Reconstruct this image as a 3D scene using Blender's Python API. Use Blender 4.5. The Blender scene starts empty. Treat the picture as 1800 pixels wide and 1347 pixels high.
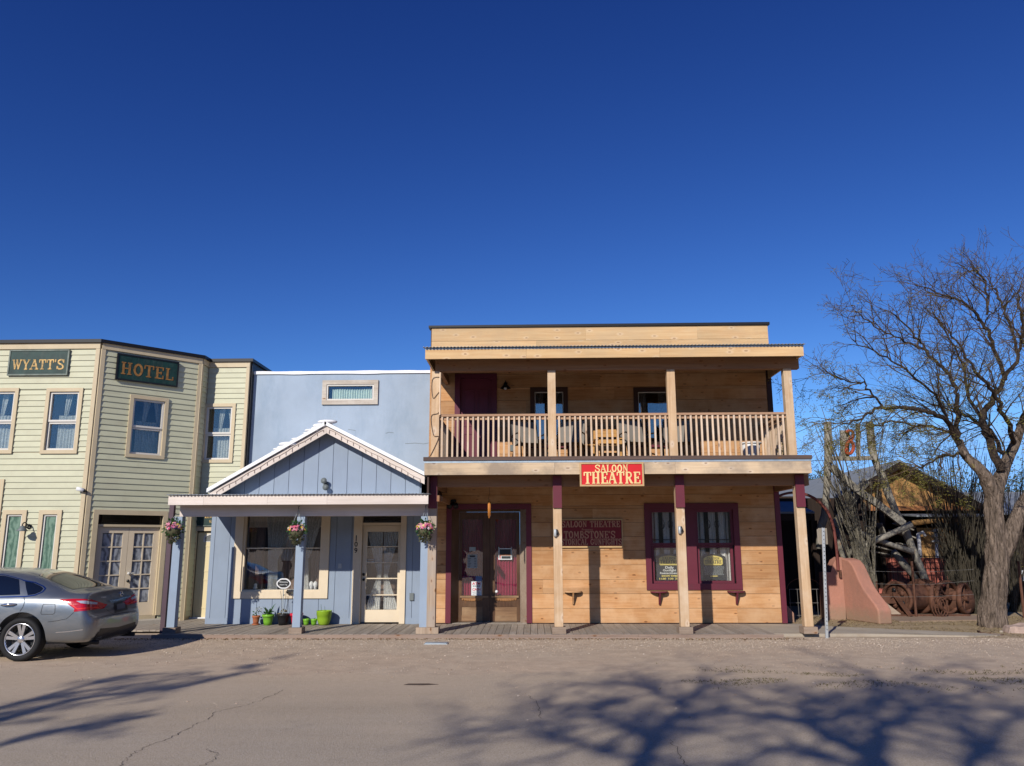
import bpy, bmesh, math, random
from mathutils import Vector, Matrix, noise
from mathutils.bvhtree import BVHTree
from mathutils.geometry import delaunay_2d_cdt
R = math.radians
sc = bpy.context.scene
C = sc.collection
rnd = random.Random(7)

# ------------------------------------------------------------------ camera
FOC, PITCH, YAW, ROLL, CAMZ = 1410.0, R(11.3), R(1.4), R(0.17), 1.75   # FOC in pixels of the 1800 px wide photograph
_cp, _sp, _cy, _sy = math.cos(PITCH), math.sin(PITCH), math.cos(YAW), math.sin(YAW)
FW = Vector((-_sy * _cp, _cy * _cp, _sp))
RT0 = Vector((_cy, _sy, 0))
UP0 = Vector((_sy * _sp, -_cy * _sp, _cp))
RT = RT0 * math.cos(ROLL) - UP0 * math.sin(ROLL)
UP = RT0 * math.sin(ROLL) + UP0 * math.cos(ROLL)
cam_d = bpy.data.cameras.new('camera')
cam_d.sensor_width = 36
cam_d.lens = 36 * FOC / 1800
cam_d.clip_start = 0.1
cam_d.clip_end = 2000
cam = bpy.data.objects.new('camera', cam_d)
C.objects.link(cam)
cam.matrix_world = Matrix.Translation((0, 0, CAMZ)) @ Matrix((RT, UP, -FW)).transposed().to_4x4()
sc.camera = cam
# ------------------------------------------------------------------ light
SUN_EL, SUN_AZ = R(28.5), R(24.0)     # the sun stands behind the camera, to the left
TO_SUN = Vector((-math.sin(SUN_AZ) * math.cos(SUN_EL), -math.cos(SUN_AZ) * math.cos(SUN_EL), math.sin(SUN_EL)))
world = bpy.data.worlds.new('World')
sc.world = world
world.use_nodes = True
wn = world.node_tree
wn.nodes.clear()
sky = wn.nodes.new('ShaderNodeTexSky')
sky.sky_type = 'NISHITA'
sky.sun_disc = False
sky.sun_elevation = SUN_EL
sky.sun_rotation = R(180) + SUN_AZ
sky.altitude = 1500
sky.air_density = 1.0
sky.dust_density = 0.0
sky.ozone_density = 2.0
bg = wn.nodes.new('ShaderNodeBackground')
bg.inputs['Strength'].default_value = 0.05
wo = wn.nodes.new('ShaderNodeOutputWorld')
# one even colour grade over the whole dome: the deep polarised blue of a clear desert winter sky
sx = wn.nodes.new('ShaderNodeSeparateColor'); cx = wn.nodes.new('ShaderNodeCombineColor')
wn.links.new(sky.outputs[0], sx.inputs[0])
for i, (pw, ml, top_) in enumerate(((1.8, .42, 4.5), (1.62, .65, 6.6), (1.28, 1.58, 9.2))):   # top_: the camera's clipping point
    p_ = wn.nodes.new('ShaderNodeMath'); p_.operation = 'POWER'; p_.inputs[1].default_value = pw
    q_ = wn.nodes.new('ShaderNodeMath'); q_.operation = 'MULTIPLY'; q_.inputs[1].default_value = ml
    c_ = wn.nodes.new('ShaderNodeMath'); c_.operation = 'MINIMUM'; c_.inputs[1].default_value = top_
    wn.links.new(sx.outputs[i], c_.inputs[0]); wn.links.new(c_.outputs[0], p_.inputs[0]); wn.links.new(p_.outputs[0], q_.inputs[0]); wn.links.new(q_.outputs[0], cx.inputs[i])
wn.links.new(cx.outputs[0], bg.inputs[0])
wn.links.new(bg.outputs[0], wo.inputs[0])
sun_d = bpy.data.lights.new('sun', 'SUN')
sun_d.energy = 5.0
sun_d.angle = R(0.53)
sun_d.color = (1.0, 0.94, 0.85)
sun = bpy.data.objects.new('sun', sun_d)
C.objects.link(sun)
sun.rotation_euler = (-TO_SUN).to_track_quat('-Z', 'Y').to_euler()
sun.location = (-8, -18, 16)
vs = sc.view_settings
vs.view_transform = 'Standard'
vs.look = 'None'
vs.exposure = -0.23
vs.gamma = 1.0
vs.use_curve_mapping = False
sc.cycles.max_bounces = 8
sc.cycles.diffuse_bounces = 1
sc.cycles.transparent_max_bounces = 16

# ------------------------------------------------------------------ measuring helpers (pixel of the photograph -> place)
def ray(px, py):
    return FW + RT * ((px - 900) / FOC) - UP * ((py - 673.5) / FOC)
def P(px, py, Y):
    d = ray(px, py); t = Y / d.y
    return Vector((d.x * t, Y, CAMZ + d.z * t))
def G(px, py, z=0.0):
    d = ray(px, py); t = (z - CAMZ) / d.z
    return Vector((d.x * t, d.y * t, z))

class Frame:
    """a vertical wall plane: s runs along it, d outwards, z up"""
    def __init__(s, x, y, deg=0.0):
        a = R(deg); s.o = Vector((x, y, 0)); s.u = Vector((math.cos(a), math.sin(a), 0)); s.n = Vector((math.sin(a), -math.cos(a), 0))
    def p(s, a, d, z):
        return s.o + s.u * a + s.n * d + Vector((0, 0, z))
    def on(s, px, py, d=0.0):
        r = ray(px, py); o = s.o + s.n * d
        t = (o - Vector((0, 0, CAMZ))).dot(s.n) / r.dot(s.n)
        q = Vector((0, 0, CAMZ)) + r * t
        return (q - s.o).dot(s.u), q.z
    def rect(s, xl, yt, xr, yb, d=0.0):
        xm, ym = (xl + xr) / 2, (yt + yb) / 2
        return s.on(xl, ym, d)[0], s.on(xr, ym, d)[0], s.on(xm, yb, d)[1], s.on(xm, yt, d)[1]

# ------------------------------------------------------------------ mesh builder
ORG = {}
class MB:
    def __init__(s): s.v = []; s.f = []; s.m = []
    def add(s, vs_, fs, mi=0):
        k = len(s.v); s.v += [Vector(q) for q in vs_]
        s.f += [tuple(i + k for i in f) for f in fs]; s.m += [mi] * len(fs)
        return s
    def hexa(s, q, mi=0):   # q: 4 bottom (ccw from above), 4 top
        return s.add(q, [(3, 2, 1, 0), (4, 5, 6, 7), (0, 1, 5, 4), (1, 2, 6, 5), (2, 3, 7, 6), (3, 0, 4, 7)], mi)
    def box(s, x0, x1, y0, y1, z0, z1, mi=0):
        return s.hexa([(x0, y0, z0), (x1, y0, z0), (x1, y1, z0), (x0, y1, z0), (x0, y0, z1), (x1, y0, z1), (x1, y1, z1), (x0, y1, z1)], mi)
    def fbox(s, fr, s0, s1, d0, d1, z0, z1, mi=0):
        return s.hexa([fr.p(s0, d1, z0), fr.p(s1, d1, z0), fr.p(s1, d0, z0), fr.p(s0, d0, z0), fr.p(s0, d1, z1), fr.p(s1, d1, z1), fr.p(s1, d0, z1), fr.p(s0, d0, z1)], mi)
    def ring(s, fr, s0, s1, z0, z1, w, d0, d1, wb=None, wt=None):   # rectangular frame, boards butted
        wb = w if wb is None else wb; wt = w if wt is None else wt
        s.fbox(fr, s0, s1, d0, d1, z1 - wt, z1); s.fbox(fr, s0, s1, d0, d1, z0, z0 + wb)
        s.fbox(fr, s0, s0 + w, d0, d1, z0 + wb, z1 - wt); s.fbox(fr, s1 - w, s1, d0, d1, z0 + wb, z1 - wt)
        return s
    def beam(s, a, b, w, h, up=(0, 0, 1), mi=0):   # square timber from a to b
        a, b = Vector(a), Vector(b); t = (b - a).normalized(); up = Vector(up)
        if abs(t.dot(up)) > 0.98: up = Vector((0, 1, 0))
        x = t.cross(up).normalized() * (w / 2); y = x.cross(t).normalized() * (h / 2)
        return s.hexa([a - x - y, a + x - y, a + x + y, a - x + y, b - x - y, b + x - y, b + x + y, b - x + y], mi)
    def tube(s, pts, rad, n=6, cap=True, mi=0):
        pts = [Vector(q) for q in pts]
        if not hasattr(rad, '__len__'): rad = [rad] * len(pts)
        t0 = (pts[1] - pts[0]).normalized()
        x = t0.orthogonal().normalized(); k = len(s.v)
        for i, q in enumerate(pts):
            t = (pts[min(i + 1, len(pts) - 1)] - pts[max(i - 1, 0)])
            t = t.normalized() if t.length > 1e-9 else t0
            x = (x - t * x.dot(t)); x = x.normalized() if x.length > 1e-6 else t.orthogonal().normalized()
            y = t.cross(x)
            for j in range(n):
                a = 2 * math.pi * j / n
                s.v.append(q + (x * math.cos(a) + y * math.sin(a)) * rad[i])
        for i in range(len(pts) - 1):
            for j in range(n):
                j2 = (j + 1) % n
                s.f.append((k + i * n + j, k + i * n + j2, k + (i + 1) * n + j2, k + (i + 1) * n + j)); s.m.append(mi)
        if cap:
            s.f.append(tuple(k + j for j in reversed(range(n)))); s.f.append(tuple(k + (len(pts) - 1) * n + j for j in range(n))); s.m += [mi, mi]
        return s
    def lathe(s, prof, c=(0, 0, 0), axis='z', n=20, mi=0, closed=False):
        k = len(s.v); c = Vector(c)
        for r_, h in prof:
            for j in range(n):
                a = 2 * math.pi * j / n; u, w = r_ * math.cos(a), r_ * math.sin(a)
                s.v.append(c + (Vector((u, w, h)) if axis == 'z' else Vector((u, h, w)) if axis == 'y' else Vector((h, u, w))))
        m = len(prof)
        for i in range(m if closed else m - 1):
            i2 = (i + 1) % m
            for j in range(n):
                j2 = (j + 1) % n
                s.f.append((k + i * n + j, k + i * n + j2, k + i2 * n + j2, k + i2 * n + j)); s.m.append(mi)
        return s
    def prism(s, poly, ext, mi=0):   # planar polygon (3d points) pushed by the vector ext
        n = len(poly); poly = [Vector(q) for q in poly]; ext = Vector(ext); k = len(s.v)
        s.v += poly + [q + ext for q in poly]
        s.f.append(tuple(k + i for i in range(n))); s.f.append(tuple(k + n + i for i in reversed(range(n))))
        for i in range(n):
            j = (i + 1) % n; s.f.append((k + j, k + i, k + n + i, k + n + j))
        s.m += [mi] * (n + 2)
        return s
    def ball(s, c, r, n=8, sq=(1, 1, 1), mi=0):
        m = max(4, n // 2); prof = [(r * math.sin(math.pi * i / m), -r * math.cos(math.pi * i / m)) for i in range(m + 1)]
        k = len(s.v); s.lathe([(max(a, r * .02), h) for a, h in prof], (0, 0, 0), 'z', n, mi)
        for i in range(k, len(s.v)): v = s.v[i]; s.v[i] = Vector(c) + Vector((v.x * sq[0], v.y * sq[1], v.z * sq[2]))
        return s

def _props(o, label, cat, group, kind):
    if label: o['label'] = label
    if cat: o['category'] = cat
    if group: o['group'] = group
    if kind: o['kind'] = kind
def thing(name, label, cat, loc, group=None, rz=0.0, model=False):
    """an Empty at the thing's base; model=True: its parts are modelled round (0,0,0)"""
    o = bpy.data.objects.new(name, None); C.objects.link(o)
    o.location = loc; o.rotation_euler = (0, 0, rz); o.empty_display_size = .2
    _props(o, label, cat, group, None)
    ORG[o.name] = Vector((0, 0, 0)) if model else Vector(loc)
    return o
def make(name, mb, mat, parent=None, smooth=False, label=None, cat=None, group=None, kind=None, auto=None):
    vs_ = mb.v
    lo = Vector((min(v[i] for v in vs_) for i in range(3))); hi = Vector((max(v[i] for v in vs_) for i in range(3)))
    c = (lo + hi) / 2
    if parent is None: c.z = lo.z
    me = bpy.data.meshes.new(name)
    me.from_pydata([tuple(v - c) for v in vs_], [], mb.f)
    mats = mat if isinstance(mat, (list, tuple)) else [mat]
    for m in mats: me.materials.append(m)
    if len(mats) > 1: me.polygons.foreach_set('material_index', mb.m)
    if smooth: me.polygons.foreach_set('use_smooth', [True] * len(me.polygons))
    me.update()
    o = bpy.data.objects.new(name, me); C.objects.link(o)
    if parent is not None:
        o.parent = parent; o.location = c - ORG[parent.name]
    else: o.location = c
    ORG[o.name] = c
    _props(o, label, cat, group, kind)
    if auto:
        md = o.modifiers.new('edge', 'BEVEL'); md.width = auto; md.segments = 2; md.limit_method = 'ANGLE'
    return o
def copy_tree(o, parent=None):
    c = o.copy(); C.objects.link(c); c.parent = parent
    ORG[c.name] = ORG.get(o.name, Vector())
    for ch in list(o.children): copy_tree(ch, c)
    return c

def cut(r, holes, horizontal=True):
    """pieces of the rectangle r=(s0,s1,z0,z1) that stay outside the holes"""
    s0, s1, z0, z1 = r
    hs = [h for h in holes if h[0] < s1 - 1e-4 and h[1] > s0 + 1e-4 and h[2] < z1 - 1e-4 and h[3] > z0 + 1e-4]
    if not hs: return [r]
    out = []
    if horizontal:
        e = sorted({z0, z1} | {z for h in hs for z in (h[2], h[3]) if z0 < z < z1})
        for a, b in zip(e, e[1:]):
            cur = s0
            for h in sorted(h for h in hs if h[2] < b - 1e-5 and h[3] > a + 1e-5):
                if h[0] > cur + 1e-4: out.append((cur, h[0], a, b))
                cur = max(cur, h[1])
            if cur < s1 - 1e-4: out.append((cur, s1, a, b))
    else:
        e = sorted({s0, s1} | {q for h in hs for q in (h[0], h[1]) if s0 < q < s1})
        for a, b in zip(e, e[1:]):
            cur = z0
            for h in sorted((h for h in hs if h[0] < b - 1e-5 and h[1] > a + 1e-5), key=lambda h: h[2]):
                if h[2] > cur + 1e-4: out.append((a, b, cur, h[2]))
                cur = max(cur, h[3])
            if cur < z1 - 1e-4: out.append((a, b, cur, z1))
    return [q for q in out if q[1] - q[0] > .012 and q[3] - q[2] > .012]

# ------------------------------------------------------------------ materials
def srgb(r, g, b):
    f = lambda c: (c / 255) / 12.92 if c <= 10 else ((c / 255 + .055) / 1.055) ** 2.4
    return (f(r), f(g), f(b))
class NT:
    def __init__(s, name):
        s.mat = bpy.data.materials.new(name); s.mat.use_nodes = True; s.t = s.mat.node_tree
        s.b = s.t.nodes['Principled BSDF']; s.out = s.t.nodes['Material Output']
    def n(s, ty, ins=None, **kw):
        q = s.t.nodes.new('ShaderNode' + ty)
        for k, v in kw.items(): setattr(q, k, v)
        for k, v in (ins or {}).items(): s.set(q, k, v)
        return q
    def set(s, q, k, v):
        i = q.inputs[k]
        if hasattr(v, 'links') or isinstance(v, bpy.types.NodeSocket): s.t.links.new(v, i)
        elif isinstance(v, tuple) and len(v) == 3 and i.type == 'RGBA': i.default_value = (*v, 1)
        else: i.default_value = v
    def coords(s, scale=(1, 1, 1), rand=True, world=False):
        if world: src = s.n('NewGeometry').outputs['Position']
        else: src = s.n('TexCoord').outputs['Object']
        if rand and not world:
            oi = s.n('ObjectInfo').outputs['Random']
            mu = s.n('Math', {0: oi, 1: 91.7}, operation='MULTIPLY').outputs[0]
            src = s.n('VectorMath', {0: src, 1: mu}, operation='ADD').outputs[0]
        return s.n('Mapping', {'Vector': src, 'Scale': scale}).outputs[0]
    def noise(s, vec, scale, detail=3, rough=.55, dist=0.0):
        return s.n('TexNoise', {'Vector': vec, 'Scale': scale, 'Detail': detail, 'Roughness': rough, 'Distortion': dist}).outputs[0]
    def ramp(s, fac, stops, interp='LINEAR'):
        q = s.n('ValToRGB', {'Fac': fac}); cr = q.color_ramp; cr.interpolation = interp
        while len(cr.elements) < len(stops): cr.elements.new(.5)
        for e, (p, c) in zip(cr.elements, stops): e.position = p; e.color = (*c, 1) if not isinstance(c, float) else (c, c, c, 1)
        return q.outputs[0]
    def mix(s, fac, a, b, mode='MIX'):
        q = s.n('Mix', data_type='RGBA', blend_type=mode); q.clamp_factor = True
        for k, v in ((0, fac), (6, a), (7, b)):
            if isinstance(v, tuple): q.inputs[k].default_value = (*v, 1)
            elif isinstance(v, (int, float)): q.inputs[k].default_value = v
            else: s.t.links.new(v, q.inputs[k])
        return q.outputs[2]
    def math(s, op, a, b=0.0):
        return s.n('Math', {0: a, 1: b}, operation=op).outputs[0]
    def bump(s, h, strength=.3, dist=.01):
        q = s.n('Bump', {'Height': h, 'Strength': strength, 'Distance': dist}); s.t.links.new(q.outputs[0], s.b.inputs['Normal'])
    def fin(s, col=None, rough=None, metal=None, spec=None):
        if col is not None: s.set(s.b, 'Base Color', col)
        if rough is not None: s.set(s.b, 'Roughness', rough)
        if metal is not None: s.set(s.b, 'Metallic', metal)
        if spec is not None: s.set(s.b, 'Specular IOR Level', spec)
        return s.mat

def wood(name, light, dark, axis='x', knots=.0, vary=.22, weather=None, wamt=.0, rough=.75, knotcol=(.17, .075, .03), halocol=None):
    m = NT(name); k = {'x': 0, 'y': 1, 'z': 2}[axis]
    sc1 = [14.0] * 3; sc1[k] = .7
    v = m.coords(tuple(sc1)); g = m.noise(v, 1.6, 5, .6, .6)
    big = [2.2] * 3; big[k] = .5
    g2 = m.noise(m.coords(tuple(big)), 1.0, 3)
    col = m.ramp(g, [(.3, dark), (.62, light)])
    col = m.mix(m.ramp(g2, [(.35, 0.0), (.7, .5)]), col, tuple(c * .62 for c in light))
    hgt = g
    if knots:
        ks = [5.6] * 3; ks[k] = 2.6
        sp_ = m.n('SeparateXYZ', {0: m.coords(tuple(ks))}).outputs
        vo = m.n('TexVoronoi', {'Vector': m.n('CombineXYZ', {0: sp_[0], 1: sp_[1 if axis == 'y' else 2]}).outputs[0], 'Scale': 1.0, 'Randomness': 1.0}, voronoi_dimensions='2D')
        d = m.math('ADD', vo.outputs['Distance'], m.math('MULTIPLY', m.math('SUBTRACT', g, .5), .22))
        keep = m.math('GREATER_THAN', m.n('SeparateColor', {0: vo.outputs['Color']}).outputs[0], 1 - knots)
        halo = m.math('MULTIPLY', m.ramp(d, [(.06, 1.0), (.26, 0.0)]), keep)
        col = m.mix(m.math('MULTIPLY', halo, .42), col, halocol or tuple(c * q for c, q in zip(light, (1.0, .8, .62))))
        core = m.math('MULTIPLY', m.ramp(d, [(.05, 1.0), (.11, 0.0)]), keep)
        col = m.mix(m.math('MULTIPLY', core, .85), col, knotcol)
    if weather:
        wv = m.noise(m.coords((1.3, 1.3, 1.3)), 1.3, 4, .65)
        col = m.mix(m.math('MULTIPLY', m.ramp(wv, [(.42, 0.0), (.66, 1.0)]), wamt), col, weather)
    r_ = m.n('ObjectInfo').outputs['Random']
    val = m.n('HueSaturation', {'Color': col, 'Value': m.n('MapRange', {0: r_, 3: 1 - vary, 4: 1 + vary * .6}).outputs[0]}).outputs[0]
    m.bump(hgt, .35, .004)
    return m.fin(val, rough, spec=.25)
def paint(name, col, rough=.6, vary=.12, dirt=None, damt=.3, scale=2.0, bump=.0, bscale=60, spec=.35, ovary=.05, metal=0.0, splash=None):
    m = NT(name)
    n1 = m.noise(m.coords(), scale, 5, .6)
    c = m.mix(m.ramp(n1, [(.3, 0.0), (.7, 1.0)]), tuple(q * (1 - vary) for q in col), tuple(min(1, q * (1 + vary)) for q in col))
    if dirt:
        n2 = m.noise(m.coords((1, 1, .35)), scale * 1.7, 6, .7)
        c = m.mix(m.math('MULTIPLY', m.ramp(n2, [(.5, 0.0), (.72, 1.0)]), damt), c, dirt)
    if ovary:
        r_ = m.n('ObjectInfo').outputs['Random']
        c = m.n('HueSaturation', {'Color': c, 'Value': m.n('MapRange', {0: r_, 3: 1 - ovary, 4: 1 + ovary}).outputs[0]}).outputs[0]
    if splash:
        xyz = m.n('SeparateXYZ', {0: m.n('NewGeometry').outputs['Position']}).outputs[2]
        n3 = m.noise(m.coords((1, 1, 1)), 5, 5, .7)
        c = m.mix(m.math('MULTIPLY', m.n('MapRange', {0: m.math('SUBTRACT', xyz, m.math('MULTIPLY', n3, .5)), 1: .12, 2: -.16}).outputs[0], .75), c, splash)
    if bump: m.bump(m.noise(m.coords(), bscale, 4, .6), bump, .01)
    return m.fin(c, rough, metal, spec)
def glass(name, tint=(.985, .99, .985), refl=1.0, dark=0.0):
    m = NT(name); t = m.t
    tr = m.n('BsdfTransparent', {'Color': tuple(c * (1 - dark) for c in tint)})
    gl = m.n('BsdfGlossy', {'Color': (1, 1, 1), 'Roughness': .012})
    w = m.noise(m.coords(), 1.7, 2)
    bp = m.n('Bump', {'Height': w, 'Strength': .12, 'Distance': .02}); t.links.new(bp.outputs[0], gl.inputs['Normal'])
    fr = m.n('Fresnel', {'IOR': 1.5})
    fac = m.math('MULTIPLY', m.math('ADD', fr.outputs[0], .04), refl)
    mx = m.n('MixShader'); t.links.new(fac, mx.inputs[0]); t.links.new(tr.outputs[0], mx.inputs[1]); t.links.new(gl.outputs[0], mx.inputs[2])
    t.links.new(mx.outputs[0], m.out.inputs[0])
    return m.mat
def cloth(name, col, lace=0.0, trans=.35, rough=.9):
    m = NT(name); t = m.t
    n1 = m.noise(m.coords(), 30, 3)
    c = m.mix(m.ramp(n1, [(.35, 0.0), (.65, 1.0)]), tuple(q * .85 for q in col), col)
    d = m.n('BsdfDiffuse'); tl = m.n('BsdfTranslucent'); t.links.new(c, d.inputs[0]); t.links.new(c, tl.inputs[0])
    mx = m.n('MixShader', {0: trans}); t.links.new(d.outputs[0], mx.inputs[1]); t.links.new(tl.outputs[0], mx.inputs[2])
    o = mx.outputs[0]
    if lace:
        vo = m.n('TexVoronoi', {'Vector': m.coords((38, 38, 38)), 'Scale': 1.0})
        f = m.math('MULTIPLY', m.ramp(vo.outputs['Distance'], [(.35, 0.0), (.5, 1.0)]), lace)
        tr = m.n('BsdfTransparent'); m2 = m.n('MixShader'); t.links.new(f, m2.inputs[0]); t.links.new(o, m2.inputs[1]); t.links.new(tr.outputs[0], m2.inputs[2]); o = m2.outputs[0]
    t.links.new(o, m.out.inputs[0])
    return m.mat

M = {}
M['siding'] = paint('green siding paint', (.545, .54, .375), .55, .08, (.40, .37, .26), .4, 1.1, .12, 90, ovary=.035)
M['tan_trim'] = paint('tan trim paint', (.58, .475, .31), .55, .06, (.38, .30, .18), .25, 2.0, .1)
M['cream_trim'] = paint('cream trim paint', (.72, .60, .43), .55, .06, (.50, .42, .32), .3, 2.0, .1)
M['black_cap'] = paint('black roof edge metal', (.012, .011, .012), .45, .1)
M['blue'] = paint('blue grey board paint', (.275, .335, .42), .7, .05, (.22, .26, .34), .3, 1.5, .15, 70, ovary=.03)
M['stucco'] = paint('blue stucco', (.345, .42, .51), .85, .12, (.25, .33, .42), .7, .7, .35, 35, ovary=0)
M['blue_post'] = paint('blue post paint', (.30, .375, .47), .6, .06, (.25, .3, .4), .3, 2, .1)
M['white_coat'] = paint('white roof coating', (.86, .87, .88), .5, .04, (.6, .6, .6), .2, 3, .5, 25, ovary=0)
M['fascia_white'] = wood('whitewashed fascia board', (.84, .74, .66), (.72, .62, .54), 'x', 0, .06, (.6, .5, .42), .25)
M['pine'] = wood('knotty pine board', (.62, .335, .15), (.46, .215, .085), 'x', .42, .17, (.68, .44, .25), .6)
M['pine_up'] = wood('pale pine parapet board', (.76, .52, .27), (.64, .38, .18), 'x', .4, .1, (.5, .38, .24), .35, knotcol=(.38, .2, .1), halocol=(.88, .74, .52))
M['fascia'] = wood('weathered pine fascia', (.72, .55, .36), (.55, .40, .26), 'x', .4, .1, (.26, .21, .17), .7, knotcol=(.3, .17, .1), halocol=(.86, .76, .62))
M['beam'] = wood('brown pine beam', (.36, .19, .095), (.26, .13, .065), 'x', .5, .1)
M['post'] = wood('pine post', (.68, .47, .28), (.50, .32, .18), 'z', .4, .1, (.74, .60, .44), .5, knotcol=(.40, .24, .13), halocol=(.88, .80, .68))
M['post_grey'] = wood('grey weathered post', (.52, .40, .29), (.34, .24, .17), 'z', .5, .08, (.36, .32, .28), .6)
M['baluster'] = wood('pine baluster', (.74, .54, .36), (.58, .39, .25), 'z', .15, .2, (.84, .76, .66), .4)
M['rail'] = wood('redwood rail', (.52, .32, .20), (.42, .24, .14), 'x', .2, .08)
M['block'] = wood('post foot block', (.36, .27, .20), (.24, .17, .125), 'x', .3, .15, (.42, .34, .27), .5)
M['deck'] = wood('weathered deck plank', (.40, .34, .275), (.27, .22, .175), 'y', .15, .16, (.42, .38, .33), .4)
M['deck_edge'] = wood('deck edge board', (.36, .26, .2), (.26, .18, .14), 'x', .2, .1, (.3, .24, .2), .5)
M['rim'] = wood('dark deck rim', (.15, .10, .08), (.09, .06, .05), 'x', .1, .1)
M['soffit'] = wood('soffit darkened for shade', (.16, .09, .055), (.10, .06, .04), 'x', .3, .1)  # darkened to deepen the shade under porch and balcony
M['maroon'] = paint('maroon paint', (.14, .022, .038), .5, .08, (.10, .03, .04), .4, 2, .08)
M['maroon_door'] = paint('maroon door paint', (.13, .022, .042), .45, .05)
M['dark_brown'] = paint('dark brown paint', (.05, .022, .015), .6, .1)
M['old_door'] = wood('dark varnished door wood', (.13, .065, .035), (.06, .028, .015), 'z', .1, .1, (.22, .13, .07), .4, .45)
M['old_kick'] = wood('worn door panel', (.32, .19, .10), (.16, .085, .045), 'x', .1, .1, (.42, .28, .16), .6, .6)
M['carved'] = paint('carved gilt wood', (.34, .16, .06), .5, .2, scale=25)
M['galv'] = paint('galvanised metal', (.46, .48, .48), .5, .12, (.35, .35, .35), .4, 12, .15, metal=.35)
M['flash'] = paint('metal flashing', (.38, .46, .52), .45, .15, (.5, .5, .5), .4, 6, .1, metal=.45)
M['corr'] = paint('corrugated roof metal', (.42, .46, .5), .4, .12, (.3, .3, .32), .4, 5, metal=.6)
M['tin'] = paint('grey tin roof', (.23, .25, .27), .75, .08, (.17, .18, .19), .4, 1.2, spec=.15)
M['pane'] = glass('window glass', refl=1.0)
M['pane_dark'] = glass('upper window glass', (.86, .88, .9), 1.6, .1)
M['pane_flat'] = glass('dark transom glass', (.4, .42, .42), 1.0, .3)
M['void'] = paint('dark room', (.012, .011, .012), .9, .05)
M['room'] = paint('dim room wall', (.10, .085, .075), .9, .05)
M['lace'] = cloth('white lace', (.92, .92, .88), .2, .15)
M['lace_dim'] = cloth('grey lace', (.55, .60, .55), .3, .12)
M['sheer'] = cloth('sheer curtain', (.84, .72, .62), .0, .15)
M['drape'] = cloth('brown drape', (.27, .19, .155), 0, .1)
M['curtain_red'] = cloth('maroon curtain', (.34, .035, .08), 0, .1)
M['curtain_white'] = cloth('off-white curtain', (.88, .86, .82), 0, .12)
M['curtain_teal'] = cloth('pale green curtain', (.66, .84, .74), .05, .12)
M['swirl'] = None
M['black'] = paint('black metal', (.012, .012, .013), .4, .1)
M['white'] = paint('white paint', (.75, .75, .75), .5, .04)
M['vinyl'] = paint('white vinyl sash', (.66, .63, .57), .45, .04)
M['sign_green'] = paint('faded green signboard', (.010, .038, .032), .5, .35, (.06, .085, .07), .5, 5, .15)
M['sign_green_rim'] = paint('worn sign rim', (.17, .2, .17), .6, .3, scale=8)
M['gold'] = paint('old gold letter', (.56, .36, .12), .45, .5, (.12, .09, .05), .9, 16)
M['gold_old'] = paint('brown gold letter', (.30, .145, .04), .5, .4, (.08, .045, .025), .8, 14)
M['sign_red'] = paint('bright red signboard', (.62, .014, .02), .5, .07, scale=4, ovary=0)
M['sign_maroon'] = paint('dark red signboard', (.21, .010, .014), .5, .08, ovary=0)
M['letter_cream'] = paint('cream carved letter', (.86, .62, .28), .5, .1, ovary=.04)
M['letter_dim'] = paint('brown carved letter', (.50, .25, .15), .5, .1)
M['sign_rim'] = paint('wooden sign rim', (.55, .36, .17), .55, .12, scale=6)
M['adobe'] = paint('salmon adobe plaster', (.43, .20, .14), .9, .10, (.29, .16, .12), .6, 1.6, .9, 14, ovary=0, splash=(.30, .21, .14))
M['adobe_red'] = paint('red adobe wall', (.46, .14, .10), .9, .1, scale=2, bump=.3)
M['rust'] = paint('rusty iron', (.115, .05, .03), .8, .35, (.06, .035, .025), .5, 7, .5, 30)
M['rust_red'] = paint('rust red paint', (.42, .07, .03), .6, .2, scale=8)
M['concrete'] = paint('pavement concrete', (.40, .345, .27), .9, .1, (.34, .26, .185), .7, 1.3, .35, 60, ovary=0)
M['step'] = paint('concrete step', (.42, .38, .32), .9, .1, (.3, .26, .2), .4, 2, .3)
M['timber'] = wood('silver grey timber', (.31, .285, .235), (.16, .145, .12), 'z', .2, .12, (.40, .37, .31), .5)
M['barn'] = wood('orange barn board', (.64, .36, .13), (.42, .21, .07), 'z', .4, .22, (.30, .18, .1), .4)
M['barn_beam'] = wood('orange barn beam', (.42, .18, .07), (.3, .12, .05), 'x', .2, .1)
M['barn_dark_shade'] = wood('dark shaded barn board', (.040, .025, .018), (.022, .014, .01), 'z', .1, .2)  # dark brown board, with the shade under the eaves put into the colour
M['bark'] = None
M['fixture'] = paint('grey light fixture', (.16, .18, .18), .5, .1)
M['paper'] = paint('paper notice', (.72, .74, .74), .7, .04, ovary=.03)
M['paper_grey'] = paint('grey paper notice', (.36, .40, .40), .7, .04)
M['ink'] = paint('dark ink', (.03, .03, .04), .7, 0)
M['ink_red'] = paint('red ink', (.55, .05, .07), .7, 0)
M['poster'] = paint('black poster board', (.028, .033, .035), .5, .15)
M['poster_yellow'] = paint('yellow poster badge', (.72, .58, .16), .5, .05)
M['ink_white'] = paint('white print', (.6, .6, .56), .6, 0)
M['mauve'] = paint('purple brown post paint', (.09, .055, .07), .6, .1)
M['number'] = paint('black house number', (.02, .02, .02), .4, 0)

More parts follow.
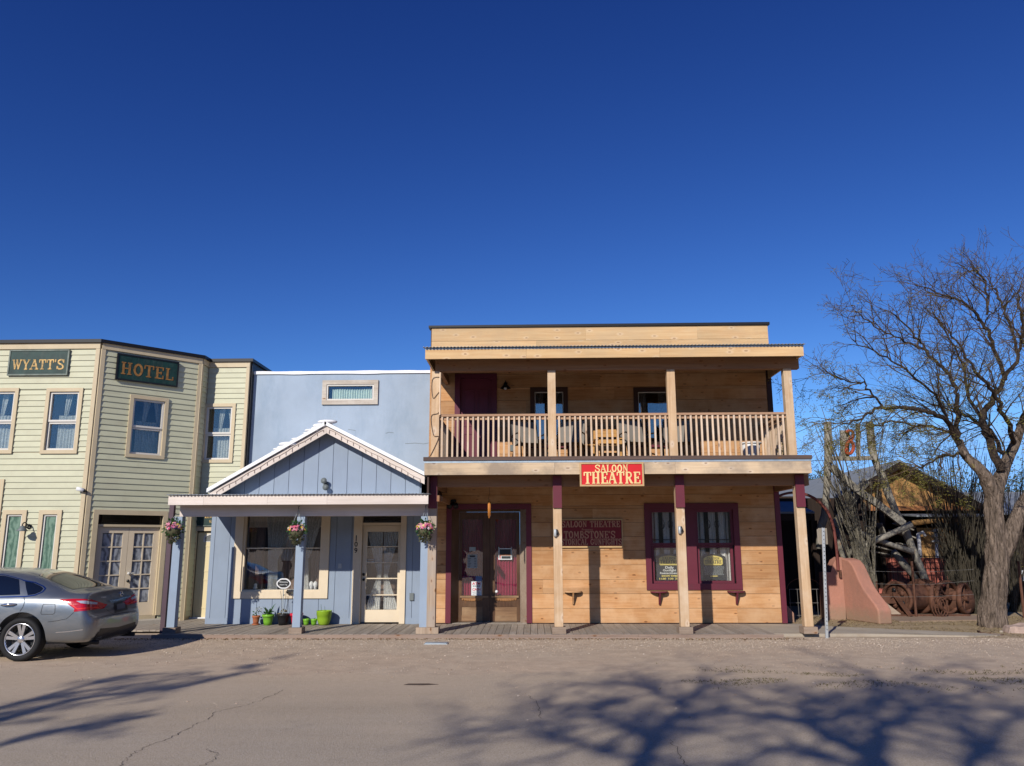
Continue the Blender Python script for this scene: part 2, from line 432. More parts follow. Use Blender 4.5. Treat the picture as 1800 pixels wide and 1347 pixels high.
def swirl(name, a, b):
    m = NT(name)
    n = m.noise(m.coords(), 3.4, 5, .6, 3.5)
    w = m.n('TexWave', {'Vector': m.coords((1, 1, .6)), 'Scale': 3.0, 'Distortion': 9.0, 'Detail': 3.0, 'Detail Scale': 1.6}).outputs[1]
    f = m.math('ADD', m.math('MULTIPLY', n, .6), m.math('MULTIPLY', w, .4))
    return m.fin(m.ramp(f, [(.3, a), (.68, b)]), .35)
M['soap_grey'] = swirl('whitewashed door pane', (.10, .11, .13), (.36, .38, .41))
M['soap_green'] = swirl('whitewashed green pane', (.06, .13, .09), (.17, .27, .20))

def bark(name, light, dark, ax=(7, 7, 1.2)):
    m = NT(name)
    v = m.coords(ax, rand=False)
    n1 = m.noise(v, 2.6, 6, .68, .8)
    c = m.ramp(n1, [(.32, dark), (.48, tuple((a + b) / 2 for a, b in zip(light, dark))), (.66, light)])
    m.bump(n1, 1.0, .09)
    return m.fin(c, .95, spec=.1)
M['bark'] = bark('mesquite bark', (.32, .245, .19), (.035, .026, .02))
M['limb'] = bark('dark limb bark', (.12, .09, .07), (.03, .022, .018), (9, 9, 9))
M['twig'] = bark('twig bark', (.19, .135, .085), (.07, .05, .035), (9, 9, 9))
M['ocotillo'] = bark('ocotillo bark', (.38, .34, .26), (.10, .09, .07), (22, 22, 3))
def leafmat(name, cols, trans=.3):
    m = NT(name); t = m.t
    r_ = m.n('NewGeometry').outputs['Random Per Island']
    c = m.ramp(r_, [(i / (len(cols) - 1), q) for i, q in enumerate(cols)])
    d = m.n('BsdfDiffuse'); tl = m.n('BsdfTranslucent'); t.links.new(c, d.inputs[0]); t.links.new(c, tl.inputs[0])
    mx = m.n('MixShader', {0: trans}); t.links.new(d.outputs[0], mx.inputs[1]); t.links.new(tl.outputs[0], mx.inputs[2]); t.links.new(mx.outputs[0], m.out.inputs[0])
    return m.mat
M['leaf'] = leafmat('mesquite leaflets', [(.10, .10, .03), (.20, .18, .05), (.30, .26, .07), (.14, .14, .04)])
M['wire'] = paint('dull wire', (.16, .15, .14), .6, .15)
M['leaf_green'] = leafmat('pot plant leaves', [(.03, .09, .03), (.05, .13, .04), (.08, .15, .05)])
M['leaf_far'] = leafmat('far foliage', [(.06, .08, .04), (.10, .12, .06), (.14, .15, .08)])
M['petal'] = leafmat('silk flower petals', [(.75, .06, .20), (.80, .28, .40), (.75, .03, .08), (.85, .50, .56), (.80, .22, .36), (.82, .60, .04), (.85, .78, .76), (.6, .03, .25)], .2)
M['moss'] = leafmat('basket moss', [(.10, .10, .06), (.16, .15, .09), (.06, .08, .04)])
M['straw'] = leafmat('dry grass blades', [(.36, .27, .15), (.46, .36, .21), (.28, .21, .12)], .2)
M['stone'] = leafmat('gravel stones', [(.24, .18, .13), (.46, .37, .28), (.52, .42, .32), (.60, .52, .42), (.34, .26, .19), (.44, .35, .26)], 0)
M['stone_red'] = leafmat('red brown gravel stones', [(.34, .25, .18), (.44, .33, .25), (.26, .19, .14), (.54, .45, .36)], 0)

# ------------------------------------------------------------------ shape helpers
def catmull(pts, k=6, closed=False):
    pts = [Vector(p) for p in pts]; n = len(pts); out = []
    for i in range(n if closed else n - 1):
        g = (lambda j: pts[j % n]) if closed else (lambda j: pts[min(max(j, 0), n - 1)])
        a, b, c, d = g(i - 1), g(i), g(i + 1), g(i + 2)
        for q in range(k):
            t = q / k
            out.append(.5 * ((2 * b) + (c - a) * t + (2 * a - 5 * b + 4 * c - d) * t * t + (3 * b - a - 3 * c + d) * t ** 3))
    if not closed: out.append(pts[-1])
    return out
def corrugated(mb, x0, x1, yA, zA, yB, zB, pitch=.068, amp=.009, th=.003):
    n = max(2, int((x1 - x0) / pitch * 6)); k = len(mb.v)
    for i in range(n + 1):
        x = x0 + (x1 - x0) * i / n; h = amp * math.sin(2 * math.pi * (x - x0) / pitch)
        for y, z in ((yA, zA), (yB, zB)):
            mb.v.append(Vector((x, y, z + h + th))); mb.v.append(Vector((x, y, z + h)))
    for i in range(n):
        a = k + i * 4; b = a + 4
        mb.f += [(a, b, b + 2, a + 2), (a + 1, a + 3, b + 3, b + 1), (a, a + 1, b + 1, b), (a + 2, b + 2, b + 3, a + 3)]; mb.m += [0] * 4
    return mb
def pleats(mb, fr, lo, hi, z0, z1, d, amp=.02, wave=.07, rows=10, seed=0, mi=0):
    """hanging cloth; lo(t), hi(t) give its left and right edge at height share t"""
    rr = random.Random(seed); base = hi(.0) - lo(.0) if callable(hi) else hi - lo
    lof = lo if callable(lo) else (lambda t: lo); hif = hi if callable(hi) else (lambda t: hi)
    wmax = max(hif(j / rows) - lof(j / rows) for j in range(rows + 1))
    n = max(6, int(wmax / wave * 5)); k = len(mb.v); ph = [rr.uniform(-.7, .7) for _ in range(n + 1)]
    for j in range(rows + 1):
        t = j / rows
        for i in range(n + 1):
            u = i / n
            dd = amp * math.sin(2 * math.pi * u * wmax / wave + ph[i] * .6) + amp * .5 * math.sin(u * 9 + seed)
            mb.v.append(fr.p(lof(t) + (hif(t) - lof(t)) * u, d + dd, z0 + (z1 - z0) * t))
    for j in range(rows):
        for i in range(n):
            a = k + j * (n + 1) + i
            mb.f.append((a, a + 1, a + n + 2, a + n + 1)); mb.m.append(mi)
    return mb

# --- carved western letters: every letter a set of thick strokes with slab serifs
def _sl(x, y, w=.15): return ([(x - w, y), (x + w, y)], .085)
def _ar(cx, cy, rx, ry, a0, a1, n=12): return [(cx + rx * math.cos(R(a0 + (a1 - a0) * i / n)), cy + ry * math.sin(R(a0 + (a1 - a0) * i / n))) for i in range(n + 1)]
T_, t_ = .17, .095
GLY = {
 'S': ([([tuple(p) for p in catmull([(.62, .74), (.56, .90), (.36, .96), (.16, .88), (.11, .72), (.22, .58), (.46, .46), (.60, .30), (.56, .11), (.35, .035), (.14, .10), (.08, .27)], 4)], .145), ([(.64, .66), (.64, .98)], t_), ([(.06, .02), (.06, .34)], t_)], .72),
 'A': ([([(.36, .97), (.08, .04)], t_), ([(.38, .97), (.66, .04)], T_), ([(.2, .36), (.56, .36)], t_), _sl(.1, .04), _sl(.64, .04, .17), _sl(.37, .96, .12)], .76),
 'L': ([([(.2, .04), (.2, .96)], T_), ([(.1, .045), (.6, .045)], t_), ([(.6, .0), (.6, .3)], t_), _sl(.2, .96)], .68),
 'O': ([(_ar(.36, .5, .25, .44, 0, 360, 26), T_)], .72),
 'N': ([([(.17, .04), (.17, .96)], t_), ([(.17, .92), (.6, .08)], T_), ([(.6, .04), (.6, .96)], t_), _sl(.15, .04, .13), _sl(.14, .96, .12), _sl(.62, .96, .13)], .78),
 'T': ([([(.36, .04), (.36, .92)], T_), ([(.04, .955), (.68, .955)], .1), ([(.06, .68), (.06, .96)], t_), ([(.66, .68), (.66, .96)], t_), _sl(.36, .04, .18)], .72),
 'H': ([([(.18, .04), (.18, .96)], T_), ([(.6, .04), (.6, .96)], T_), ([(.2, .5), (.58, .5)], t_), _sl(.18, .04), _sl(.6, .04), _sl(.18, .96), _sl(.6, .96)], .8),
 'E': ([([(.2, .04), (.2, .96)], T_), ([(.05, .955), (.6, .955)], t_), ([(.05, .045), (.62, .045)], t_), ([(.2, .5), (.48, .5)], t_), ([(.6, .72), (.6, .99)], t_), ([(.62, .0), (.62, .3)], t_), ([(.47, .38), (.47, .62)], t_)], .7),
 'R': ([([(.2, .04), (.2, .96)], T_), ([(.1, .955)] + _ar(.4, .735, .2, .22, 90, -90, 10) + [(.2, .515)], .11), ([(.38, .5), (.62, .06)], T_), _sl(.18, .04), _sl(.66, .045, .1)], .76),
 'W': ([([(.12, .96), (.3, .04)], .14), ([(.3, .04), (.46, .9)], t_), ([(.46, .96), (.64, .04)], .14), ([(.64, .04), (.82, .96)], t_), _sl(.12, .96, .12), _sl(.46, .97, .1), _sl(.82, .96, .11)], .96),
 'Y': ([([(.1, .96), (.36, .48)], T_), ([(.62, .96), (.37, .48)], t_), ([(.36, .04), (.36, .5)], T_), _sl(.11, .96, .13), _sl(.62, .965, .12), _sl(.36, .04)], .74),
 "'": ([([(.1, 1.0), (.08, .72)], .12)], .22),
 'M': ([([(.16, .04), (.16, .96)], t_), ([(.18, .94), (.44, .25)], .14), ([(.44, .25), (.7, .94)], t_), ([(.72, .04), (.72, .96)], .15), _sl(.16, .04, .12), _sl(.72, .045, .13)], .9),
 'B': ([([(.2, .04), (.2, .96)], T_), ([(.08, .955)] + _ar(.38, .74, .17, .215, 90, -90, 9) + [(.2, .525)], .11), ([(.2, .48)] + _ar(.4, .27, .2, .225, 90, -90, 9) + [(.08, .045)], .11)], .72),
 'I': ([([(.2, .04), (.2, .96)], T_), _sl(.2, .04), _sl(.2, .955)], .4),
 'C': ([(_ar(.38, .5, .27, .43, 50, 310, 18), .15), ([(.6, .66), (.6, .98)], t_)], .7),
 'G': ([(_ar(.38, .5, .27, .43, 50, 330, 20), .15), ([(.6, .66), (.6, .98)], t_), ([(.61, .1), (.61, .42)], .13), _sl(.58, .44, .14)], .76),
 'U': ([([(.18, .96), (.18, .3)] + _ar(.39, .28, .21, .23, 180, 360, 10) + [(.6, .96)], .13), _sl(.18, .96), _sl(.6, .965, .12)], .78),
 'F': ([([(.2, .04), (.2, .96)], T_), ([(.05, .955), (.6, .955)], t_), ([(.2, .5), (.48, .5)], t_), ([(.6, .72), (.6, .99)], t_), ([(.47, .38), (.47, .62)], t_), _sl(.2, .04)], .66),
}
def glyph_mesh(ch, h, fr, s, d, z, wide=1.0, thick=.006):
    mb = MB(); strokes, w = GLY[ch]
    for i, (pts, lw) in enumerate(strokes):
        pts = [Vector((p[0] * h * wide, p[1] * h, 0)) for p in pts]; lw = lw * h * .5
        closed = (pts[0] - pts[-1]).length < 1e-5
        if closed: pts = pts[:-1]
        n = len(pts); L, Rr = [], []
        for j in range(n):
            a = pts[(j - 1) % n] if (closed or j) else None; b = pts[(j + 1) % n] if (closed or j < n - 1) else None
            t1 = (pts[j] - a).normalized() if a is not None else None; t2 = (b - pts[j]).normalized() if b is not None else None
            t = ((t1 or t2) + (t2 or t1)).normalized(); nn = Vector((-t.y, t.x, 0))
            q = nn.dot(Vector((-(t1 or t2).y, (t1 or t2).x, 0))); q = lw / max(.5, q)
            L.append(pts[j] + nn * q); Rr.append(pts[j] - nn * q)
        th = thick + i * .0007; k = len(mb.v)
        for a, b in zip(L, Rr):
            for q in (a, b):
                mb.v.append(fr.p(s + q.x, d, z + q.y)); mb.v.append(fr.p(s + q.x, d + th, z + q.y))
        m = n if closed else n - 1
        for j in range(m):
            a = k + j * 4; b = k + ((j + 1) % n) * 4
            fs = [(a + 1, a + 3, b + 3, b + 1), (a, a + 1, b + 1, b), (a + 2, b + 2, b + 3, a + 3)]
            mb.f += fs; mb.m += [0] * 3
        if not closed:
            e = k + (n - 1) * 4; mb.f += [(k, k + 2, k + 3, k + 1), (e, e + 1, e + 3, e + 2)]; mb.m += [0, 0]
    return mb, w * h * wide
def word_width(txt, h, wide=1.0, gap=.06):
    return sum((GLY[c][1] * wide if c in GLY else .45 * wide) * h + gap * h for c in txt) - gap * h
def carve(txt, h, fr, s_mid, d, z, mat, parent, width=None, gap=.06, thick=.006, fade=None):
    wide = 1.0
    if width: wide = max(.4, (width - gap * h * (len(txt) - 1)) / (word_width(txt, h, 1, 0)))
    s = s_mid - word_width(txt, h, wide, gap) / 2
    for c in txt:
        if c == ' ': s += (.45 * wide + gap) * h; continue
        mb, w = glyph_mesh(c, h, fr, s, d, z, wide, thick)
        make('letter', mb, mat, parent); s += w + gap * h
def words(txt, size, fr, s, d, z, mat, parent, align='CENTER', name='lettering', ext=.001, width=None, bold=0.0, tilt=0.0):
    cu = bpy.data.curves.new('t', 'FONT'); cu.body = txt; cu.size = size; cu.align_x = align; cu.extrude = ext; cu.offset = bold; cu.resolution_u = 3
    o = bpy.data.objects.new('t', cu); C.objects.link(o); bpy.context.view_layer.update()
    me = bpy.data.meshes.new_from_object(o.evaluated_get(bpy.context.evaluated_depsgraph_get()))
    xs = [v.co.x for v in me.vertices]; k = 1.0
    if width and xs: k = width / (max(xs) - min(xs))
    mb = MB(); ct, st = math.cos(tilt), math.sin(tilt)
    mb.v = [fr.p(s + v.co.x * k * ct - v.co.y * st, d + v.co.z, z + v.co.y * ct + v.co.x * k * st) for v in me.vertices]
    mb.f = [tuple(p.vertices) for p in me.polygons]; mb.m = [0] * len(mb.f)
    bpy.data.objects.remove(o); bpy.data.meshes.remove(me)
    return make(name, mb, mat, parent)

def room(fr, s0, s1, z0, z1, parent, depth=1.0, mat='void'):  # dark-coloured box stands in for the unlit room behind the glass
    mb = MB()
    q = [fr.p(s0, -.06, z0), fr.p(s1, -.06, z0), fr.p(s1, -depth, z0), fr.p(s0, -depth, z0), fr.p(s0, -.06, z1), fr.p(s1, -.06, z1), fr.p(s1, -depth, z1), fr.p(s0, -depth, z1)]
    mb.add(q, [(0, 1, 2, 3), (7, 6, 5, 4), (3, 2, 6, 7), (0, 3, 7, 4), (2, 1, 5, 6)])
    make('dark_room_box', mb, M[mat], parent)

def sash_window(parent, fr, s0, s1, z0, z1, cw, trim, sash, pane, split=.5, d1=.045, label=None, curtain=None, depth=1.0, voidmat='void'):
    """double-hung window: casing (part 'window') with sashes, panes and curtain under it; returns the wall hole"""
    mb = MB().ring(fr, s0, s1, z0, z1, cw, -.02, d1)
    w = make('window', mb, trim, parent, label=label)
    a, b, c, e = s0 + cw + .002, s1 - cw - .002, z0 + cw + .002, z1 - cw - .002
    sw = .042; zm = c + (e - c) * split
    make('sash', MB().ring(fr, a, b, zm - .02, e, sw, -.045, .012), sash, w)
    make('sash', MB().ring(fr, a, b, c, zm - .022, sw, -.07, -.012), sash, w)
    make('pane', MB().fbox(fr, a + sw, b - sw, -.03, -.024, zm + .022, e - sw), pane, w)
    make('pane', MB().fbox(fr, a + sw, b - sw, -.055, -.049, c + sw, zm - .064), pane, w)
    if curtain: curtain(fr, a, b, c, e, zm, w)
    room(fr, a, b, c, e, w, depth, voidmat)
    return (s0 + cw * .5, s1 - cw * .5, z0 + cw * .5, z1 - cw * .5)

def lap_siding(parent, fr, s0, s1, z0, z1, holes, mat, pitch=.127):
    n = 0; z = z0
    while z < z1 - .02:
        zt = min(z + pitch, z1)
        for a, b, c, e in cut((s0, s1, z, zt), holes):
            o0 = .006 + .018 * (zt - c) / pitch; o1 = .006 + .018 * (zt - e) / pitch
            q = [fr.p(a, o0, c), fr.p(b, o0, c), fr.p(b, 0, c), fr.p(a, 0, c), fr.p(a, o1, e), fr.p(b, o1, e), fr.p(b, 0, e), fr.p(a, 0, e)]
            make('siding_board', MB().hexa(q), mat, parent); n += 1
        z = zt
    return n
def backing(parent, fr, s0, s1, z0, z1, holes, mat, th=.12, name='wall'):
    mb = MB()
    for a, b, c, e in cut((s0, s1, z0, z1), holes): mb.fbox(fr, a, b, -th, -.001, c, e)
    return make(name, mb, mat, parent)
def plank_wall(parent, fr, s0, s1, z0, z1, holes, mat, pitch=.30, name='wall_board', seed=1, joints=True, proud=.02):
    rr = random.Random(seed); z = z0; n = 0
    while z < z1 - .02:
        zt = min(z + pitch, z1); cuts = []
        if joints:
            x = s0 + rr.uniform(1.2, 3.8)
            while x < s1 - .8: cuts.append(x); x += rr.uniform(2.4, 4.2)
        e_ = [s0] + cuts + [s1]
        for u0, u1 in zip(e_, e_[1:]):
            th = proud + rr.uniform(-.002, .002)
            for a, b, c, e in cut((u0, u1 - .0015 if u1 < s1 else u1, z, zt - .006), holes):
                make(name, MB().fbox(fr, a, b, 0, th, c, e), mat, parent); n += 1
        z = zt
    return n
def batten_wall(parent, fr, s0, s1, z0, z1, holes, mat, pitch=.30, first=None, name='panel_board', top=None, proud=.014, gap=.009):
    x = s0; nx = (first if first is not None else s0 + pitch)
    while x < s1 - .02:
        x2 = min(nx, s1)
        for a, b, c, e in cut((x, x2 - gap if x2 < s1 else x2, z0, z1), holes, False):
            if top:   # gable: board tops follow the slope
                make(name, MB().hexa([fr.p(a, proud, c), fr.p(b, proud, c), fr.p(b, 0, c), fr.p(a, 0, c), fr.p(a, proud, top(a)), fr.p(b, proud, top(b)), fr.p(b, 0, top(b)), fr.p(a, 0, top(a))]), mat, parent)
            else: make(name, MB().fbox(fr, a, b, 0, proud, c, e), mat, parent)
        x = x2; nx = x2 + pitch

# ================================================================== SETTING
def ground_mat():
    m = NT('dirt ground'); v = m.coords(world=True)
    n1 = m.noise(v, .35, 5, .6); n2 = m.noise(v, 3.0, 6, .7); n3 = m.noise(v, 38, 4, .75)
    c = m.mix(m.ramp(n1, [(.35, 0.0), (.65, 1.0)]), (.58, .44, .31), (.56, .45, .33))
    c = m.mix(m.math('MULTIPLY', m.ramp(n2, [(.4, 0.0), (.7, 1.0)]), .6), c, (.33, .245, .18))
    c = m.mix(m.math('MULTIPLY', m.ramp(n3, [(.45, 0.0), (.75, 1.0)]), .5), c, (.5, .42, .34))
    c = m.mix(m.math('MULTIPLY', m.ramp(n3, [(.25, 1.0), (.42, 0.0)]), .5), c, (.16, .11, .08))
    xyz = m.n('SeparateXYZ', {0: m.n('NewGeometry').outputs['Position']})
    # dry grass litter on the lot beyond the pavement, at the right
    gx = m.math('ADD', xyz.outputs[0], m.math('MULTIPLY', m.math('SUBTRACT', n2, .5), 3.0))
    gy = m.math('ADD', xyz.outputs[1], m.math('MULTIPLY', m.math('SUBTRACT', n2, .5), 2.2))
    g = m.math('MULTIPLY', m.ramp(m.n('MapRange', {0: gx, 1: 5.0, 2: 6.2}).outputs[0], [(0, 0.0), (1, 1.0)]), m.n('MapRange', {0: gy, 1: 15.4, 2: 16.6}).outputs[0])
    straw = m.mix(m.ramp(m.noise(v, 55, 3, .7), [(.4, 0.0), (.6, 1.0)]), (.25, .18, .10), (.44, .34, .21))
    c = m.mix(m.math('MULTIPLY', g, .85), c, straw)
    m.bump(m.math('ADD', m.math('MULTIPLY', n2, .5), m.math('MULTIPLY', n3, .5)), .45, .02)
    return m.fin(c, .95, spec=.1)
def road_mat():
    m = NT('dusty asphalt'); v = m.coords(world=True)
    xyz = m.n('SeparateXYZ', {0: m.n('NewGeometry').outputs['Position']})
    n1 = m.noise(v, .5, 5, .65); n2 = m.noise(m.coords((.25, 1.6, 1), world=True), 1.2, 5, .6); n3 = m.noise(v, 70, 3, .8); n4 = m.noise(v, 11, 5, .75)
    c = m.mix(m.ramp(n2, [(.3, 0.0), (.7, 1.0)]), (.385, .31, .225), (.465, .38, .28))
    wv_ = m.noise(m.coords((.12, .9, 1), world=True), 1.0, 3)
    c = m.mix(m.math('MULTIPLY', m.ramp(wv_, [(.42, 0.0), (.6, 1.0)]), .35), c, (.50, .42, .33))
    c = m.mix(m.math('MULTIPLY', m.ramp(m.noise(v, 1.6, 6, .75), [(.58, 0.0), (.72, 1.0)]), .4), c, (.20, .165, .135))
    c = m.mix(m.math('MULTIPLY', m.ramp(n3, [(.5, 0.0), (.66, 1.0)]), .75), c, (.56, .50, .43))
    c = m.mix(m.math('MULTIPLY', m.ramp(n3, [(.3, 1.0), (.44, 0.0)]), .5), c, (.08, .07, .062))
    edge = m.n('MapRange', {0: m.math('ADD', xyz.outputs[1], m.math('MULTIPLY', m.math('SUBTRACT', n1, .5), 4.5)), 1: 7.6, 2: 11.8}).outputs[0]
    dust = m.mix(m.ramp(n4, [(.35, 0.0), (.65, 1.0)]), (.52, .40, .28), (.60, .475, .34))
    dust = m.mix(m.math('MULTIPLY', m.ramp(n3, [(.5, 0.0), (.68, 1.0)]), .45), dust, (.5, .42, .35))
    c = m.mix(edge, c, dust)
    m.bump(m.math('ADD', m.math('MULTIPLY', n3, .6), m.math('MULTIPLY', n4, .4)), .7, .02)
    return m.fin(c, .92, spec=.15)
M['ground'] = ground_mat(); M['road'] = road_mat()
mb = MB(); mb.add([(-600, -600, 0), (600, -600, 0), (600, 900, 0), (-600, 900, 0)], [(0, 1, 2, 3)])
make('ground', mb, M['ground'], kind='structure')
mb = MB(); far = []
for i in range(241):
    x = -60 + i * .5; far.append((x, 11.6 + 1.1 * noise.noise(Vector((x * .23, 3, 0))) + .35 * noise.noise(Vector((x * 1.3, 7, 0))) + .12 * noise.noise(Vector((x * 4.1, 1, 0))), .004))
k = 0
for i in range(240):
    mb.add([(far[i][0], -9, .004), (far[i + 1][0], -9, .004), far[i + 1], far[i]], [(0, 1, 2, 3)])
road = make('road', mb, M['road'], kind='structure')
def crack(pts, w=.016):
    w *= .62
    p2 = catmull([G(x, y, .008) for x, y in pts], 9); mb = MB(); rr = random.Random(len(pts)); k = 0
    for i, q in enumerate(p2): q.x += rr.uniform(-.025, .025); q.y += rr.uniform(-.02, .02)
    L = []
    for i, q in enumerate(p2):
        t = (p2[min(i + 1, len(p2) - 1)] - p2[max(i - 1, 0)]).normalized(); nn = Vector((-t.y, t.x, 0)) * w * rr.uniform(.25, 1) * .5
        L += [q + nn, q - nn]
    mb.v = L; mb.f = [(2 * i, 2 * i + 1, 2 * i + 3, 2 * i + 2) for i in range(len(p2) - 1)]; mb.m = [0] * len(mb.f)
    make('crack', mb, paint('crack dirt', (.055, .045, .038), .95, .2), road)
crack([(210, 1347), (226, 1330), (258, 1312), (300, 1296), (340, 1276), (368, 1262), (385, 1250), (430, 1240), (465, 1228), (500, 1212)], .013)
crack([(352, 1347), (372, 1338), (379, 1325), (362, 1316)], .012)
crack([(1180, 1300), (1192, 1325), (1205, 1346)], .012)
crack([(930, 1222), (945, 1240), (948, 1262)], .01)

# added, unseen: a dark ridge behind the camera that dims window reflections and fill
mb = MB(); n_ = 90
for i in range(n_ + 1):
    a = R(-205 + 230 * i / n_); x, y = 230 * math.cos(a), 230 * math.sin(a); h = 27 + 9 * noise.noise(Vector((i * .13, 2, 0))) + 4 * noise.noise(Vector((i * .5, 5, 0)))
    mb.v += [Vector((x, y, 0)), Vector((x * 1.25, y * 1.25, h)), Vector((x * 1.9, y * 1.9, h * .8))]
for i in range(n_):
    for j in (0, 1): mb.f.append((i * 3 + j, i * 3 + j + 1, i * 3 + j + 4, i * 3 + j + 3)); mb.m.append(0)
make('added_ridge', mb, paint('dark added ridge', (.10, .085, .055), .95, .3, scale=.02), kind='structure')

# gravel: real stones along the boardwalk, thinning out towards the road
def scatter_stones(name, mat, n, area, size, seed):
    rr = random.Random(seed); mb = MB()
    for _ in range(n):
        x, y = area(rr); s = rr.uniform(*size) * (1 if rr.random() > .06 else 1.9)
        a = rr.uniform(0, 6.3); ca, sa = math.cos(a) * s, math.sin(a) * s; h = s * rr.uniform(.4, .8); e = rr.uniform(.6, 1)
        k = len(mb.v)
        mb.v += [Vector((x + ca, y + sa, .0)), Vector((x - sa * e, y + ca * e, 0)), Vector((x - ca, y - sa, 0)), Vector((x + sa * e, y - ca * e, 0)), Vector((x + ca * .4, y + sa * .4, h)), Vector((x - ca * .5 - sa * .3, y - sa * .5 + ca * .3, h * .9))]
        mb.f += [(k, k + 1, k + 4), (k + 1, k + 5, k + 4), (k + 1, k + 2, k + 5), (k + 2, k + 3, k + 5), (k + 3, k + 4, k + 5), (k + 3, k, k + 4)]; mb.m += [0] * 6
    return make(name, mb, mat, kind='stuff', label='loose pale gravel and grit along the boardwalk edge' if 'gravel' in name else None, cat='gravel')
def a1(rr):
    while True:
        x = rr.uniform(-9.5, 9.5); y = 15.7 - abs(rr.gauss(0, 1.05))
        if rr.random() < .55 + .45 * noise.noise(Vector((x * .6, y * .8, 2))): return x, y
def a2(rr):
    while True:
        x = rr.uniform(-11, 12); y = rr.uniform(8.5, 15.6)
        if noise.noise(Vector((x * .35, y * .9, 5))) > -.12: return x, y
scatter_stones('gravel', M['stone'], 16000, a1, (.004, .010), 3)
scatter_stones('gravel', M['stone_red'], 9000, a2, (.004, .012), 4)['label'] = 'sparse reddish grit strewn over the dirt verge by the road'
# dead leaves / straw on the lot
def straw_patch(name, n, area, label, mat, ln=(.03, .09), up=.25, seed=5, cat='dry grass', wd=.006):
    rr = random.Random(seed); mb = MB()
    for _ in range(n):
        x, y, z = area(rr); a = rr.uniform(0, 6.3); l = rr.uniform(*ln); d = Vector((math.cos(a), math.sin(a), rr.uniform(0, up) * 2)) * l
        w = Vector((-math.sin(a), math.cos(a), 0)) * wd * rr.uniform(.6, 1.5); b = Vector((x, y, z + .004))
        k = len(mb.v); mb.v += [b - w, b + w, b + d + w * .2 + Vector((0, 0, .004))]; mb.f.append((k, k + 1, k + 2)); mb.m.append(0)
    return make(name, mb, mat, kind='stuff', label=label, cat=cat)
def a3(rr):
    while True:
        x = rr.uniform(5.4, 15); y = rr.uniform(15.6, 20.2)
        lim = 16.75 if x < 8.2 else 15.7
        if y > lim + rr.uniform(-.1, .5) and noise.noise(Vector((x * 1.1, y * 1.1, 0))) > -.25: return x, y, 0
straw_patch('dry_grass', 16000, a3, 'dry straw-coloured grass litter covering the lot under the bare tree', M['straw'])
def a4(rr):
    while True:
        x = rr.uniform(1.5, 8.5); y = rr.gauss(11.2, .45)
        if noise.noise(Vector((x * .9, y * 2, 9))) > .05: return x, y, 0
straw_patch('dry_grass', 2500, a4, 'thin strip of low weeds where dirt meets the road', leafmat('verge weeds', [(.20, .16, .07), (.26, .22, .12), (.14, .13, .05)]), (.015, .05), .3, 8)
def a5(rr): return rr.uniform(-9, 5), 15.62 - abs(rr.gauss(0, .12)), 0
straw_patch('leaf_litter', 1800, a5, 'small dead leaves caught against the boardwalk edge', leafmat('dead leaves', [(.22, .13, .06), (.34, .22, .11), (.16, .09, .05)]), (.015, .04), .3, 9, 'leaves', .012)

# concrete pavement to the right of the boardwalk
mb = MB()
pv = [(4.45, 15.98), (5.4, 15.96), (6.2, 15.98), (7.0, 15.96), (8.2, 15.93), (8.75, 16.0), (9.0, 16.25), (8.4, 16.5), (7.65, 16.72), (6.9, 16.95), (6.0, 17.45), (5.55, 17.86), (4.45, 17.86)]
mb.prism([(x, y, .055 if x < 7.6 else .02) for x, y in pv], (0, 0, -.2))
make('pavement', mb, M['concrete'], kind='structure')
mb = MB(); mb.prism([(x, y, .05) for x, y in [(-8.9, 16.0), (-7.5, 16.0), (-7.5, 16.9), (-8.9, 16.9)]], (0, 0, -.1))

# ================================================================== BOARDWALK
DZ = .07
bw = thing('boardwalk', 'weathered grey plank boardwalk running along all three shopfronts', 'boardwalk', (-1.5, 16.8, 0))
x = -8.35; rr = random.Random(11)
while x < 4.42:
    w = .134 + rr.uniform(-.004, .004)
    h = DZ + rr.uniform(-.003, .003); y0 = 15.74 + rr.uniform(-.012, .008); y1 = 17.72 if x > -7.15 else 18.95
    if x < -7.2: y0 = 16.55
    make('plank', MB().box(x, x + w - .008, y0, y1, h - .035, h), M['deck'], bw); x += w
ex = -7.25
for w in (1.9, 2.44, 2.44, 2.44, 2.7):
    e2 = min(ex + w, 5.0)
    make('edge_board', MB().box(ex, e2 - .004, 15.70, 15.738, .0, .064 + rr.uniform(-.004, .004)), M['deck_edge'], bw); ex = e2
make('edge_board', MB().box(-.9, 2.2, 15.66, 15.698, 0, .03), M['deck_edge'], bw)

# ================================================================== HOTEL
hotel = thing('hotel', 'pale green clapboard hotel with angled bay and black roof edge', 'hotel', (-9, 18.5, 0))
HT = 6.12
fA = Frame(-9.50, 17.0); fB = Frame(-9.50, 17.0, 45); fC = Frame(-8.02, 18.48, 90); fD = Frame(-8.02, 19.0)
LB = fB.on(346, 760)[0]      # length of the angled face
endB = fB.p(LB, 0, 0)
fC = Frame(endB.x, endB.y, 90); LC = 19.0 - endB.y
fD = Frame(endB.x, 19.0); D1 = fD.on(436.5, 700)[0]
ZB = .14
def cafe(fr, a, b, c, e, zm, w, seed=1, lace='lace_dim'):
    s_ = b - a
    make('curtain', pleats(MB(), fr, a + s_ * .22, b - .01, c + .02, zm + .14, -.16, .014, .07, 4, seed), M[lace], w)
    make('curtain', pleats(MB(), fr, lambda t: a + s_ * (.40 + .02 * t), lambda t: a + s_ * (.52 + .12 * t), zm + .14, e, -.15, .012, .07, 5, seed + 1), M[lace], w)
    make('curtain', pleats(MB(), fr, lambda t: a + s_ * (.86 - .12 * t), lambda t: b - .01, zm + .14, e, -.15, .012, .07, 5, seed + 2), M[lace], w)
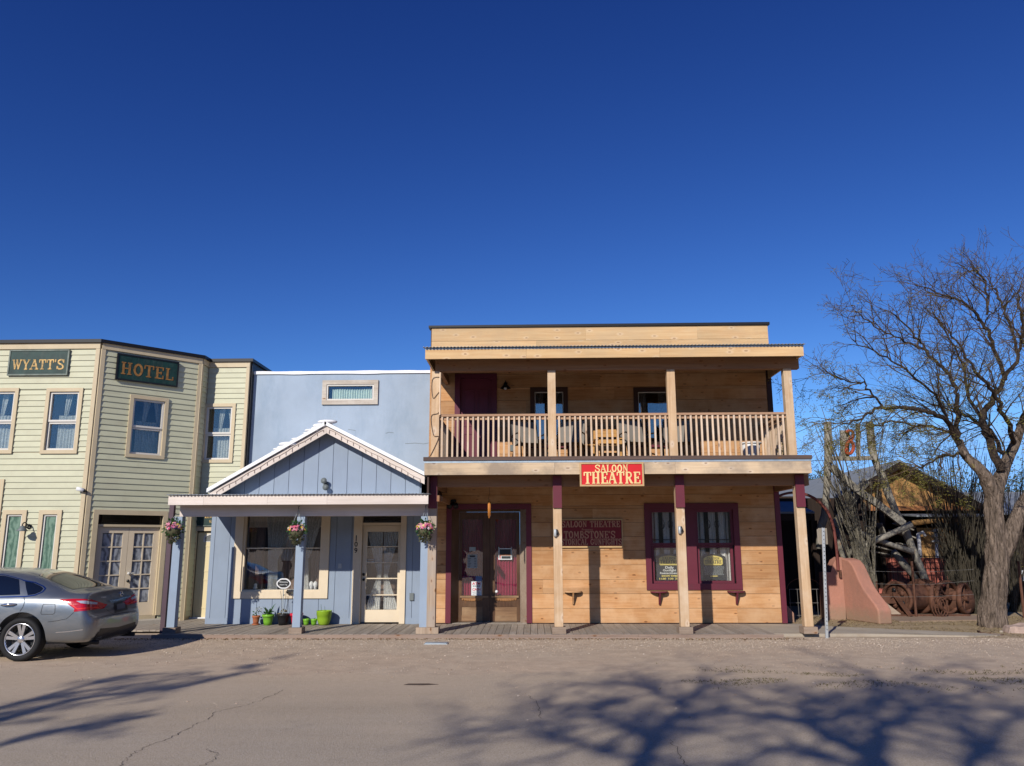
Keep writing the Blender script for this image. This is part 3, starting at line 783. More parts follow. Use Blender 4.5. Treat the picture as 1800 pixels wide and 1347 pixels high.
def hwin(fr, xl, yt, xr, yb, seed):
    a, b, c, e = fr.rect(xl, yt, xr, yb)
    return sash_window(hotel, fr, a, b, c, e, .078, M['tan_trim'], M['vinyl'], M['pane'], .5, .05, curtain=lambda *q: cafe(*q, seed=seed))
hA = [hwin(fA, 78, 683, 142.5, 798, 1), hwin(fA, -35, 683, 29, 798, 5)]
hB = [hwin(fB, 223.5, 697, 292, 806, 9)]
hD = [hwin(fD, 355.5, 710, 412.5, 814, 13)]
# whitewashed narrow windows of the ground floor
def narrow(xl, yt, xr, zb):
    a, b, _, e = fA.rect(xl, yt, xr, yt + 100)
    w = make('window', MB().ring(fA, a, b, zb, e, .09, -.02, .05), M['tan_trim'], hotel)
    make('sash', MB().ring(fA, a + .092, b - .092, zb + .092, e - .092, .035, -.05, .015), M['vinyl'], w)
    make('pane', MB().fbox(fA, a + .127, b - .127, -.02, -.014, zb + .127, e - .127), M['soap_green'], w)
    return (a + .045, b - .045, zb + .045, e - .045)
zn = .75
hA += [narrow(66, 897, 106, zn), narrow(1.5, 897, 44, zn)]
ta, tb, _, te = fA.rect(-38, 843, 4, 943)
mb = MB().ring(fA, ta, tb, .2, te, .09, -.02, .05); w = make('window', mb, M['tan_trim'], hotel)
make('pane', MB().fbox(fA, ta + .09, tb - .09, -.03, -.02, .29, te - .09), M['soap_green'], w)
hA.append((ta + .04, tb - .04, .24, te - .04))
# double glazed door in the angled face
da, db, _, dt = fB.rect(159.5, 897.5, 291, 997)
cas = .10
mb = MB(); mb.fbox(fB, da, db, -.02, .05, dt - cas, dt); mb.fbox(fB, da, da + cas, -.02, .05, .22, dt - cas); mb.fbox(fB, db - cas, db, -.02, .05, .22, dt - cas)
make('door_casing', mb, M['tan_trim'], hotel)
hB.append((da + .05, db - .05, .0, dt - .05))
za = fB.on(225, 926.5, -.08)[1]; zb_ = fB.on(225, 907)[1]
ia, ib = da + cas, db - cas
mb = MB(); mb.fbox(fB, ia, ib, -.14, .0, za, za + .05); mb.fbox(fB, ia, ia + .03, -.14, -.0, .22, za); mb.fbox(fB, ib - .03, ib, -.14, 0, .22, za); mb.fbox(fB, ia, ib, -.14, .02, .15, .22)
tr = make('transom_frame', mb, M['tan_trim'], hotel)
make('pane', MB().fbox(fB, ia, ib, -.06, -.05, za + .052, dt - cas - .002), M['pane_flat'], tr)
room(fB, ia, ib, za + .05, dt - cas, hotel, .6)
mid = (ia + ib) / 2
for k, (a, b) in enumerate(((ia + .032, mid - .003), (mid + .003, ib - .032))):
    st, tp, bt = .115, .13, .28; mb = MB(); z0, z1 = .225, za - .004
    mb.ring(fB, a, b, z0, z1, st, -.10, -.055, bt, tp)
    ga, gb, gc, ge = a + st, b - st, z0 + bt, z1 - tp; gm = (ga + gb) / 2
    mb.fbox(fB, gm - .012, gm + .012, -.098, -.058, gc, ge)
    for i in range(1, 5):
        z = gc + (ge - gc) * i / 5
        mb.fbox(fB, ga, gm - .013, -.097, -.059, z - .012, z + .012); mb.fbox(fB, gm + .013, gb, -.097, -.059, z - .012, z + .012)
    dr = make('door', mb, M['cream_trim'], hotel)
    for i in range(5):
        for u0, u1 in ((ga, gm - .012), (gm + .012, gb)):
            zz = gc + (ge - gc) * i / 5; make('pane', MB().fbox(fB, u0 + .001, u1 - .001, -.085, -.08, zz + .012, zz + (ge - gc) / 5 - .012), M['soap_grey'], dr)
    if k:
        for zz, m_ in ((1.13, 'vinyl'), (.97, 'black')):
            make('door_knob', MB().ball(fB.p(a + .055, -.015, zz), .034, 12), M[m_], dr, True)
        make('door_handle', MB().beam(fB.p(a + .055, -.01, 1.13), fB.p(a + .16, -.01, 1.14), .02, .02), M['vinyl'], dr)
make('door_step', MB().hexa([fB.p(da + .05, .42, .0), fB.p(db + .02, .42, 0), fB.p(db + .02, .0, 0), fB.p(da + .05, .0, 0), fB.p(da + .05, .42, .15), fB.p(db + .02, .42, .15), fB.p(db + .02, 0.0, .15), fB.p(da + .05, 0.0, .15)]), M['step'], hotel)
# entrance door in the recessed face
ea, eb = fD.on(337, 1085)[0], fD.on(337, 1085)[0] + .95
ztop = fD.on(355, 936)[1]; 
mb = MB(); mb.fbox(fD, ea - .09, eb + .09, -.02, .05, ztop + .03, ztop + .13); mb.fbox(fD, ea - .09, ea - .01, -.02, .05, .08, ztop + .03); mb.fbox(fD, eb + .01, eb + .09, -.02, .05, .08, ztop + .03)
make('door_casing', mb, M['tan_trim'], hotel)
M['door_yellow'] = paint('cream yellow door', (.74, .62, .36), .5, .04)
dr = make('door', MB().fbox(fD, ea, eb, -.08, -.035, .10, ztop), M['door_yellow'], hotel)
pm = (ea + eb) / 2
for (a, b, c, e) in ((ea + .13, pm - .06, 1.12, 1.72), (pm + .06, eb - .13, 1.12, 1.72), (ea + .13, pm - .06, .3, .95), (pm + .06, eb - .13, .3, .95)):
    make('door_panel', MB().ring(fD, a, b, c, e, .03, -.034, -.026), M['door_yellow'], dr)
mb = MB(); arch = [fD.p(ea + .13, -.034, 1.80), fD.p(eb - .13, -.034, 1.80), fD.p(eb - .13, -.034, 1.92)] + [fD.p(pm + .345 * math.cos(R(q)), -.034, 1.90 + .13 * math.sin(R(q))) for q in range(10, 180, 20)] + [fD.p(ea + .13, -.034, 1.92)]
mb.prism(arch, (0, .01, 0)); fl = make('fan_light', mb, M['vinyl'], dr)
mb = MB(); mb.prism([fD.p(pm + (q.x - fD.p(pm, 0, 0).x) * .86, -.022, 1.875 + (q.z - 1.875) * .72) for q in arch], (0, .01, 0)); make('pane', mb, M['pane_dark'], fl)
hD.append((ea - .05, eb + .05, 0, ztop + .08))
make('notice', MB().fbox(fD, pm - .12, pm + .14, -.03, -.028, 1.42, 1.78), M['paper'], dr)
make('threshold', MB().fbox(fD, ea - .05, eb + .05, -.1, .06, .075, .10), M['white'], hotel)
# walls
backing(hotel, fA, -5.2, 0, 0, HT + .04, hA, M['tan_trim']); backing(hotel, fB, 0.05, LB - .0, 0, HT + .04, hB, M['tan_trim'])
backing(hotel, fC, .0, LC, 0, HT + .04, [], M['tan_trim']); backing(hotel, fD, 0, D1, 0, HT + .04, hD, M['tan_trim'])
room(fD, ea, eb, .08, ztop, hotel, .5)
zs = HT - .13
n1 = lap_siding(hotel, fA, -4.6, -.09, ZB, zs, hA, M['siding']); n2 = lap_siding(hotel, fB, .10, LB - .085, ZB, zs, hB, M['siding'])
n3 = lap_siding(hotel, fC, .06, LC - .03, ZB, zs, [], M['siding']); n4 = lap_siding(hotel, fD, .03, D1 - .08, ZB, zs, hD, M['siding'])
print('siding', n1, n2, n3, n4)
# corner boards, frieze and black roof edge
make('corner_board', MB().fbox(fA, -.088, .0, 0, .035, 0, zs), M['tan_trim'], hotel)
mb = MB(); mb.hexa([fB.p(.0, .0, 0), fB.p(.014, .034, 0), fB.p(.098, .034, 0), fB.p(.098, 0, 0), fB.p(.0, .0, zs), fB.p(.014, .034, zs), fB.p(.098, .034, zs), fB.p(.098, 0, zs)][:]); make('corner_board', mb, M['tan_trim'], hotel)
make('corner_board', MB().fbox(fB, LB - .083, LB, 0, .035, 0, zs), M['tan_trim'], hotel)
make('corner_board', MB().fbox(fC, -.03, .058, 0, .03, 0, zs), M['tan_trim'], hotel)
make('corner_board', MB().fbox(fD, D1 - .078, D1, 0, .035, 0, zs), M['tan_trim'], hotel)
for fr, a, b in ((fA, -4.8, .0), (fB, .02, LB), (fC, .0, LC - .04), (fD, .04, D1)): make('frieze_board', MB().fbox(fr, a, b, 0, .04, zs, HT), M['tan_trim'], hotel)
def cap(mb, z0, z1, ov):
    p = [(-14.7, 17.0 - ov), (-9.5 + ov * .41, 17.0 - ov), (endB.x + ov, endB.y - ov * .41), (endB.x + ov, 19.0 - ov), (endB.x + D1 + ov, 19 - ov), (endB.x + D1 + ov, 27), (-14.7, 27)]
    mb.prism([(x, y, z0) for x, y in p], (0, 0, z1 - z0))
mb = MB(); cap(mb, HT, HT + .075, .085); make('roof_edge', mb, M['black_cap'], hotel)
mb = MB(); mb.box(endB.x + D1 - .0, endB.x + D1 + .04, 19.04, 27, 0, HT - .002); make('side_wall', mb, M['black_cap'], hotel)
mb = MB(); mb.box(-14.69, -14.6, 17, 27, 0, HT - .002); mb.box(-14.6, -14.1, 17.0, 17.1, 0, HT - .004); mb.box(-14.6, -7, 26.9, 27, 0, HT - .002); make('side_wall', mb, M['siding'], hotel)
# fittings of the hotel
lp = thing('wall_lamp', 'black gooseneck barn lamp between the two whitewashed green windows', 'lamp', fA.p(*(lambda q: (q[0], .05, q[1]))(fA.on(52, 930))))
c = ORG[lp.name]
make('mount', MB().lathe([(.055, 0), (.055, -.02), (.03, -.035)], c + Vector((0, .03, .05)), 'y', 12), M['black'], lp)
make('arm', MB().tube(catmull([c + Vector((0, 0, .06)), c + Vector((0, -.12, .13)), c + Vector((0, -.2, .1)), c + Vector((0, -.2, .04))], 4), .012, 6), M['black'], lp, True)
make('lamp_shade', MB().lathe([(.03, .06), (.05, .045), (.06, .01), (.115, -.045), (.112, -.048), (.055, .005)], c + Vector((0, -.2, 0)), 'z', 18), M['fixture'], lp, True)
fl = thing('camera', 'small white security camera on the corner board of the green hotel', 'camera', fA.p(-.06, .06, fA.on(140, 862)[1]))
c = ORG[fl.name]; make('camera_body', MB().tube([c + Vector((-.09, -.06, .03)), c + Vector((.05, -.03, -.015))], .042, 10), M['white'], fl, True); make('bracket', MB().tube([c + Vector((.02, -.03, 0)), c + Vector((.07, .05, -.03))], .014, 6), M['black'], fl)
make('lens', MB().tube([c + Vector((.05, -.03, -.015)), c + Vector((.075, -.026, -.02))], .034, 10), M['black'], fl, True)

def board_sign(fr, xl, yt, xr, yb, board, rim, label, th=.03, rw=.03, d0=.03, tilt=0):
    a, b, c, e = fr.rect(xl, yt, xr, yb, d0)
    t = thing('wall_sign', label, 'sign', fr.p((a + b) / 2, d0, c), None)
    make('signboard', MB().fbox(fr, a + rw, b - rw, d0, d0 + th, c + rw, e - rw), board, t)
    make('sign_rim', MB().ring(fr, a, b, c, e, rw, d0, d0 + th + .014), rim, t)
    return t, a, b, c, e, d0 + th
t, a, b, c, e, d = board_sign(fA, 16.7, 615.5, 122, 660.5, M['sign_green'], M['sign_green_rim'], 'dark green board with gilt letters on the sunny front face of the hotel')
carve("WYATT'S", .225, fA, (a + b) / 2, d, c + .13, M['gold'], t, (b - a) * .87, .03)
t, a, b, c, e, d = board_sign(fB, 203, 629, 313, 674.5, M['sign_green'], M['black'], 'dark green board with brown-gold letters on the angled face of the hotel', .035)
carve("HOTEL", .275, fB, (a + b) / 2, d, c + .14, M['gold_old'], t, (b - a) * .86, .04)
zz = fD.on(360, 924)[1]
t = thing('wall_sign', 'small green sign over the yellow hotel door, half hidden by blue wall', 'sign', fD.p(pm, .05, zz))
make('signboard', MB().fbox(fD, ea - .02, eb + .1, .052, .075, zz, zz + .36), M['sign_green'], t)
make('sign_rim', MB().ring(fD, ea - .04, eb + .12, zz - .02, zz + .38, .02, .05, .085), M['sign_green_rim'], t)
carve('ENTRANCE', .11, fD, pm + .05, .075, zz + .17, M['gold'], t, .72, .03)
words('for Guests', .10, fD, pm + .02, .077, zz + .06, M['gold'], t)
# slim dark post of the hotel porch, left of the first blue post
mp = thing('porch_post', 'slim dark purple post left of the first blue post', 'post', G(287, 1105, .0))
p0 = P(295, 1000, 16.12)
make('shaft', MB().box(p0.x - .045, p0.x + .045, p0.y - .045, p0.y + .045, .0, 2.62), M['mauve'], mp)

# ================================================================== BLUE HOUSE
YB, YU, YP, YF = 17.75, 19.2, 15.95, 15.5
house = thing('blue_house', 'blue-grey shop with gabled porch and cream trim between hotel and saloon', 'house', (-4.5, 18, 0))
fb = Frame(0, YB); fu = Frame(0, YU)
BL = fb.on(364, 1060)[0]; BR = -2.315
# big shop window
wa, wb, wz0, _ = fb.rect(412, 905, 579, 1052); wz1 = fb.on(500, 893)[1]
ga, gb, gz0, _ = fb.rect(431, 905, 563, 1037); zmid = fb.on(500, 964)[1]
mb = MB().fbox(fb, wa, wb, -.02, .05, wz0, gz0 - .03); mb.fbox(fb, wa, ga - .05, -.02, .05, gz0 - .03, wz1); mb.fbox(fb, gb + .01, wb, -.02, .05, gz0 - .03, wz1)
mb.fbox(fb, wa - .03, wb + .03, -.02, .05, wz1, wz1 + .12)
win = make('window', mb, M['cream_trim'], house)
mb = MB().fbox(fb, ga - .05, gb + .01, -.06, .02, gz0 - .03, gz0); mb.fbox(fb, ga - .05, ga, -.06, .02, gz0, wz1); mb.fbox(fb, gb, gb + .01, -.06, .02, gz0, wz1); mb.fbox(fb, ga, gb, -.06, -.02, zmid - .014, zmid + .014)
make('sash', mb, M['cream_trim'], win)
make('pane', MB().fbox(fb, ga, gb, -.045, -.039, gz0, zmid - .014), M['pane'], win); make('pane', MB().fbox(fb, ga, gb, -.045, -.039, zmid + .014, wz1), M['pane'], win)
make('window_ledge', MB().fbox(fb, ga - .04, gb, -.35, -.061, gz0 - .02, gz0), M['white'], win)
room(fb, ga - .05, gb, gz0 - .3, wz1 + .1, win, 1.1, 'room')
W_ = gb - ga; H_ = wz1 - gz0
make('curtain', pleats(MB(), fb, ga, gb, wz1 - .42, wz1, -.16, .016, .08, 3, 3), M['sheer'], win)                       # valance
make('curtain', pleats(MB(), fb, lambda t: ga + W_ * (.30 - .12 * t * t + (.1 * (t - .45) if t > .45 else 0)), lambda t: ga + W_ * (.43 + (.42 * (t - .42) if t > .42 else -.04 * t)), gz0, wz1 - .2, -.13, .018, .075, 12, 4), M['lace'], win)
make('curtain', pleats(MB(), fb, lambda t: ga + W_ * (.45 + (.55 * (t - .5) if t > .5 else .06 * t)), lambda t: ga + W_ * (.60 + (.1 * t)), gz0 + .35 * H_, wz1 - .2, -.15, .018, .075, 10, 5), M['sheer'], win)
make('curtain', pleats(MB(), fb, lambda t: ga + W_ * (.71 + .03 * t), lambda t: ga + W_ * (.85 + (.26 * (t - .45) if t > .45 else -.06 * t)), gz0, wz1 - .2, -.13, .018, .075, 12, 6), M['lace'], win)
for k, (u0, u1) in enumerate(((.0, .2), (.44, .72), (.84, 1.0))):
    make('drape', pleats(MB(), fb, ga + W_ * u0, ga + W_ * u1, gz0, wz1 - .1, -.30, .03, .13, 3, 7 + k), M['drape'], win)
make('figurine', MB().lathe([(.001, 0), (.045, 0), (.05, .04), (.03, .07), (.04, .1), (.02, .125), (.001, .13)], (ga + .22, YB + .14, gz0), 'z', 12), M['paper'], win, True)
for dx in (0, .09): make('figurine', MB().lathe([(.001, 0), (.03, 0), (.035, .05), (.05, .09), (.045, .14), (.02, .17), (.001, .175)], (gb - .2 + dx, YB + .13, gz0), 'z', 12), M['white'], win, True)
hb = [(wa + .02, wb - .02, wz0 + .02, 2.9)]
# door
fa, fbx, _, _ = fb.rect(620.5, 905, 713.5, 1094); la, lb, _, lt = fb.rect(635, 924, 703.5, 1094)
mb = MB().fbox(fb, fa, la, -.1, .05, .075, 2.55); mb.fbox(fb, lb, fbx, -.1, .05, .075, 2.55); mb.fbox(fb, la, lb, -.1, .03, lt, lt + .06); mb.fbox(fb, la, lb, -.1, .03, 2.42, 2.55)
dc = make('door_casing', mb, M['cream_trim'], house)
make('pane', MB().fbox(fb, la, lb, -.06, -.05, lt + .06, 2.42), M['pane_flat'], dc)
room(fb, la, lb, .1, 2.5, house, 1.2, 'room')
dz0, dz1 = .10, lt - .005
a, b, c, e = fb.rect(644.5, 935, 699, 1072, -.06)
mb = MB(); mb.fbox(fb, la + .004, a, -.09, -.045, dz0, dz1); mb.fbox(fb, b, lb - .004, -.09, -.045, dz0, dz1); mb.fbox(fb, a, b, -.09, -.045, dz0, c); mb.fbox(fb, a, b, -.09, -.045, e, dz1)
zs_ = [c] + [fb.on(672, y, -.06)[1] for y in (1046, 1017, 989, 961)] + [e]
for z in zs_[1:-1]: mb.fbox(fb, a, b, -.085, -.05, z - .011, z + .011)
dr = make('door', mb, M['cream_trim'], house)
for i in range(5): make('pane', MB().fbox(fb, a, b, -.07, -.065, zs_[i] + .011, zs_[i + 1] - .011), M['pane'], dr)
W2 = b - a; me_ = (a + b) / 2
def waist(side):
    def f(t):
        q = abs(t - .44)
        g = .02 + .13 * (q / .44 if t < .44 else q / .56)
        return me_ + side * W2 * (.10 + min(.42, g * 2.9))
    return f
make('curtain', pleats(MB(), fb, waist(-1), lambda t: me_ - W2 * .02 - .03 * (1 - t), c, e, -.13, .012, .05, 16, 21), M['lace'], dr)
make('curtain', pleats(MB(), fb, lambda t: me_ + W2 * .02 + .03 * (1 - t), waist(1), c, e, -.13, .012, .05, 16, 22), M['lace'], dr)
make('curtain', pleats(MB(), fb, a - .02, b + .02, c - .1, e + .1, -.5, .02, .15, 3, 25), M['drape'], dr)
for y in (1010, 1019):
    q = fb.on(639.5, y, -.045); make('door_knob', MB().ball(fb.p(q[0], -.025, q[1]), .03, 10, (1, .7, 1)), M['black'], dr, True)
make('mail_slot', MB().ring(fb, a - .0, a + .16, fb.on(650, 988)[1] + .0, fb.on(650, 984)[1] + .005, .008, -.044, -.035), M['galv'], dr)
words('1', .17, fb, fb.on(627, 950)[0], .051, fb.on(627, 951)[1], M['number'], dc, bold=.003, name='house_number'); words('0', .15, fb, fb.on(627, 950)[0], .051, fb.on(627, 961)[1], M['number'], dc, bold=.003, name='house_number'); words('9', .15, fb, fb.on(627, 950)[0], .051, fb.on(627, 972)[1], M['number'], dc, bold=.003, name='house_number')
hb.append((fa + .02, fbx - .02, 0, 2.6))
backing(house, fb, BL, BR, 0, 2.75, hb, M['blue'])
batten_wall(house, fb, BL, BR, .19, 2.75, hb, M['blue'], .335, BL + .085)
make('skirt_board', MB().fbox(fb, BL, fa, 0, .018, .06, .19), M['blue'], house); make('skirt_board', MB().fbox(fb, fbx, BR, 0, .018, .06, .19), M['blue'], house)
make('side_wall', MB().box(BL - .02, BL - .001, YB + .0, YU + 4, 0, 2.74), M['blue'], house)
q = fb.on(724, 1049); make('outlet_box', MB().fbox(fb, q[0] - .045, q[0] + .045, .014, .05, q[1] - .075, q[1] + .075), M['fixture'], house)
q = fb.on(598, 995); make('outlet_box', MB().fbox(fb, q[0] - .04, q[0] + .04, .014, .03, q[1] - .05, q[1] + .05), M['galv'], house)
# upper plaster wall behind the porch gable
uz = fu.on(600, 655)[1]; UL = fu.on(438, 700)[0] + .02
ua, ub, uc, ue = fu.rect(567, 669, 665, 711.5)
mb = MB()
for a, b, c, e in cut((UL - .3, -2.25, 2.4, uz), [(ua + .05, ub - .05, uc + .05, ue - .05)]): mb.fbox(fu, a, b, -.2, 0, c, e)
mb.box(UL - .3, UL - .1, YU + .2, YU + 7, 2.4, uz); mb.box(-2.45, -2.25, YU + .2, YU + 7, 2.4, uz)
make('plaster_wall', mb, M['stucco'], house)
mb = MB(); k = 0; n = 90; rr = random.Random(4)
for i in range(n + 1):
    x = UL - .32 + (-2.22 - UL + .32) * i / n; h = .035 + .02 * noise.noise(Vector((x * 1.4, 0, 3))) ; lo = .035 + .045 * max(0, noise.noise(Vector((x * 1.1, 4, 3)))) 
    mb.v += [Vector((x, YU - .035, uz - lo)), Vector((x, YU - .035, uz + h)), Vector((x, YU + .3, uz + h)), Vector((x, YU + .3, uz - lo))]
for i in range(n):
    a = i * 4
    for j in range(4): mb.f.append((a + j, a + (j + 1) % 4, a + 4 + (j + 1) % 4, a + 4 + j)); mb.m.append(0)
mb.f += [(0, 1, 2, 3), (n * 4 + 3, n * 4 + 2, n * 4 + 1, n * 4)]; mb.m += [0, 0]
make('parapet_coating', mb, M['white_coat'], house)
M['casing_grey'] = wood('bare grey window casing', (.60, .53, .44), (.40, .34, .28), 'x', .2, .1, (.72, .68, .6), .5)
w = make('window', MB().ring(fu, ua, ub, uc, ue, .105, -.02, .05), M['casing_grey'], house)
make('sash', MB().ring(fu, ua + .105, ub - .105, uc + .105, ue - .105, .035, -.05, .03), M['vinyl'], w)
make('pane', MB().fbox(fu, ua + .14, ub - .14, -.03, -.025, uc + .14, ue - .14), M['pane'], w)
make('curtain', pleats(MB(), fu, ua + .22, ub - .15, uc + .14, ue - .2, -.09, .018, .06, 3, 31), M['curtain_teal'], w)
room(fu, ua + .1, ub - .1, uc + .1, ue - .1, w, .6)
# porch roof, fascia, beam
def side_wedge(x0, x1, y0, y1, zb, za, zc):
    return MB().hexa([(x0, y0, zb), (x1, y0, zb), (x1, y1, zb), (x0, y1, zb), (x0, y0, za), (x1, y0, za), (x1, y1, zc), (x0, y1, zc)])
PL, PR = P(296, 878, YF).x, P(753, 878, YF).x
zf1, zf0 = P(525, 870.5, YF).z, P(525, 887, YF).z
x = PL
for i, xe in enumerate((P(358, 878, YF).x, P(470, 878, YF).x, P(575, 878, YF).x, PR)):
    make('fascia_board', MB().box(x, xe - .003, YF, YF + .035, zf0, zf1), M['fascia_white'], house); x = xe
make('fascia_board', side_wedge(PL, PL + .035, YF + .036, YB, zf0 + .01, zf1 + .0, zf1 + .098), M['fascia_white'], house)
make('corrugated_roof', corrugated(MB(), PL - .03, PR + .02, YF - .05, zf1 + .012, YB + .0, zf1 + .11), M['corr'], house, True)
bz0 = P(525, 907.5, YP - .08).z
make('porch_beam', MB().box(PL + .08, PR - .04, YP - .08, YP + .08, bz0, zf1 - .03), M['fascia_white'], house)
for x_ in [PL + .25 + i * .62 for i in range(9)]: make('rafter', MB().box(x_, x_ + .045, YF + .04, YP - .085, zf1 - .13, zf1 - .015), M['beam'], house)  # brown in place of cream, to deepen the shade under the porch
for x_ in [PL + .25 + i * .62 for i in range(9)]: make('rafter', MB().box(x_, x_ + .045, YP + .085, YB - .02, zf1 - .1, zf1 - .01), M['beam'], house)
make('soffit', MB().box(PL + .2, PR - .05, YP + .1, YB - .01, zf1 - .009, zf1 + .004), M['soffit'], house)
for cr_ in (((612, 755), (625, 757), (625, 768), (617, 769)), ((712, 780), (730, 779), (745, 780.5), (757, 778)), ((678, 762), (684, 760), (692, 761)), ((520, 770), (522, 780))):
    q_ = [fu.on(*w_) for w_ in cr_]; mb = MB()
    for (s0_, za_), (s1_, zb__) in zip(q_, q_[1:]): mb.hexa([fu.p(s0_, .003, za_ - .005), fu.p(s1_, .003, zb__ - .005), fu.p(s1_, -.001, zb__ - .005), fu.p(s0_, -.001, za_ - .005), fu.p(s0_, .003, za_ + .004), fu.p(s1_, .003, zb__ + .004), fu.p(s1_, -.001, zb__ + .004), fu.p(s0_, -.001, za_ + .004)])
    make('plaster_crack', mb, M['fixture'], house)
# gable above the porch
YG = 15.84; fg = Frame(0, YG)
YR = 15.55
pk = P(574.5, 748, YR); lf = P(420, 837, YR); rt = P(749, 839, YR)
sl = (pk.z - lf.z) / (pk.x - lf.x); sr = (pk.z - rt.z) / (rt.x - pk.x); 
bh = P(574, 748, YR).z - P(574, 761.5, YR).z
gx0 = P(368, 868, YR).x; gx1 = P(746, 858, YR).x
zl = lambda x: pk.z - sl * (pk.x - x) if x < pk.x else pk.z - sr * (x - pk.x)
vb = bh * 1.0
for s_, xe in ((-1, gx0), (1, gx1)):
    x0, x1 = (xe, pk.x - .001) if s_ < 0 else (pk.x + .001, xe)
    mb = MB().hexa([(x0, YR, zl(x0) - vb), (x1, YR, zl(x1) - vb), (x1, YR + .035, zl(x1) - vb), (x0, YR + .035, zl(x0) - vb), (x0, YR, zl(x0)), (x1, YR, zl(x1)), (x1, YR + .035, zl(x1)), (x0, YR + .035, zl(x0))])
    make('barge_board', mb, M['fascia_white'], house)
    t0, t1 = .012, .085
    mb = MB().hexa([(x0 - .04, YR - .05, zl(x0) + t0), (x1, YR - .05, zl(x1) + t0), (x1, YU - .002, zl(x1) + t0), (x0 - .04, YU - .002, zl(x0) + t0), (x0 - .04, YR - .05, zl(x0) + t1), (x1, YR - .05, zl(x1) + t1), (x1, YU - .002, zl(x1) + t1), (x0 - .04, YU - .002, zl(x0) + t1)])
    make('gable_roof', mb, M['white_coat'], house)
    mb = MB().hexa([(x0, YR + .036, zl(x0) - .03), (x1, YR + .036, zl(x1) - .03), (x1, YG, zl(x1) - .03), (x0, YG, zl(x0) - .03), (x0, YR + .036, zl(x0) + .008), (x1, YR + .036, zl(x1) + .008), (x1, YG, zl(x1) + .008), (x0, YG, zl(x0) + .008)])
    make('gable_soffit', mb, M['fascia_white'], house)
# foamy white lumps on the left slope and the ridge
mb = MB()
for i, (px, w_, h_) in enumerate(((572, .20, .045), (560, .16, .05), (546, .16, .035), (520, .12, .03), (505, .2, .05), (490, .14, .03))):
    q = P(px, 800, YR); mb.ball((q.x, YR + .05, zl(q.x) + .08), 1, 14, (w_, .11, h_)); mb.ball((q.x - w_ * .5, YR + .06, zl(q.x - w_ * .5) + .075), 1, 12, (w_ * .7, .1, h_ * .7))
make('roof_coating_lump', mb, M['white_coat'], house, True, kind='stuff')
top = lambda s: zl(s) - .04
batten_wall(house, fg, gx0 + .12, gx1 - .1, zf1 - .02, 9, [], M['blue'], .29, gx0 + .3, 'gable_board', top=lambda s: max(zf1 + .0, top(s)))
mb = MB(); mb.prism([(gx0 + .12, YG + .002, zf1 - .02), (gx1 - .1, YG + .002, zf1 - .02), (gx1 - .1, YG + .002, zl(gx1 - .1) - .04), (pk.x, YG + .002, pk.z - .04), (gx0 + .12, YG + .002, zl(gx0 + .12) - .04)], (0, .08, 0)); make('gable_wall', mb, M['blue'], house)
# twin flood light on the gable
q = P(574, 852, YG); fl = thing('flood_light', 'grey twin flood light low on the blue gable', 'light', (q.x, YG - .02, q.z - .05))
make('mount', MB().lathe([(.055, 0), (.055, -.035), (.02, -.04)], (q.x, YG - .014, q.z - .0), 'y', 12), M['fixture'], fl, True)
for dx, dz in ((-.01, .06), (.01, -.06)): make('lamp_head', MB().tube([(q.x + dx, YG - .04, q.z + dz * .5), (q.x + dx * 2, YG - .10, q.z + dz), (q.x + dx * 2, YG - .15, q.z + dz * 1.1)], [.03, .045, .06], 12), M['fixture'], fl, True)
# string of light drops along the barge boards
ls = thing('string_lights', 'string of small unlit icicle lights along the gable barge boards', 'string lights', (pk.x, YR, pk.z - .2))
mb = MB(); rr = random.Random(3)
for s_ in (-1, 1):
    xe = gx0 if s_ < 0 else gx1; n = int(abs(xe - pk.x) / .12); pts = []
    for i in range(n):
        x = pk.x + s_ * (.06 + i * .12); z = zl(x) - .055 - (.05 * (abs(x - pk.x) / 2.2 if s_ > 0 else 0)); pts.append((x, YR - .008, z + .012 * math.sin(i * 1.7)))
        l = rr.uniform(.03, .08); mb.tube([(x, YR - .01, z), (x + rr.uniform(-.01, .01), YR - .012, z - l)], .006, 4)
    mb.tube(pts, .004, 4)
make('light_strand', mb, paint('brown wire', (.32, .24, .2), .6, .1), ls, kind='stuff')

# ================================================================== porch posts of the blue house
def foot(t, x, y, w, h=.11, dy=None, mat='block'):
    dy = dy or w; make('foot_block', MB().box(x - w, x + w, y - dy, y + dy, DZ, DZ + h), M[mat], t)
grp = 'blue posts of the gabled porch'
tops = bz0 - .002
for px, lb_ in ((310, 'leftmost blue square porch post, beside the parked car'), (527, 'middle blue square porch post, in front of the shop window'), (746.5, 'right blue square porch post, touching a brown wooden post')):
    g = P(px, 1000, YP)
    t = thing('porch_post', lb_, 'post', (g.x, YP, DZ), grp)
    hw = .078
    make('shaft', MB().box(g.x - hw, g.x + hw, YP - hw, YP + hw, DZ + .11, tops), M['blue_post'], t, auto=.006)
    if px < 700: foot(t, g.x, YP, .125)
    else: make('foot_block', MB().box(g.x - .13, g.x + .30, YP - .15, YP + .14, DZ, DZ + .115), M['post_grey'], t)

# ================================================================== SALOON
YS = 17.85; fs = Frame(0, YS)
saloon = thing('saloon', 'two-storey knotty pine saloon with balcony and maroon trim', 'saloon', (1.5, 18, 0))
SL, SR = -2.30, 5.40; STOP = 6.62
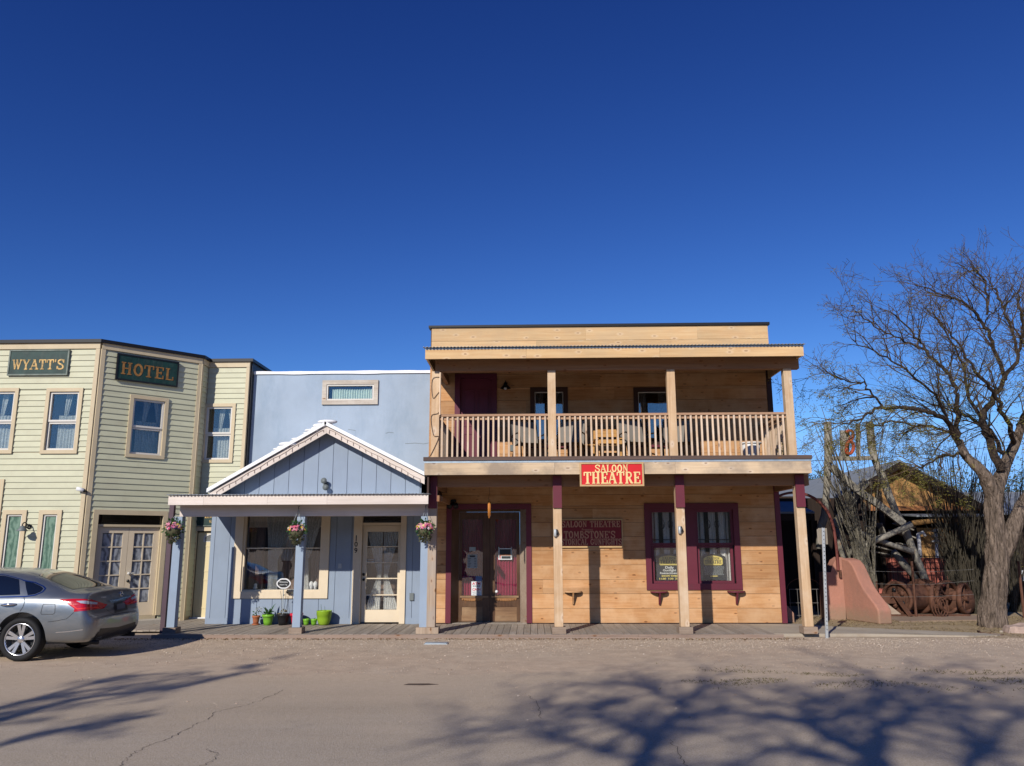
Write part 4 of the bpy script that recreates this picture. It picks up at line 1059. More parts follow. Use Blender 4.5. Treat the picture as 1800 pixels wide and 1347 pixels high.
# door alcove
oa, ob, _, ot = fs.rect(784, 886, 934.5, 1095); cw = .115
mb = MB().fbox(fs, oa, ob, -.02, .045, ot - .12, ot); mb.fbox(fs, oa, oa + cw, -.02, .045, .075, ot - .12); mb.fbox(fs, ob - cw, ob, -.02, .045, .075, ot - .12)
make('door_casing', mb, M['maroon'], saloon)
AD = .26; fdo = Frame(0, YS + AD)
ja, jb = oa + cw, ob - cw; da, db = ja + .14, jb - .14; zt = ot - .12
mb = MB()
mb.hexa([(ja, YS - .01, DZ), (ja + .002, YS + .0, DZ), (da, YS + AD, DZ), (da - .05, YS + AD, DZ), (ja, YS - .01, zt), (ja + .002, YS, zt), (da, YS + AD, zt), (da - .05, YS + AD, zt)])
make('door_jamb', mb, M['old_door'], saloon)
mb = MB(); mb.hexa([(jb - .002, YS, DZ), (jb, YS - .01, DZ), (db + .05, YS + AD, DZ), (db, YS + AD, DZ), (jb - .002, YS, zt), (jb, YS - .01, zt), (db + .05, YS + AD, zt), (db, YS + AD, zt)])
make('door_jamb', mb, M['block'], saloon)
mb = MB(); mb.box(ja, jb, YS - .015, YS + AD, zt - .001, zt + .05); make('door_head', mb, M['old_door'], saloon)
mb = MB(); mb.box(ja - .1, jb + .1, YS + .02, YS + AD + .1, DZ - .03, DZ); make('door_sill', mb, M['deck'], saloon)
zd1 = fdo.on(860, 900)[1]
make('door_head', MB().fbox(fdo, da, db, -.06, 0, zd1, zt), M['old_door'], saloon)
mdl = fdo.on(861, 1000)[0]
gz0, gz1 = fdo.on(860, 1047)[1], fdo.on(860, 913)[1]
for k, (a, b, g0, g1) in enumerate(((da + .004, mdl - .003, 812, 848.5), (mdl + .003, db - .004, 870, 908))):
    ga_, gb_ = fdo.on(g0, 1000)[0], fdo.on(g1, 1000)[0]
    zk = fdo.on(860, 1083)[1]; zp = fdo.on(860, 1067)[1]
    mb = MB(); z0 = DZ + .012
    mb.fbox(fdo, a, ga_, -.05, -.0, z0, zd1 - .004); mb.fbox(fdo, gb_, b, -.05, 0, z0, zd1 - .004); mb.fbox(fdo, ga_, gb_, -.05, 0, gz1, zd1 - .004)
    mb.fbox(fdo, ga_, gb_, -.05, 0, zp, gz0)
    dr = make('door', mb, M['old_door'], saloon)
    make('pane', MB().fbox(fdo, ga_, gb_, -.03, -.024, gz0, gz1), M['pane'], dr)
    make('curtain', pleats(MB(), fdo, ga_ - .02, gb_ + .02, gz0 - .03, gz1 + .02, -.09, .016, .062, 4, 40 + k), M['curtain_red'], dr)
    make('ledge', MB().fbox(fdo, a + .03, b - .03, .001, .035, gz0 - .045, gz0 - .005), M['old_kick'], dr)
    mb = MB()
    for i in range(9):
        u = ga_ + (gb_ - ga_) * (i + .5) / 9; r_ = .02 + .018 * math.sin(math.pi * (i + .5) / 9)
        mb.lathe([(.001, 0), (r_, 0), (r_ * .8, -.014), (.001, -.018)], (u, YS + AD - .001, gz0 - .075 - r_ * .4), 'y', 8)
    mb.fbox(fdo, ga_, gb_, .0, .02, gz0 - .07, gz0 - .047)
    make('carved_scroll', mb, M['carved'], dr, kind='stuff')
    make('door_panel', MB().fbox(fdo, ga_, gb_, -.04, -.012, zk + .01, zp), M['old_kick'], dr)
    make('kick_panel', MB().fbox(fdo, ga_, gb_, -.04, -.002, z0, zk + .01), M['old_kick'], dr)
    if k: make('door_knob', MB().ball((fdo.on(873, 1040)[0], YS + AD - .05, fdo.on(873, 1040)[1]), .033, 12), M['white'], dr, True)
room(fdo, da + .05, db - .05, .3, zd1 - .1, saloon, .7)
def sheet(fr, x0, y0, x1, y1, d, mat, label, par=None, name='notice'):
    a, b, c, e = fr.rect(x0, y0, x1, y1, d)
    t = make(name, MB().fbox(fr, a, b, d, d + .002, c, e), mat, None, label=label, cat='notice')
    return t, a, b, c, e
t, a, b, c, e = sheet(fdo, 825, 962, 836, 969, -.022, M['paper_grey'], 'small grey card taped high inside the left saloon door glass')
t, a, b, c, e = sheet(fdo, 821.6, 975, 839, 999, -.022, M['paper_grey'], 'pale grey printed sheet in the middle of the left saloon door glass')
mb = MB()
mb.fbox(fdo, a + .05, b - .05, -.0199, -.0185, e - .055, e - .02)
for i in range(6): mb.fbox(fdo, a + .02, a + .06 + .01 * (i % 3), -.0199, -.0185, c + .03 + i * .035, c + .04 + i * .035); mb.fbox(fdo, b - .07, b - .02, -.0199, -.0185, c + .03 + i * .035, c + .04 + i * .035)
make('lettering', mb, M['ink'], t)
t, a, b, c, e = sheet(fdo, 828.5, 1022, 846.6, 1047, -.022, M['paper'], 'white notice with red and dark print low in the left saloon door glass')
um = (a + b) / 2; hh = (e - c); 
words('ATM', .075, fdo, um, -.0195, e - .075, M['ink_red'], t, width=(b - a) * .8, bold=.002); words('INSIDE', .035, fdo, um, -.0195, e - .115, M['ink'], t, width=(b - a) * .7, bold=.001)
words('CASH', .07, fdo, um, -.0195, c + .105, M['ink_red'], t, width=(b - a) * .8, bold=.002); words('EXIT THRU', .03, fdo, um, -.0195, c + .06, M['ink'], t, width=(b - a) * .75); words('GIFT SHOP', .03, fdo, um, -.0195, c + .02, M['ink'], t, width=(b - a) * .75)
t, a, b, c, e = sheet(fdo, 836, 1013, 847, 1021.5, -.022, paint('blue sticker', (.10, .16, .32), .5), 'small blue sticker just above the white notice in the left saloon door')
t, a, b, c, e = sheet(fdo, 876, 964, 900, 984, -.022, M['paper'], 'framed open sign in the right saloon door glass')
make('sign_panel', MB().fbox(fdo, a + .03, b - .03, -.0199, -.017, c + .11, e - .02), M['poster'], t); make('sign_panel', MB().fbox(fdo, a + .03, b - .03, -.0199, -.017, c + .085, c + .108), paint('orange strip', (.6, .22, .06), .5), t)
make('sign_panel', MB().fbox(fdo, a + .03, a + .05, -.0199, -.017, c + .02, c + .083), M['ink_red'], t); make('sign_panel', MB().fbox(fdo, a + .07, b - .03, -.0199, -.017, c + .02, c + .075), M['poster'], t)
for u in (a + .01, b - .01): make('sign_post', MB().fbox(fdo, u - .012, u + .012, -.021, -.01, c + .05, e + .03), M['paper_grey'], t)

# ground floor double window
oa2, ob2, oc2, oe2 = fs.rect(1134, 885, 1300.5, 1037)
cw = .12
mb = MB().ring(fs, oa2, ob2, oc2, oe2, cw, -.02, .05, .13, .14)
win = make('window', mb, M['maroon'], saloon)
m0, m1 = fs.on(1206.5, 960)[0], fs.on(1224, 960)[0]
make('mullion', MB().fbox(fs, m0, m1, -.05, .03, oc2 + .13, oe2 - .14), M['maroon'], win)
hs = [(oa2 + .05, ob2 - .05, oc2 + .05, oe2 - .05), (oa + .05, ob - .05, 0, ot - .05)]
zr = fs.on(1200, 957)[1]
for k, (a, b) in enumerate(((oa2 + cw, m0), (m1, ob2 - cw))):
    c, e = oc2 + .13, oe2 - .14
    make('sash', MB().ring(fs, a + .001, b - .001, zr - .02, e, .05, -.06, -.01), M['maroon'], win)
    make('sash', MB().ring(fs, a + .02, b - .02, c, zr - .022, .055, -.10, -.061), M['maroon'], win)
    make('pane', MB().fbox(fs, a + .05, b - .05, -.04, -.034, zr + .03, e - .05), M['pane'], win)
    make('pane', MB().fbox(fs, a + .075, b - .075, -.09, -.084, c + .055, zr - .077), M['pane'], win)
    mb = MB()
    for i in range(4):
        x = a + .12 + (b - a - .24) * i / 3; mb.tube([fs.p(x, -.17, c), fs.p(x, -.17, e)], .0075, 5)
        if i in (1, 2):
            for q in (-1, 1):
                zc = (c + zr) / 2 if 0 else zr + .42
                for zc in (zr + .42, c + .42): mb.tube([fs.p(x + q * .06 * math.sin(u) * (1 - u / 9), -.17, zc + .11 * math.cos(u) * (1 - u / 12)) for u in [v * .45 for v in range(12)]], .006, 4)
    mb.tube([fs.p(a + .03, -.172, zr + .10), fs.p(b - .03, -.172, zr + .10)], .008, 5); mb.tube([fs.p(a + .03, -.172, zr - .1), fs.p(b - .03, -.172, zr - .1)], .008, 5)
    make('window_bars', mb, M['black'], win, kind='stuff')
    for j, (u0, u1) in enumerate(((.06, .29), (.40, .60), (.68, .93))):
        make('curtain', pleats(MB(), fs, a + (b - a) * u0, a + (b - a) * u1, c, e, -.24, .02, .09, 3, 60 + j + 5 * k), M['curtain_white'], win)
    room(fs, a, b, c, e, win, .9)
# posters standing in the window
def poster(x0, y0, x1, y1, label):
    a, b, c, e = fs.rect(x0, y0, x1, y1, -.15); um = (a + b) / 2
    t = thing('poster', label, 'poster', fs.p(um, -.15, c))
    pts = [fs.p(a, -.15, c), fs.p(b, -.15, c), fs.p(b, -.15, e - .06)] + [fs.p(b - .03 - .03 * q, -.15, e - .06 + .03 * q) for q in (1, 2)] + [fs.p(a + .03 + .03 * q, -.15, e - .06 + .03 * q) for q in (2, 1)] + [fs.p(a, -.15, e - .06)]
    make('poster_board', MB().prism(pts, (0, .006, 0)), M['poster'], t)
    bw_, bz1 = (b - a) * .38, e - .04; bz0 = bz1 - .20
    pts = [fs.p(um + bw_ * q, -.148, z) for q, z in ((-.85, bz0), (.85, bz0), (1, bz0 + .03), (1, bz1 - .06), (.85, bz1 - .03), (.5, bz1 - .005), (0, bz1 + .01), (-.5, bz1 - .005), (-.85, bz1 - .03), (-1, bz1 - .06), (-1, bz0 + .03))]
    make('poster_badge', MB().prism(pts, (0, .002, 0)), M['poster_yellow'], t)
    carve('SALOON', .05, fs, um, -.148, bz0 + .12, M['ink'], t, bw_ * 1.35, .05, .002); carve('THEATRE', .075, fs, um, -.148, bz0 + .035, M['ink'], t, bw_ * 1.72, .04, .002)
    return t, a, b, c, e, um, bz0
t, a, b, c, e, um, z = poster(1153, 974, 1200, 1020, 'black poster with yellow badge in the left window pane, behind the post')
for i, (tx, sz, f) in enumerate((('Daily', .07, .32), ('Gunfight', .065, .5), ('Reenactments', .06, .72), ('SHOW TIMES', .05, .6), ('11:30  1:30  3:30', .05, .8))):
    words(tx, sz, fs, um, -.147, z - .07 - i * .058, M['ink_white'] if i < 3 else M['poster_yellow'], t, width=(b - a) * f, bold=.002)
t, a, b, c, e, um, z = poster(1232, 974, 1276, 1020, 'black poster with yellow badge and lines of small print in the right window pane')
mb = MB(); rr = random.Random(2)
for i in range(8):
    zz = z - .035 - i * .024; u = a + .06 + rr.uniform(0, .03)
    while u < b - .07: w_ = rr.uniform(.012, .05); mb.fbox(fs, u, min(u + w_, b - .05), -.148, -.1465, zz, zz + .009); u += w_ + .01
make('small_print', mb, M['paper_grey'], t, kind='stuff')
make('small_print', MB().fbox(fs, um - .08, um + .08, -.148, -.146, c + .075, c + .095), M['poster_yellow'], t)

# upstairs: door and windows
ZF = 3.43
ua, ub, _, ut = fs.rect(799.5, 657.5, 873.5, 757)
mb = MB().fbox(fs, ua, ub, -.02, .045, ut - .11, ut); mb.fbox(fs, ua, ua + .12, -.02, .045, ZF, ut - .11); mb.fbox(fs, ub - .12, ub, -.02, .045, ZF, ut - .11)
make('door_casing', mb, M['maroon_door'], saloon)
a, b = ua + .12, ub - .12
dr = make('door', MB().fbox(fs, a, b, -.06, -.02, ZF + .02, ut - .11), M['maroon_door'], saloon)
for u0, u1 in ((.1, .45), (.55, .9)):
    for z0, z1 in ((.2, .75), (.9, 1.75)):
        make('door_panel', MB().ring(fs, a + (b - a) * u0, a + (b - a) * u1, ZF + z0, ZF + z1, .03, -.02, -.008), M['maroon_door'], dr)
hs.append((ua + .05, ub - .05, ZF - .02, ut - .05))
for px0, px1, lbl in ((932, 998, 0), (1113.5, 1182, 1)):
    a, b, _, e = fs.rect(px0, 681.5, px1, 720); zb_ = ZF + .42
    w = make('window', MB().ring(fs, a, b, zb_, e, .10, -.02, .045), M['dark_brown'], saloon)
    ia, ib, ic, ie = a + .101, b - .101, zb_ + .101, e - .101; zm = (ic + ie) / 2 
    make('sash', MB().ring(fs, ia, ib, zm, ie, .02, -.05, -.005), M['vinyl'], w); make('sash', MB().ring(fs, ia, ib, ic, zm - .002, .03, -.07, -.03), M['dark_brown'], w)
    make('pane', MB().fbox(fs, ia + .02, ib - .02, -.03, -.024, zm + .02, ie - .02), M['pane_dark'], w); make('pane', MB().fbox(fs, ia + .03, ib - .03, -.05, -.044, ic + .03, zm - .032), M['pane_dark'], w)
    for u0, u1 in ((.02, .3), (.7, .98)): make('curtain', pleats(MB(), fs, ia + (ib - ia) * u0, ia + (ib - ia) * u1, ic, ie, -.14, .014, .06, 3, 80), M['lace_dim'], w)
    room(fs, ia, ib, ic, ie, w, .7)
    make('window_sill', MB().fbox(fs, a, b, .046, .08, zb_ - .02, zb_ + .03), M['maroon'], w)
    hs.append((a + .04, b - .04, zb_ + .04, e - .04))
# walls of boards
ZJ = 3.28
backing(saloon, fs, SL, SR, 0, STOP, hs, M['dark_brown'])
k1 = plank_wall(saloon, fs, SL + .1, SR - .115, .08, 5.98, hs, M['pine'], .302, seed=5)
ze = P(1000, 603, YS).z
k2 = plank_wall(saloon, fs, SL + .02, SR - .002, 5.985, STOP - .0, hs, M['pine_up'], .32, 'parapet_board', seed=9)
print('boards', k1, k2)
make('corner_board', MB().fbox(fs, SR - .11, SR, .0, .035, .07, ZJ - .1), M['maroon'], saloon)
make('corner_board', MB().fbox(fs, SR - .11, SR, .0, .035, ZJ + .17, 5.98), M['dark_brown'], saloon)
make('corner_board', MB().fbox(fs, SL, SL + .1, .0, .03, .07, 5.98), M['pine'], saloon)
make('side_wall', MB().box(SL - .0, SL + .12, YS + .125, YS + 9, 0, STOP - .01), M['pine'], saloon); make('side_wall', MB().box(SR - .12, SR, YS + .125, YS + 9, 0, STOP - .01), M['dark_brown'], saloon)
make('parapet_cap', MB().hexa([(SL - .05, YS - .06, STOP), (SR + .04, YS - .06, STOP), (SR + .04, YS + .2, STOP), (SL - .05, YS + .2, STOP), (SL - .05, YS - .06, STOP + .05), (SR + .04, YS - .06, STOP + .06), (SR + .04, YS + .2, STOP + .06), (SL - .05, YS + .2, STOP + .05)]), M['black_cap'], saloon)
make('flat_roof', MB().box(SL + .12, SR - .12, YS + .21, YS + 9, STOP - .6, STOP - .5), M['black_cap'], saloon)
# balcony floor, fascia, beam
bx0, bx1 = P(746, 820, YF).x, P(1426.5, 820, YF).x
z1, z0 = P(1090, 812.5, YF).z, P(1090, 833.5, YF).z
xs = [bx0, P(975, 820, YF).x, P(1187, 820, YF).x, bx1]
for a, b in zip(xs, xs[1:]): make('balcony_fascia', MB().box(a, b - .003, YF, YF + .04, z0, z1), M['fascia'], saloon)
for u0, u1 in ((bx0, bx0 + .045), (bx1 - .045, bx1)): make('balcony_fascia', MB().box(u0, u1, YF + .101, YS - .01, z0, z1), M['fascia'], saloon); make('deck_rim', MB().box(u0 - .02, u1 + .02, YF + .451, YS - .01, z1 + .001, P(1090, 802, YF).z), M['rim'], saloon)
z2 = P(1090, 808.5, YF).z
make('flashing', MB().box(bx0 - .005, bx1 + .005, YF - .006, YF + .1, z1 + .001, z2), M['flash'], saloon)
z3 = P(1090, 802, YF).z
bxe = [bx0 - .02, P(967, 800, YF).x, P(1180, 800, YF).x, bx1 + .02]
for a, b in zip(bxe, bxe[1:]): make('deck_rim', MB().box(a, b - .004, YF - .03, YF + .45, z2 + .001, z3), M['rim'], saloon)
x = bx0 + .05; i = 0
while x < bx1 - .05:
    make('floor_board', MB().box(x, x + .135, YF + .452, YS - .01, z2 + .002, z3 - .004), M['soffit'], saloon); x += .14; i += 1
lb0 = P(1090, 855, YP - .07).z
make('porch_beam', MB().box(bx0 + .12, P(1410, 840, YP).x + .1, YP - .075, YP + .075, lb0, z0 + .12), M['beam'], saloon)
for i in range(12):
    x_ = bx0 + .3 + i * (bx1 - bx0 - .6) / 11; make('joist', MB().box(x_, x_ + .05, YP + .08, YS - .02, z0 + .02, z1 - .01), M['beam'], saloon)
make('side_beam', MB().box(bx0 + .12, bx0 + .2, YP + .08, YS - .02, lb0, z0 + .02), M['beam'], saloon); make('side_beam', MB().box(P(1410, 840, YP).x, P(1410, 840, YP).x + .1, YP + .08, YS + .2, lb0, z0 + .02), M['beam'], saloon)  # left beam added to stop sun leaking onto the wall by the door
# upper roof
rz1, rz0 = P(1080, 612, YF).z, P(1080, 628.5, YF).z
rx0, rx1 = P(747.5, 620, YF).x, P(1412.5, 614, YF).x
xs = [rx0, P(925, 620, YF).x, P(1160, 620, YF).x, rx1]
for a, b in zip(xs, xs[1:]): make('roof_fascia', MB().box(a, b - .003, YF, YF + .04, rz0, rz1), M['pine_up'], saloon)
for u0, u1 in ((rx0, rx0 + .04), (rx1 - .04, rx1)): make('roof_fascia', side_wedge(u0, u1, YF + .041, YS - .01, rz0 + .02, rz1 + .01, rz1 + .275), M['pine_up'], saloon)
make('sun_block_board', MB().box(bx0 + .05, bx0 + .085, YF + .06, YS - .02, z0 - .38, z0 - .001), M['dark_brown'], saloon)  # added board: stops sun slipping in between porch roof and balcony
make('roof_flashing', MB().box(rx0 - .004, rx1 + .004, YF - .008, YF + .05, rz1 + .001, rz1 + .022), M['flash'], saloon)
make('corrugated_roof', corrugated(MB(), rx0 - .04, rx1 + .04, YF - .07, rz1 + .036, YS - .001, rz1 + .30), M['corr'], saloon, True)
ub0 = P(1080, 650.5, YP - .07).z
make('upper_beam', MB().box(rx0 + .16, P(1402, 640, YP).x, YP - .075, YP + .075, ub0, rz0 + .10), M['beam'], saloon)
make('upper_beam', MB().box(rx0 + .16, rx0 + .24, YP + .08, YS - .01, ub0 + .1, rz0 + .1), M['beam'], saloon)
for i in range(12):
    x_ = rx0 + .3 + i * (rx1 - rx0 - .6) / 11; make('rafter', MB().box(x_, x_ + .045, YF + .045, YP - .08, rz0 + .06, rz1 - .0), M['beam'], saloon)
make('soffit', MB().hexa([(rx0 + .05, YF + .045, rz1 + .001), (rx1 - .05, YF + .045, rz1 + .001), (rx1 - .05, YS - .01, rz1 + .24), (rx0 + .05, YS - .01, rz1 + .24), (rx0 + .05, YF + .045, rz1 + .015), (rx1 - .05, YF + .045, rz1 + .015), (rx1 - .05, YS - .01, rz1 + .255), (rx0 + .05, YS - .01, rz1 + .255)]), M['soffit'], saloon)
# posts
hw = .083
def low(px, lbl, dx=0):
    x = P(px, 1000, YP).x
    t = thing('porch_post', lbl, 'post', (x, YP, DZ), 'pine posts under the balcony')
    zc = P(1090, 893, YP).z
    make('shaft', MB().box(x - hw, x + hw, YP - hw, YP + hw, DZ + (.12 if px > 800 else .116), lb0 - .001), M['post_grey'] if px < 800 else M['post'], t, auto=.005)
    make('post_cap', MB().box(x - hw - (.0 if px > 800 else .0), x + hw + .004, YP - hw - .04, YP - hw - .001, zc, z0 + .0), M['maroon'], t)
    if px > 800: make('foot_block', MB().box(x - .13, x + .13, YP - .15, YP + .13, DZ, DZ + .12), M['block'], t)
    return x
xa = low(759.5, 'brown weathered porch post, joined to the right blue post'); xb = low(981, 'pine porch post just left of the dark red wall sign'); xc = low(1199, 'pine porch post in front of the saloon window'); xd = low(1413, 'rightmost pine porch post, at the open corner of the saloon')
for px, lbl in ((766, 'leftmost upper balcony post with a loose wire wound round it'), (970, 'second upper balcony post from the left'), (1180.5, 'third upper balcony post, right of the second upstairs window'), (1386.5, 'rightmost upper balcony post, standing against the sky')):
    g = P(px, 720, YP); x = g.x
    t = thing('balcony_post', lbl, 'post', (x, YP, z3), 'pine posts on the balcony')
    make('shaft', MB().box(x - .08, x + .08, YP - .08, YP + .08, z3, ub0 - .001), M['post'], t, auto=.005)
UPX = [P(px, 720, YP).x for px in (766, 970, 1180.5, 1386.5)]
wire = thing('wire', 'loose brown wire wound around the leftmost balcony post', 'wire', (UPX[0], YP - .1, 3.5))
pts = [P(x, y, YP - .095) for x, y in ((775, 663), (760, 667), (761, 700), (773, 690), (772, 724), (758, 732), (762, 765), (771, 769), (757, 800), (753, 803))]
make('wire_strand', MB().tube(catmull(pts, 5), .006, 4), paint('brown cable', (.12, .07, .045), .6), wire)
pp = [P(774, 655, YP - .1), P(773, 730, YP - .1)]
make('conduit', MB().tube(pp, .018, 6), M['baluster'], wire)
# railings
def rail(x0, x1, label, n, y=YP, along='x', y0=None, y1=None, x=None):
    t = thing('balcony_railing', label, 'railing', ((x0 + x1) / 2, y, z3) if along == 'x' else (x, (y0 + y1) / 2, z3), 'railings round the balcony')
    zt = P(1090, 727.5, YP).z; rr = random.Random(n)
    if along == 'x':
        make('top_rail', MB().box(x0, x1, y - .075, y + .06, zt - .045, zt), M['rail'], t); make('lower_rail', MB().box(x0, x1, y - .03, y + .02, zt - .11, zt - .046), M['rail'], t)
        for i in range(n):
            u = x0 + (x1 - x0) * (i + .6) / (n + .2) + rr.uniform(-.004, .004)
            make('baluster', MB().box(u - .018, u + .018, y - .066, y - .031, z3 + .0, zt - .047), M['baluster'], t)
    else:
        make('top_rail', MB().box(x - .06, x + .06, y0, y1, zt - .045, zt), M['rail'], t); make('lower_rail', MB().box(x - .02, x + .02, y0, y1, zt - .11, zt - .046), M['rail'], t)
        for i in range(n):
            u = y0 + (y1 - y0) * (i + .6) / (n + .2)
            make('baluster', MB().box(x + .021, x + .056, u - .018, u + .018, z3, zt - .047), M['baluster'], t)
rail(UPX[0] + .08, UPX[1] - .08, 'left front railing, in front of the maroon balcony door', 21); rail(UPX[1] + .08, UPX[2] - .08, 'middle front railing, between the second and third balcony posts', 21); rail(UPX[2] + .08, UPX[3] - .08, 'right front railing, with the white tub behind it', 20)
rail(0, 0, 'side railing at the right end of the balcony, going back to the wall', 17, along='y', y0=YP + .08, y1=YS - .03, x=UPX[3] - .02)
rail(0, 0, 'side railing at the left end of the balcony, beside the plaster wall', 17, along='y', y0=YP + .08, y1=YS - .03, x=UPX[0] - .0)

# ================================================================== SIGNS AND SMALL FITTINGS OF THE SALOON
ff = Frame(0, YF)
a, b, c, e = ff.rect(1019, 813, 1131.6, 855, .03)
t = thing('hanging_sign', 'bright red sign with cream letters fixed to the balcony fascia', 'sign', ff.p((a + b) / 2, .03, c))
make('signboard', MB().fbox(ff, a + .03, b - .03, .008, .035, c + .03, e - .03), M['sign_red'], t)
make('sign_rim', MB().ring(ff, a, b, c, e, .032, .006, .05), M['sign_rim'], t)
carve('SALOON', .14, ff, ff.on(1075, 824, .035)[0], .035, ff.on(1075, 830, .035)[1], M['letter_cream'], t, .64, .03, .012)
carve('THEATRE', .225, ff, ff.on(1076, 840, .035)[0], .035, ff.on(1076, 850.5, .035)[1], M['letter_cream'], t, 1.09, .02, .012)
a, b, c, e = fs.rect(972, 912.5, 1095, 963, .05)
t = thing('wall_sign', 'dark red three-line sign on the pine wall beside the second post', 'sign', fs.p((a + b) / 2, .03, c))
make('signboard', MB().fbox(fs, a + .03, b - .03, .025, .05, c + .035, e - .03), M['sign_maroon'], t)
make('sign_rim', MB().ring(fs, a, b, c, e, .026, .024, .062, .035), M['sign_rim'], t)
carve('SALOON THEATRE', .135, fs, fs.on(1038, 920)[0], .05, fs.on(1038, 927)[1], M['letter_dim'], t, 1.28, .03)
words('Presents', .07, fs, fs.on(1032, 931)[0], .052, fs.on(1032, 933)[1], M['letter_dim'], t)
carve("TOMBSTONE'S", .155, fs, fs.on(1036, 940)[0], .05, fs.on(1036, 946.5)[1], M['letter_dim'], t, 1.12, .03)
carve('HISTORICAL GUNFIGHTS', .13, fs, fs.on(1034, 952)[0], .05, fs.on(1034, 958)[1], M['letter_dim'], t, 1.46, .02)
# hooks on the posts
for px, py, lbl in ((976, 937, 'small grey metal ashtray fixed to the second porch post'), (1194.5, 932, 'small grey metal ashtray fixed to the third porch post')):
    q = P(px, py, YP - .09); t = thing('ashtray', lbl, 'ashtray', q, 'ashtrays on the porch posts')
    make('tube', MB().tube([q + Vector((0, -.02, -.075)), q + Vector((0, -.02, -.05)), q + Vector((0, -.02, .06)), q + Vector((0, -.02, .075))], [.025, .033, .033, .02], 12), M['galv'], t, True)
    make('hood', MB().tube([q + Vector((.03, -.03, -.045)), q + Vector((.045, -.035, .0)), q + Vector((.03, -.03, .07))], [.015, .022, .012], 8), M['black'], t, True)
# half-round shelves
for px, py, w, mt, lbl in ((1007, 1041, .19, 'pine', 'small bare wooden half-round shelf on the pine wall'), (1158, 1041.5, .19, 'maroon', 'maroon half-round shelf under the left part of the window'), (1293, 1041, .19, 'maroon', 'maroon half-round shelf under the right part of the window')):
    q = P(px, py, YS); t = thing('shelf', lbl, 'shelf', q, 'half-round drink shelves')
    pts = [(q.x - w, YS - .051, q.z)] + [(q.x - w * math.cos(R(k)), YS - .051 - w * .8 * math.sin(R(k)), q.z) for k in range(15, 180, 15)] + [(q.x + w, YS - .051, q.z)]
    make('shelf_board', MB().prism(pts, (0, 0, .028)), M[mt], t)
    make('bracket', MB().hexa([(q.x - .016, YS - .07, q.z - .25), (q.x + .016, YS - .07, q.z - .25), (q.x + .016, YS - .024, q.z - .25), (q.x - .016, YS - .024, q.z - .25), (q.x - .016, YS - .19, q.z - .002), (q.x + .016, YS - .19, q.z - .002), (q.x + .016, YS - .024, q.z - .002), (q.x - .016, YS - .024, q.z - .002)]), M[mt], t)
# wall lamps of the saloon
def barn_lamp(q, lbl, s=1.0, bulb=True):
    t = thing('wall_lamp', lbl, 'lamp', q)
    make('mount', MB().box(q.x - .04, q.x + .04, q.y - .03, q.y + .03, q.z - .0, q.z + .12 * s), M['black'], t)
    make('arm', MB().tube(catmull([q + Vector((0, -.02, .09)), q + Vector((0, -.1, .14)), q + Vector((0, -.16, .08))], 4), .014, 6), M['black'], t, True)
    c = q + Vector((0, -.16, 0)); make('lamp_shade', MB().lathe([(.025, .08 * s), (.04, .07 * s), (.05, .03), (.12 * s, -.04 * s), (.117 * s, -.045 * s), (.045, .02)], c, 'z', 16), M['black'], t, True)
    if bulb: make('bulb', MB().ball(c + Vector((0, 0, -.045 * s)), .035, 8), M['white'], t, True)
barn_lamp(P(889, 682, YS - .05), 'black cone lamp on the balcony wall beside the maroon door')
q = P(797, 884, YS - .06); t = thing('flood_light', 'black twin spotlight above the left corner of the saloon door', 'light', q)
make('mount', MB().box(q.x - .06, q.x + .06, q.y, q.y + .035, q.z - .04, q.z + .07), M['black'], t)
for dx in (-.06, .06): make('lamp_head', MB().tube([q + Vector((dx * .4, 0, .0)), q + Vector((dx, -.1, -.05)), q + Vector((dx * 1.2, -.18, -.09))], [.03, .055, .06], 10), M['black'], t, True)
# wind chime
q = P(860, 878, 16.35); t = thing('wind_chime', 'slim orange wind chime hanging before the saloon door', 'chime', (q.x, q.y, P(860, 912, 16.35).z))
M['chime'] = paint('orange bamboo', (.62, .24, .05), .5, .1)
z0 = P(860, 912, 16.35).z
make('tube', MB().tube([(q.x, q.y, z0 + .01), (q.x, q.y, q.z)], .016, 8), M['chime'], t, True)
for dx in (-.022, .022): make('tube', MB().tube([(q.x + dx, q.y + .015, z0 + .05), (q.x + dx, q.y + .015, q.z - .03)], .007, 6), M['chime'], t, True)
make('cord', MB().tube([(q.x - .02, q.y, q.z), (q.x + .01, q.y, q.z + .13), (q.x, q.y, 2.86)], .004, 4), M['ink'], t)
q = fs.on(900, 788); make('outlet_box', MB().fbox(fs, q[0] - .04, q[0] + .04, .02, .045, q[1] - .07, q[1] + .07), M['fixture'], saloon)

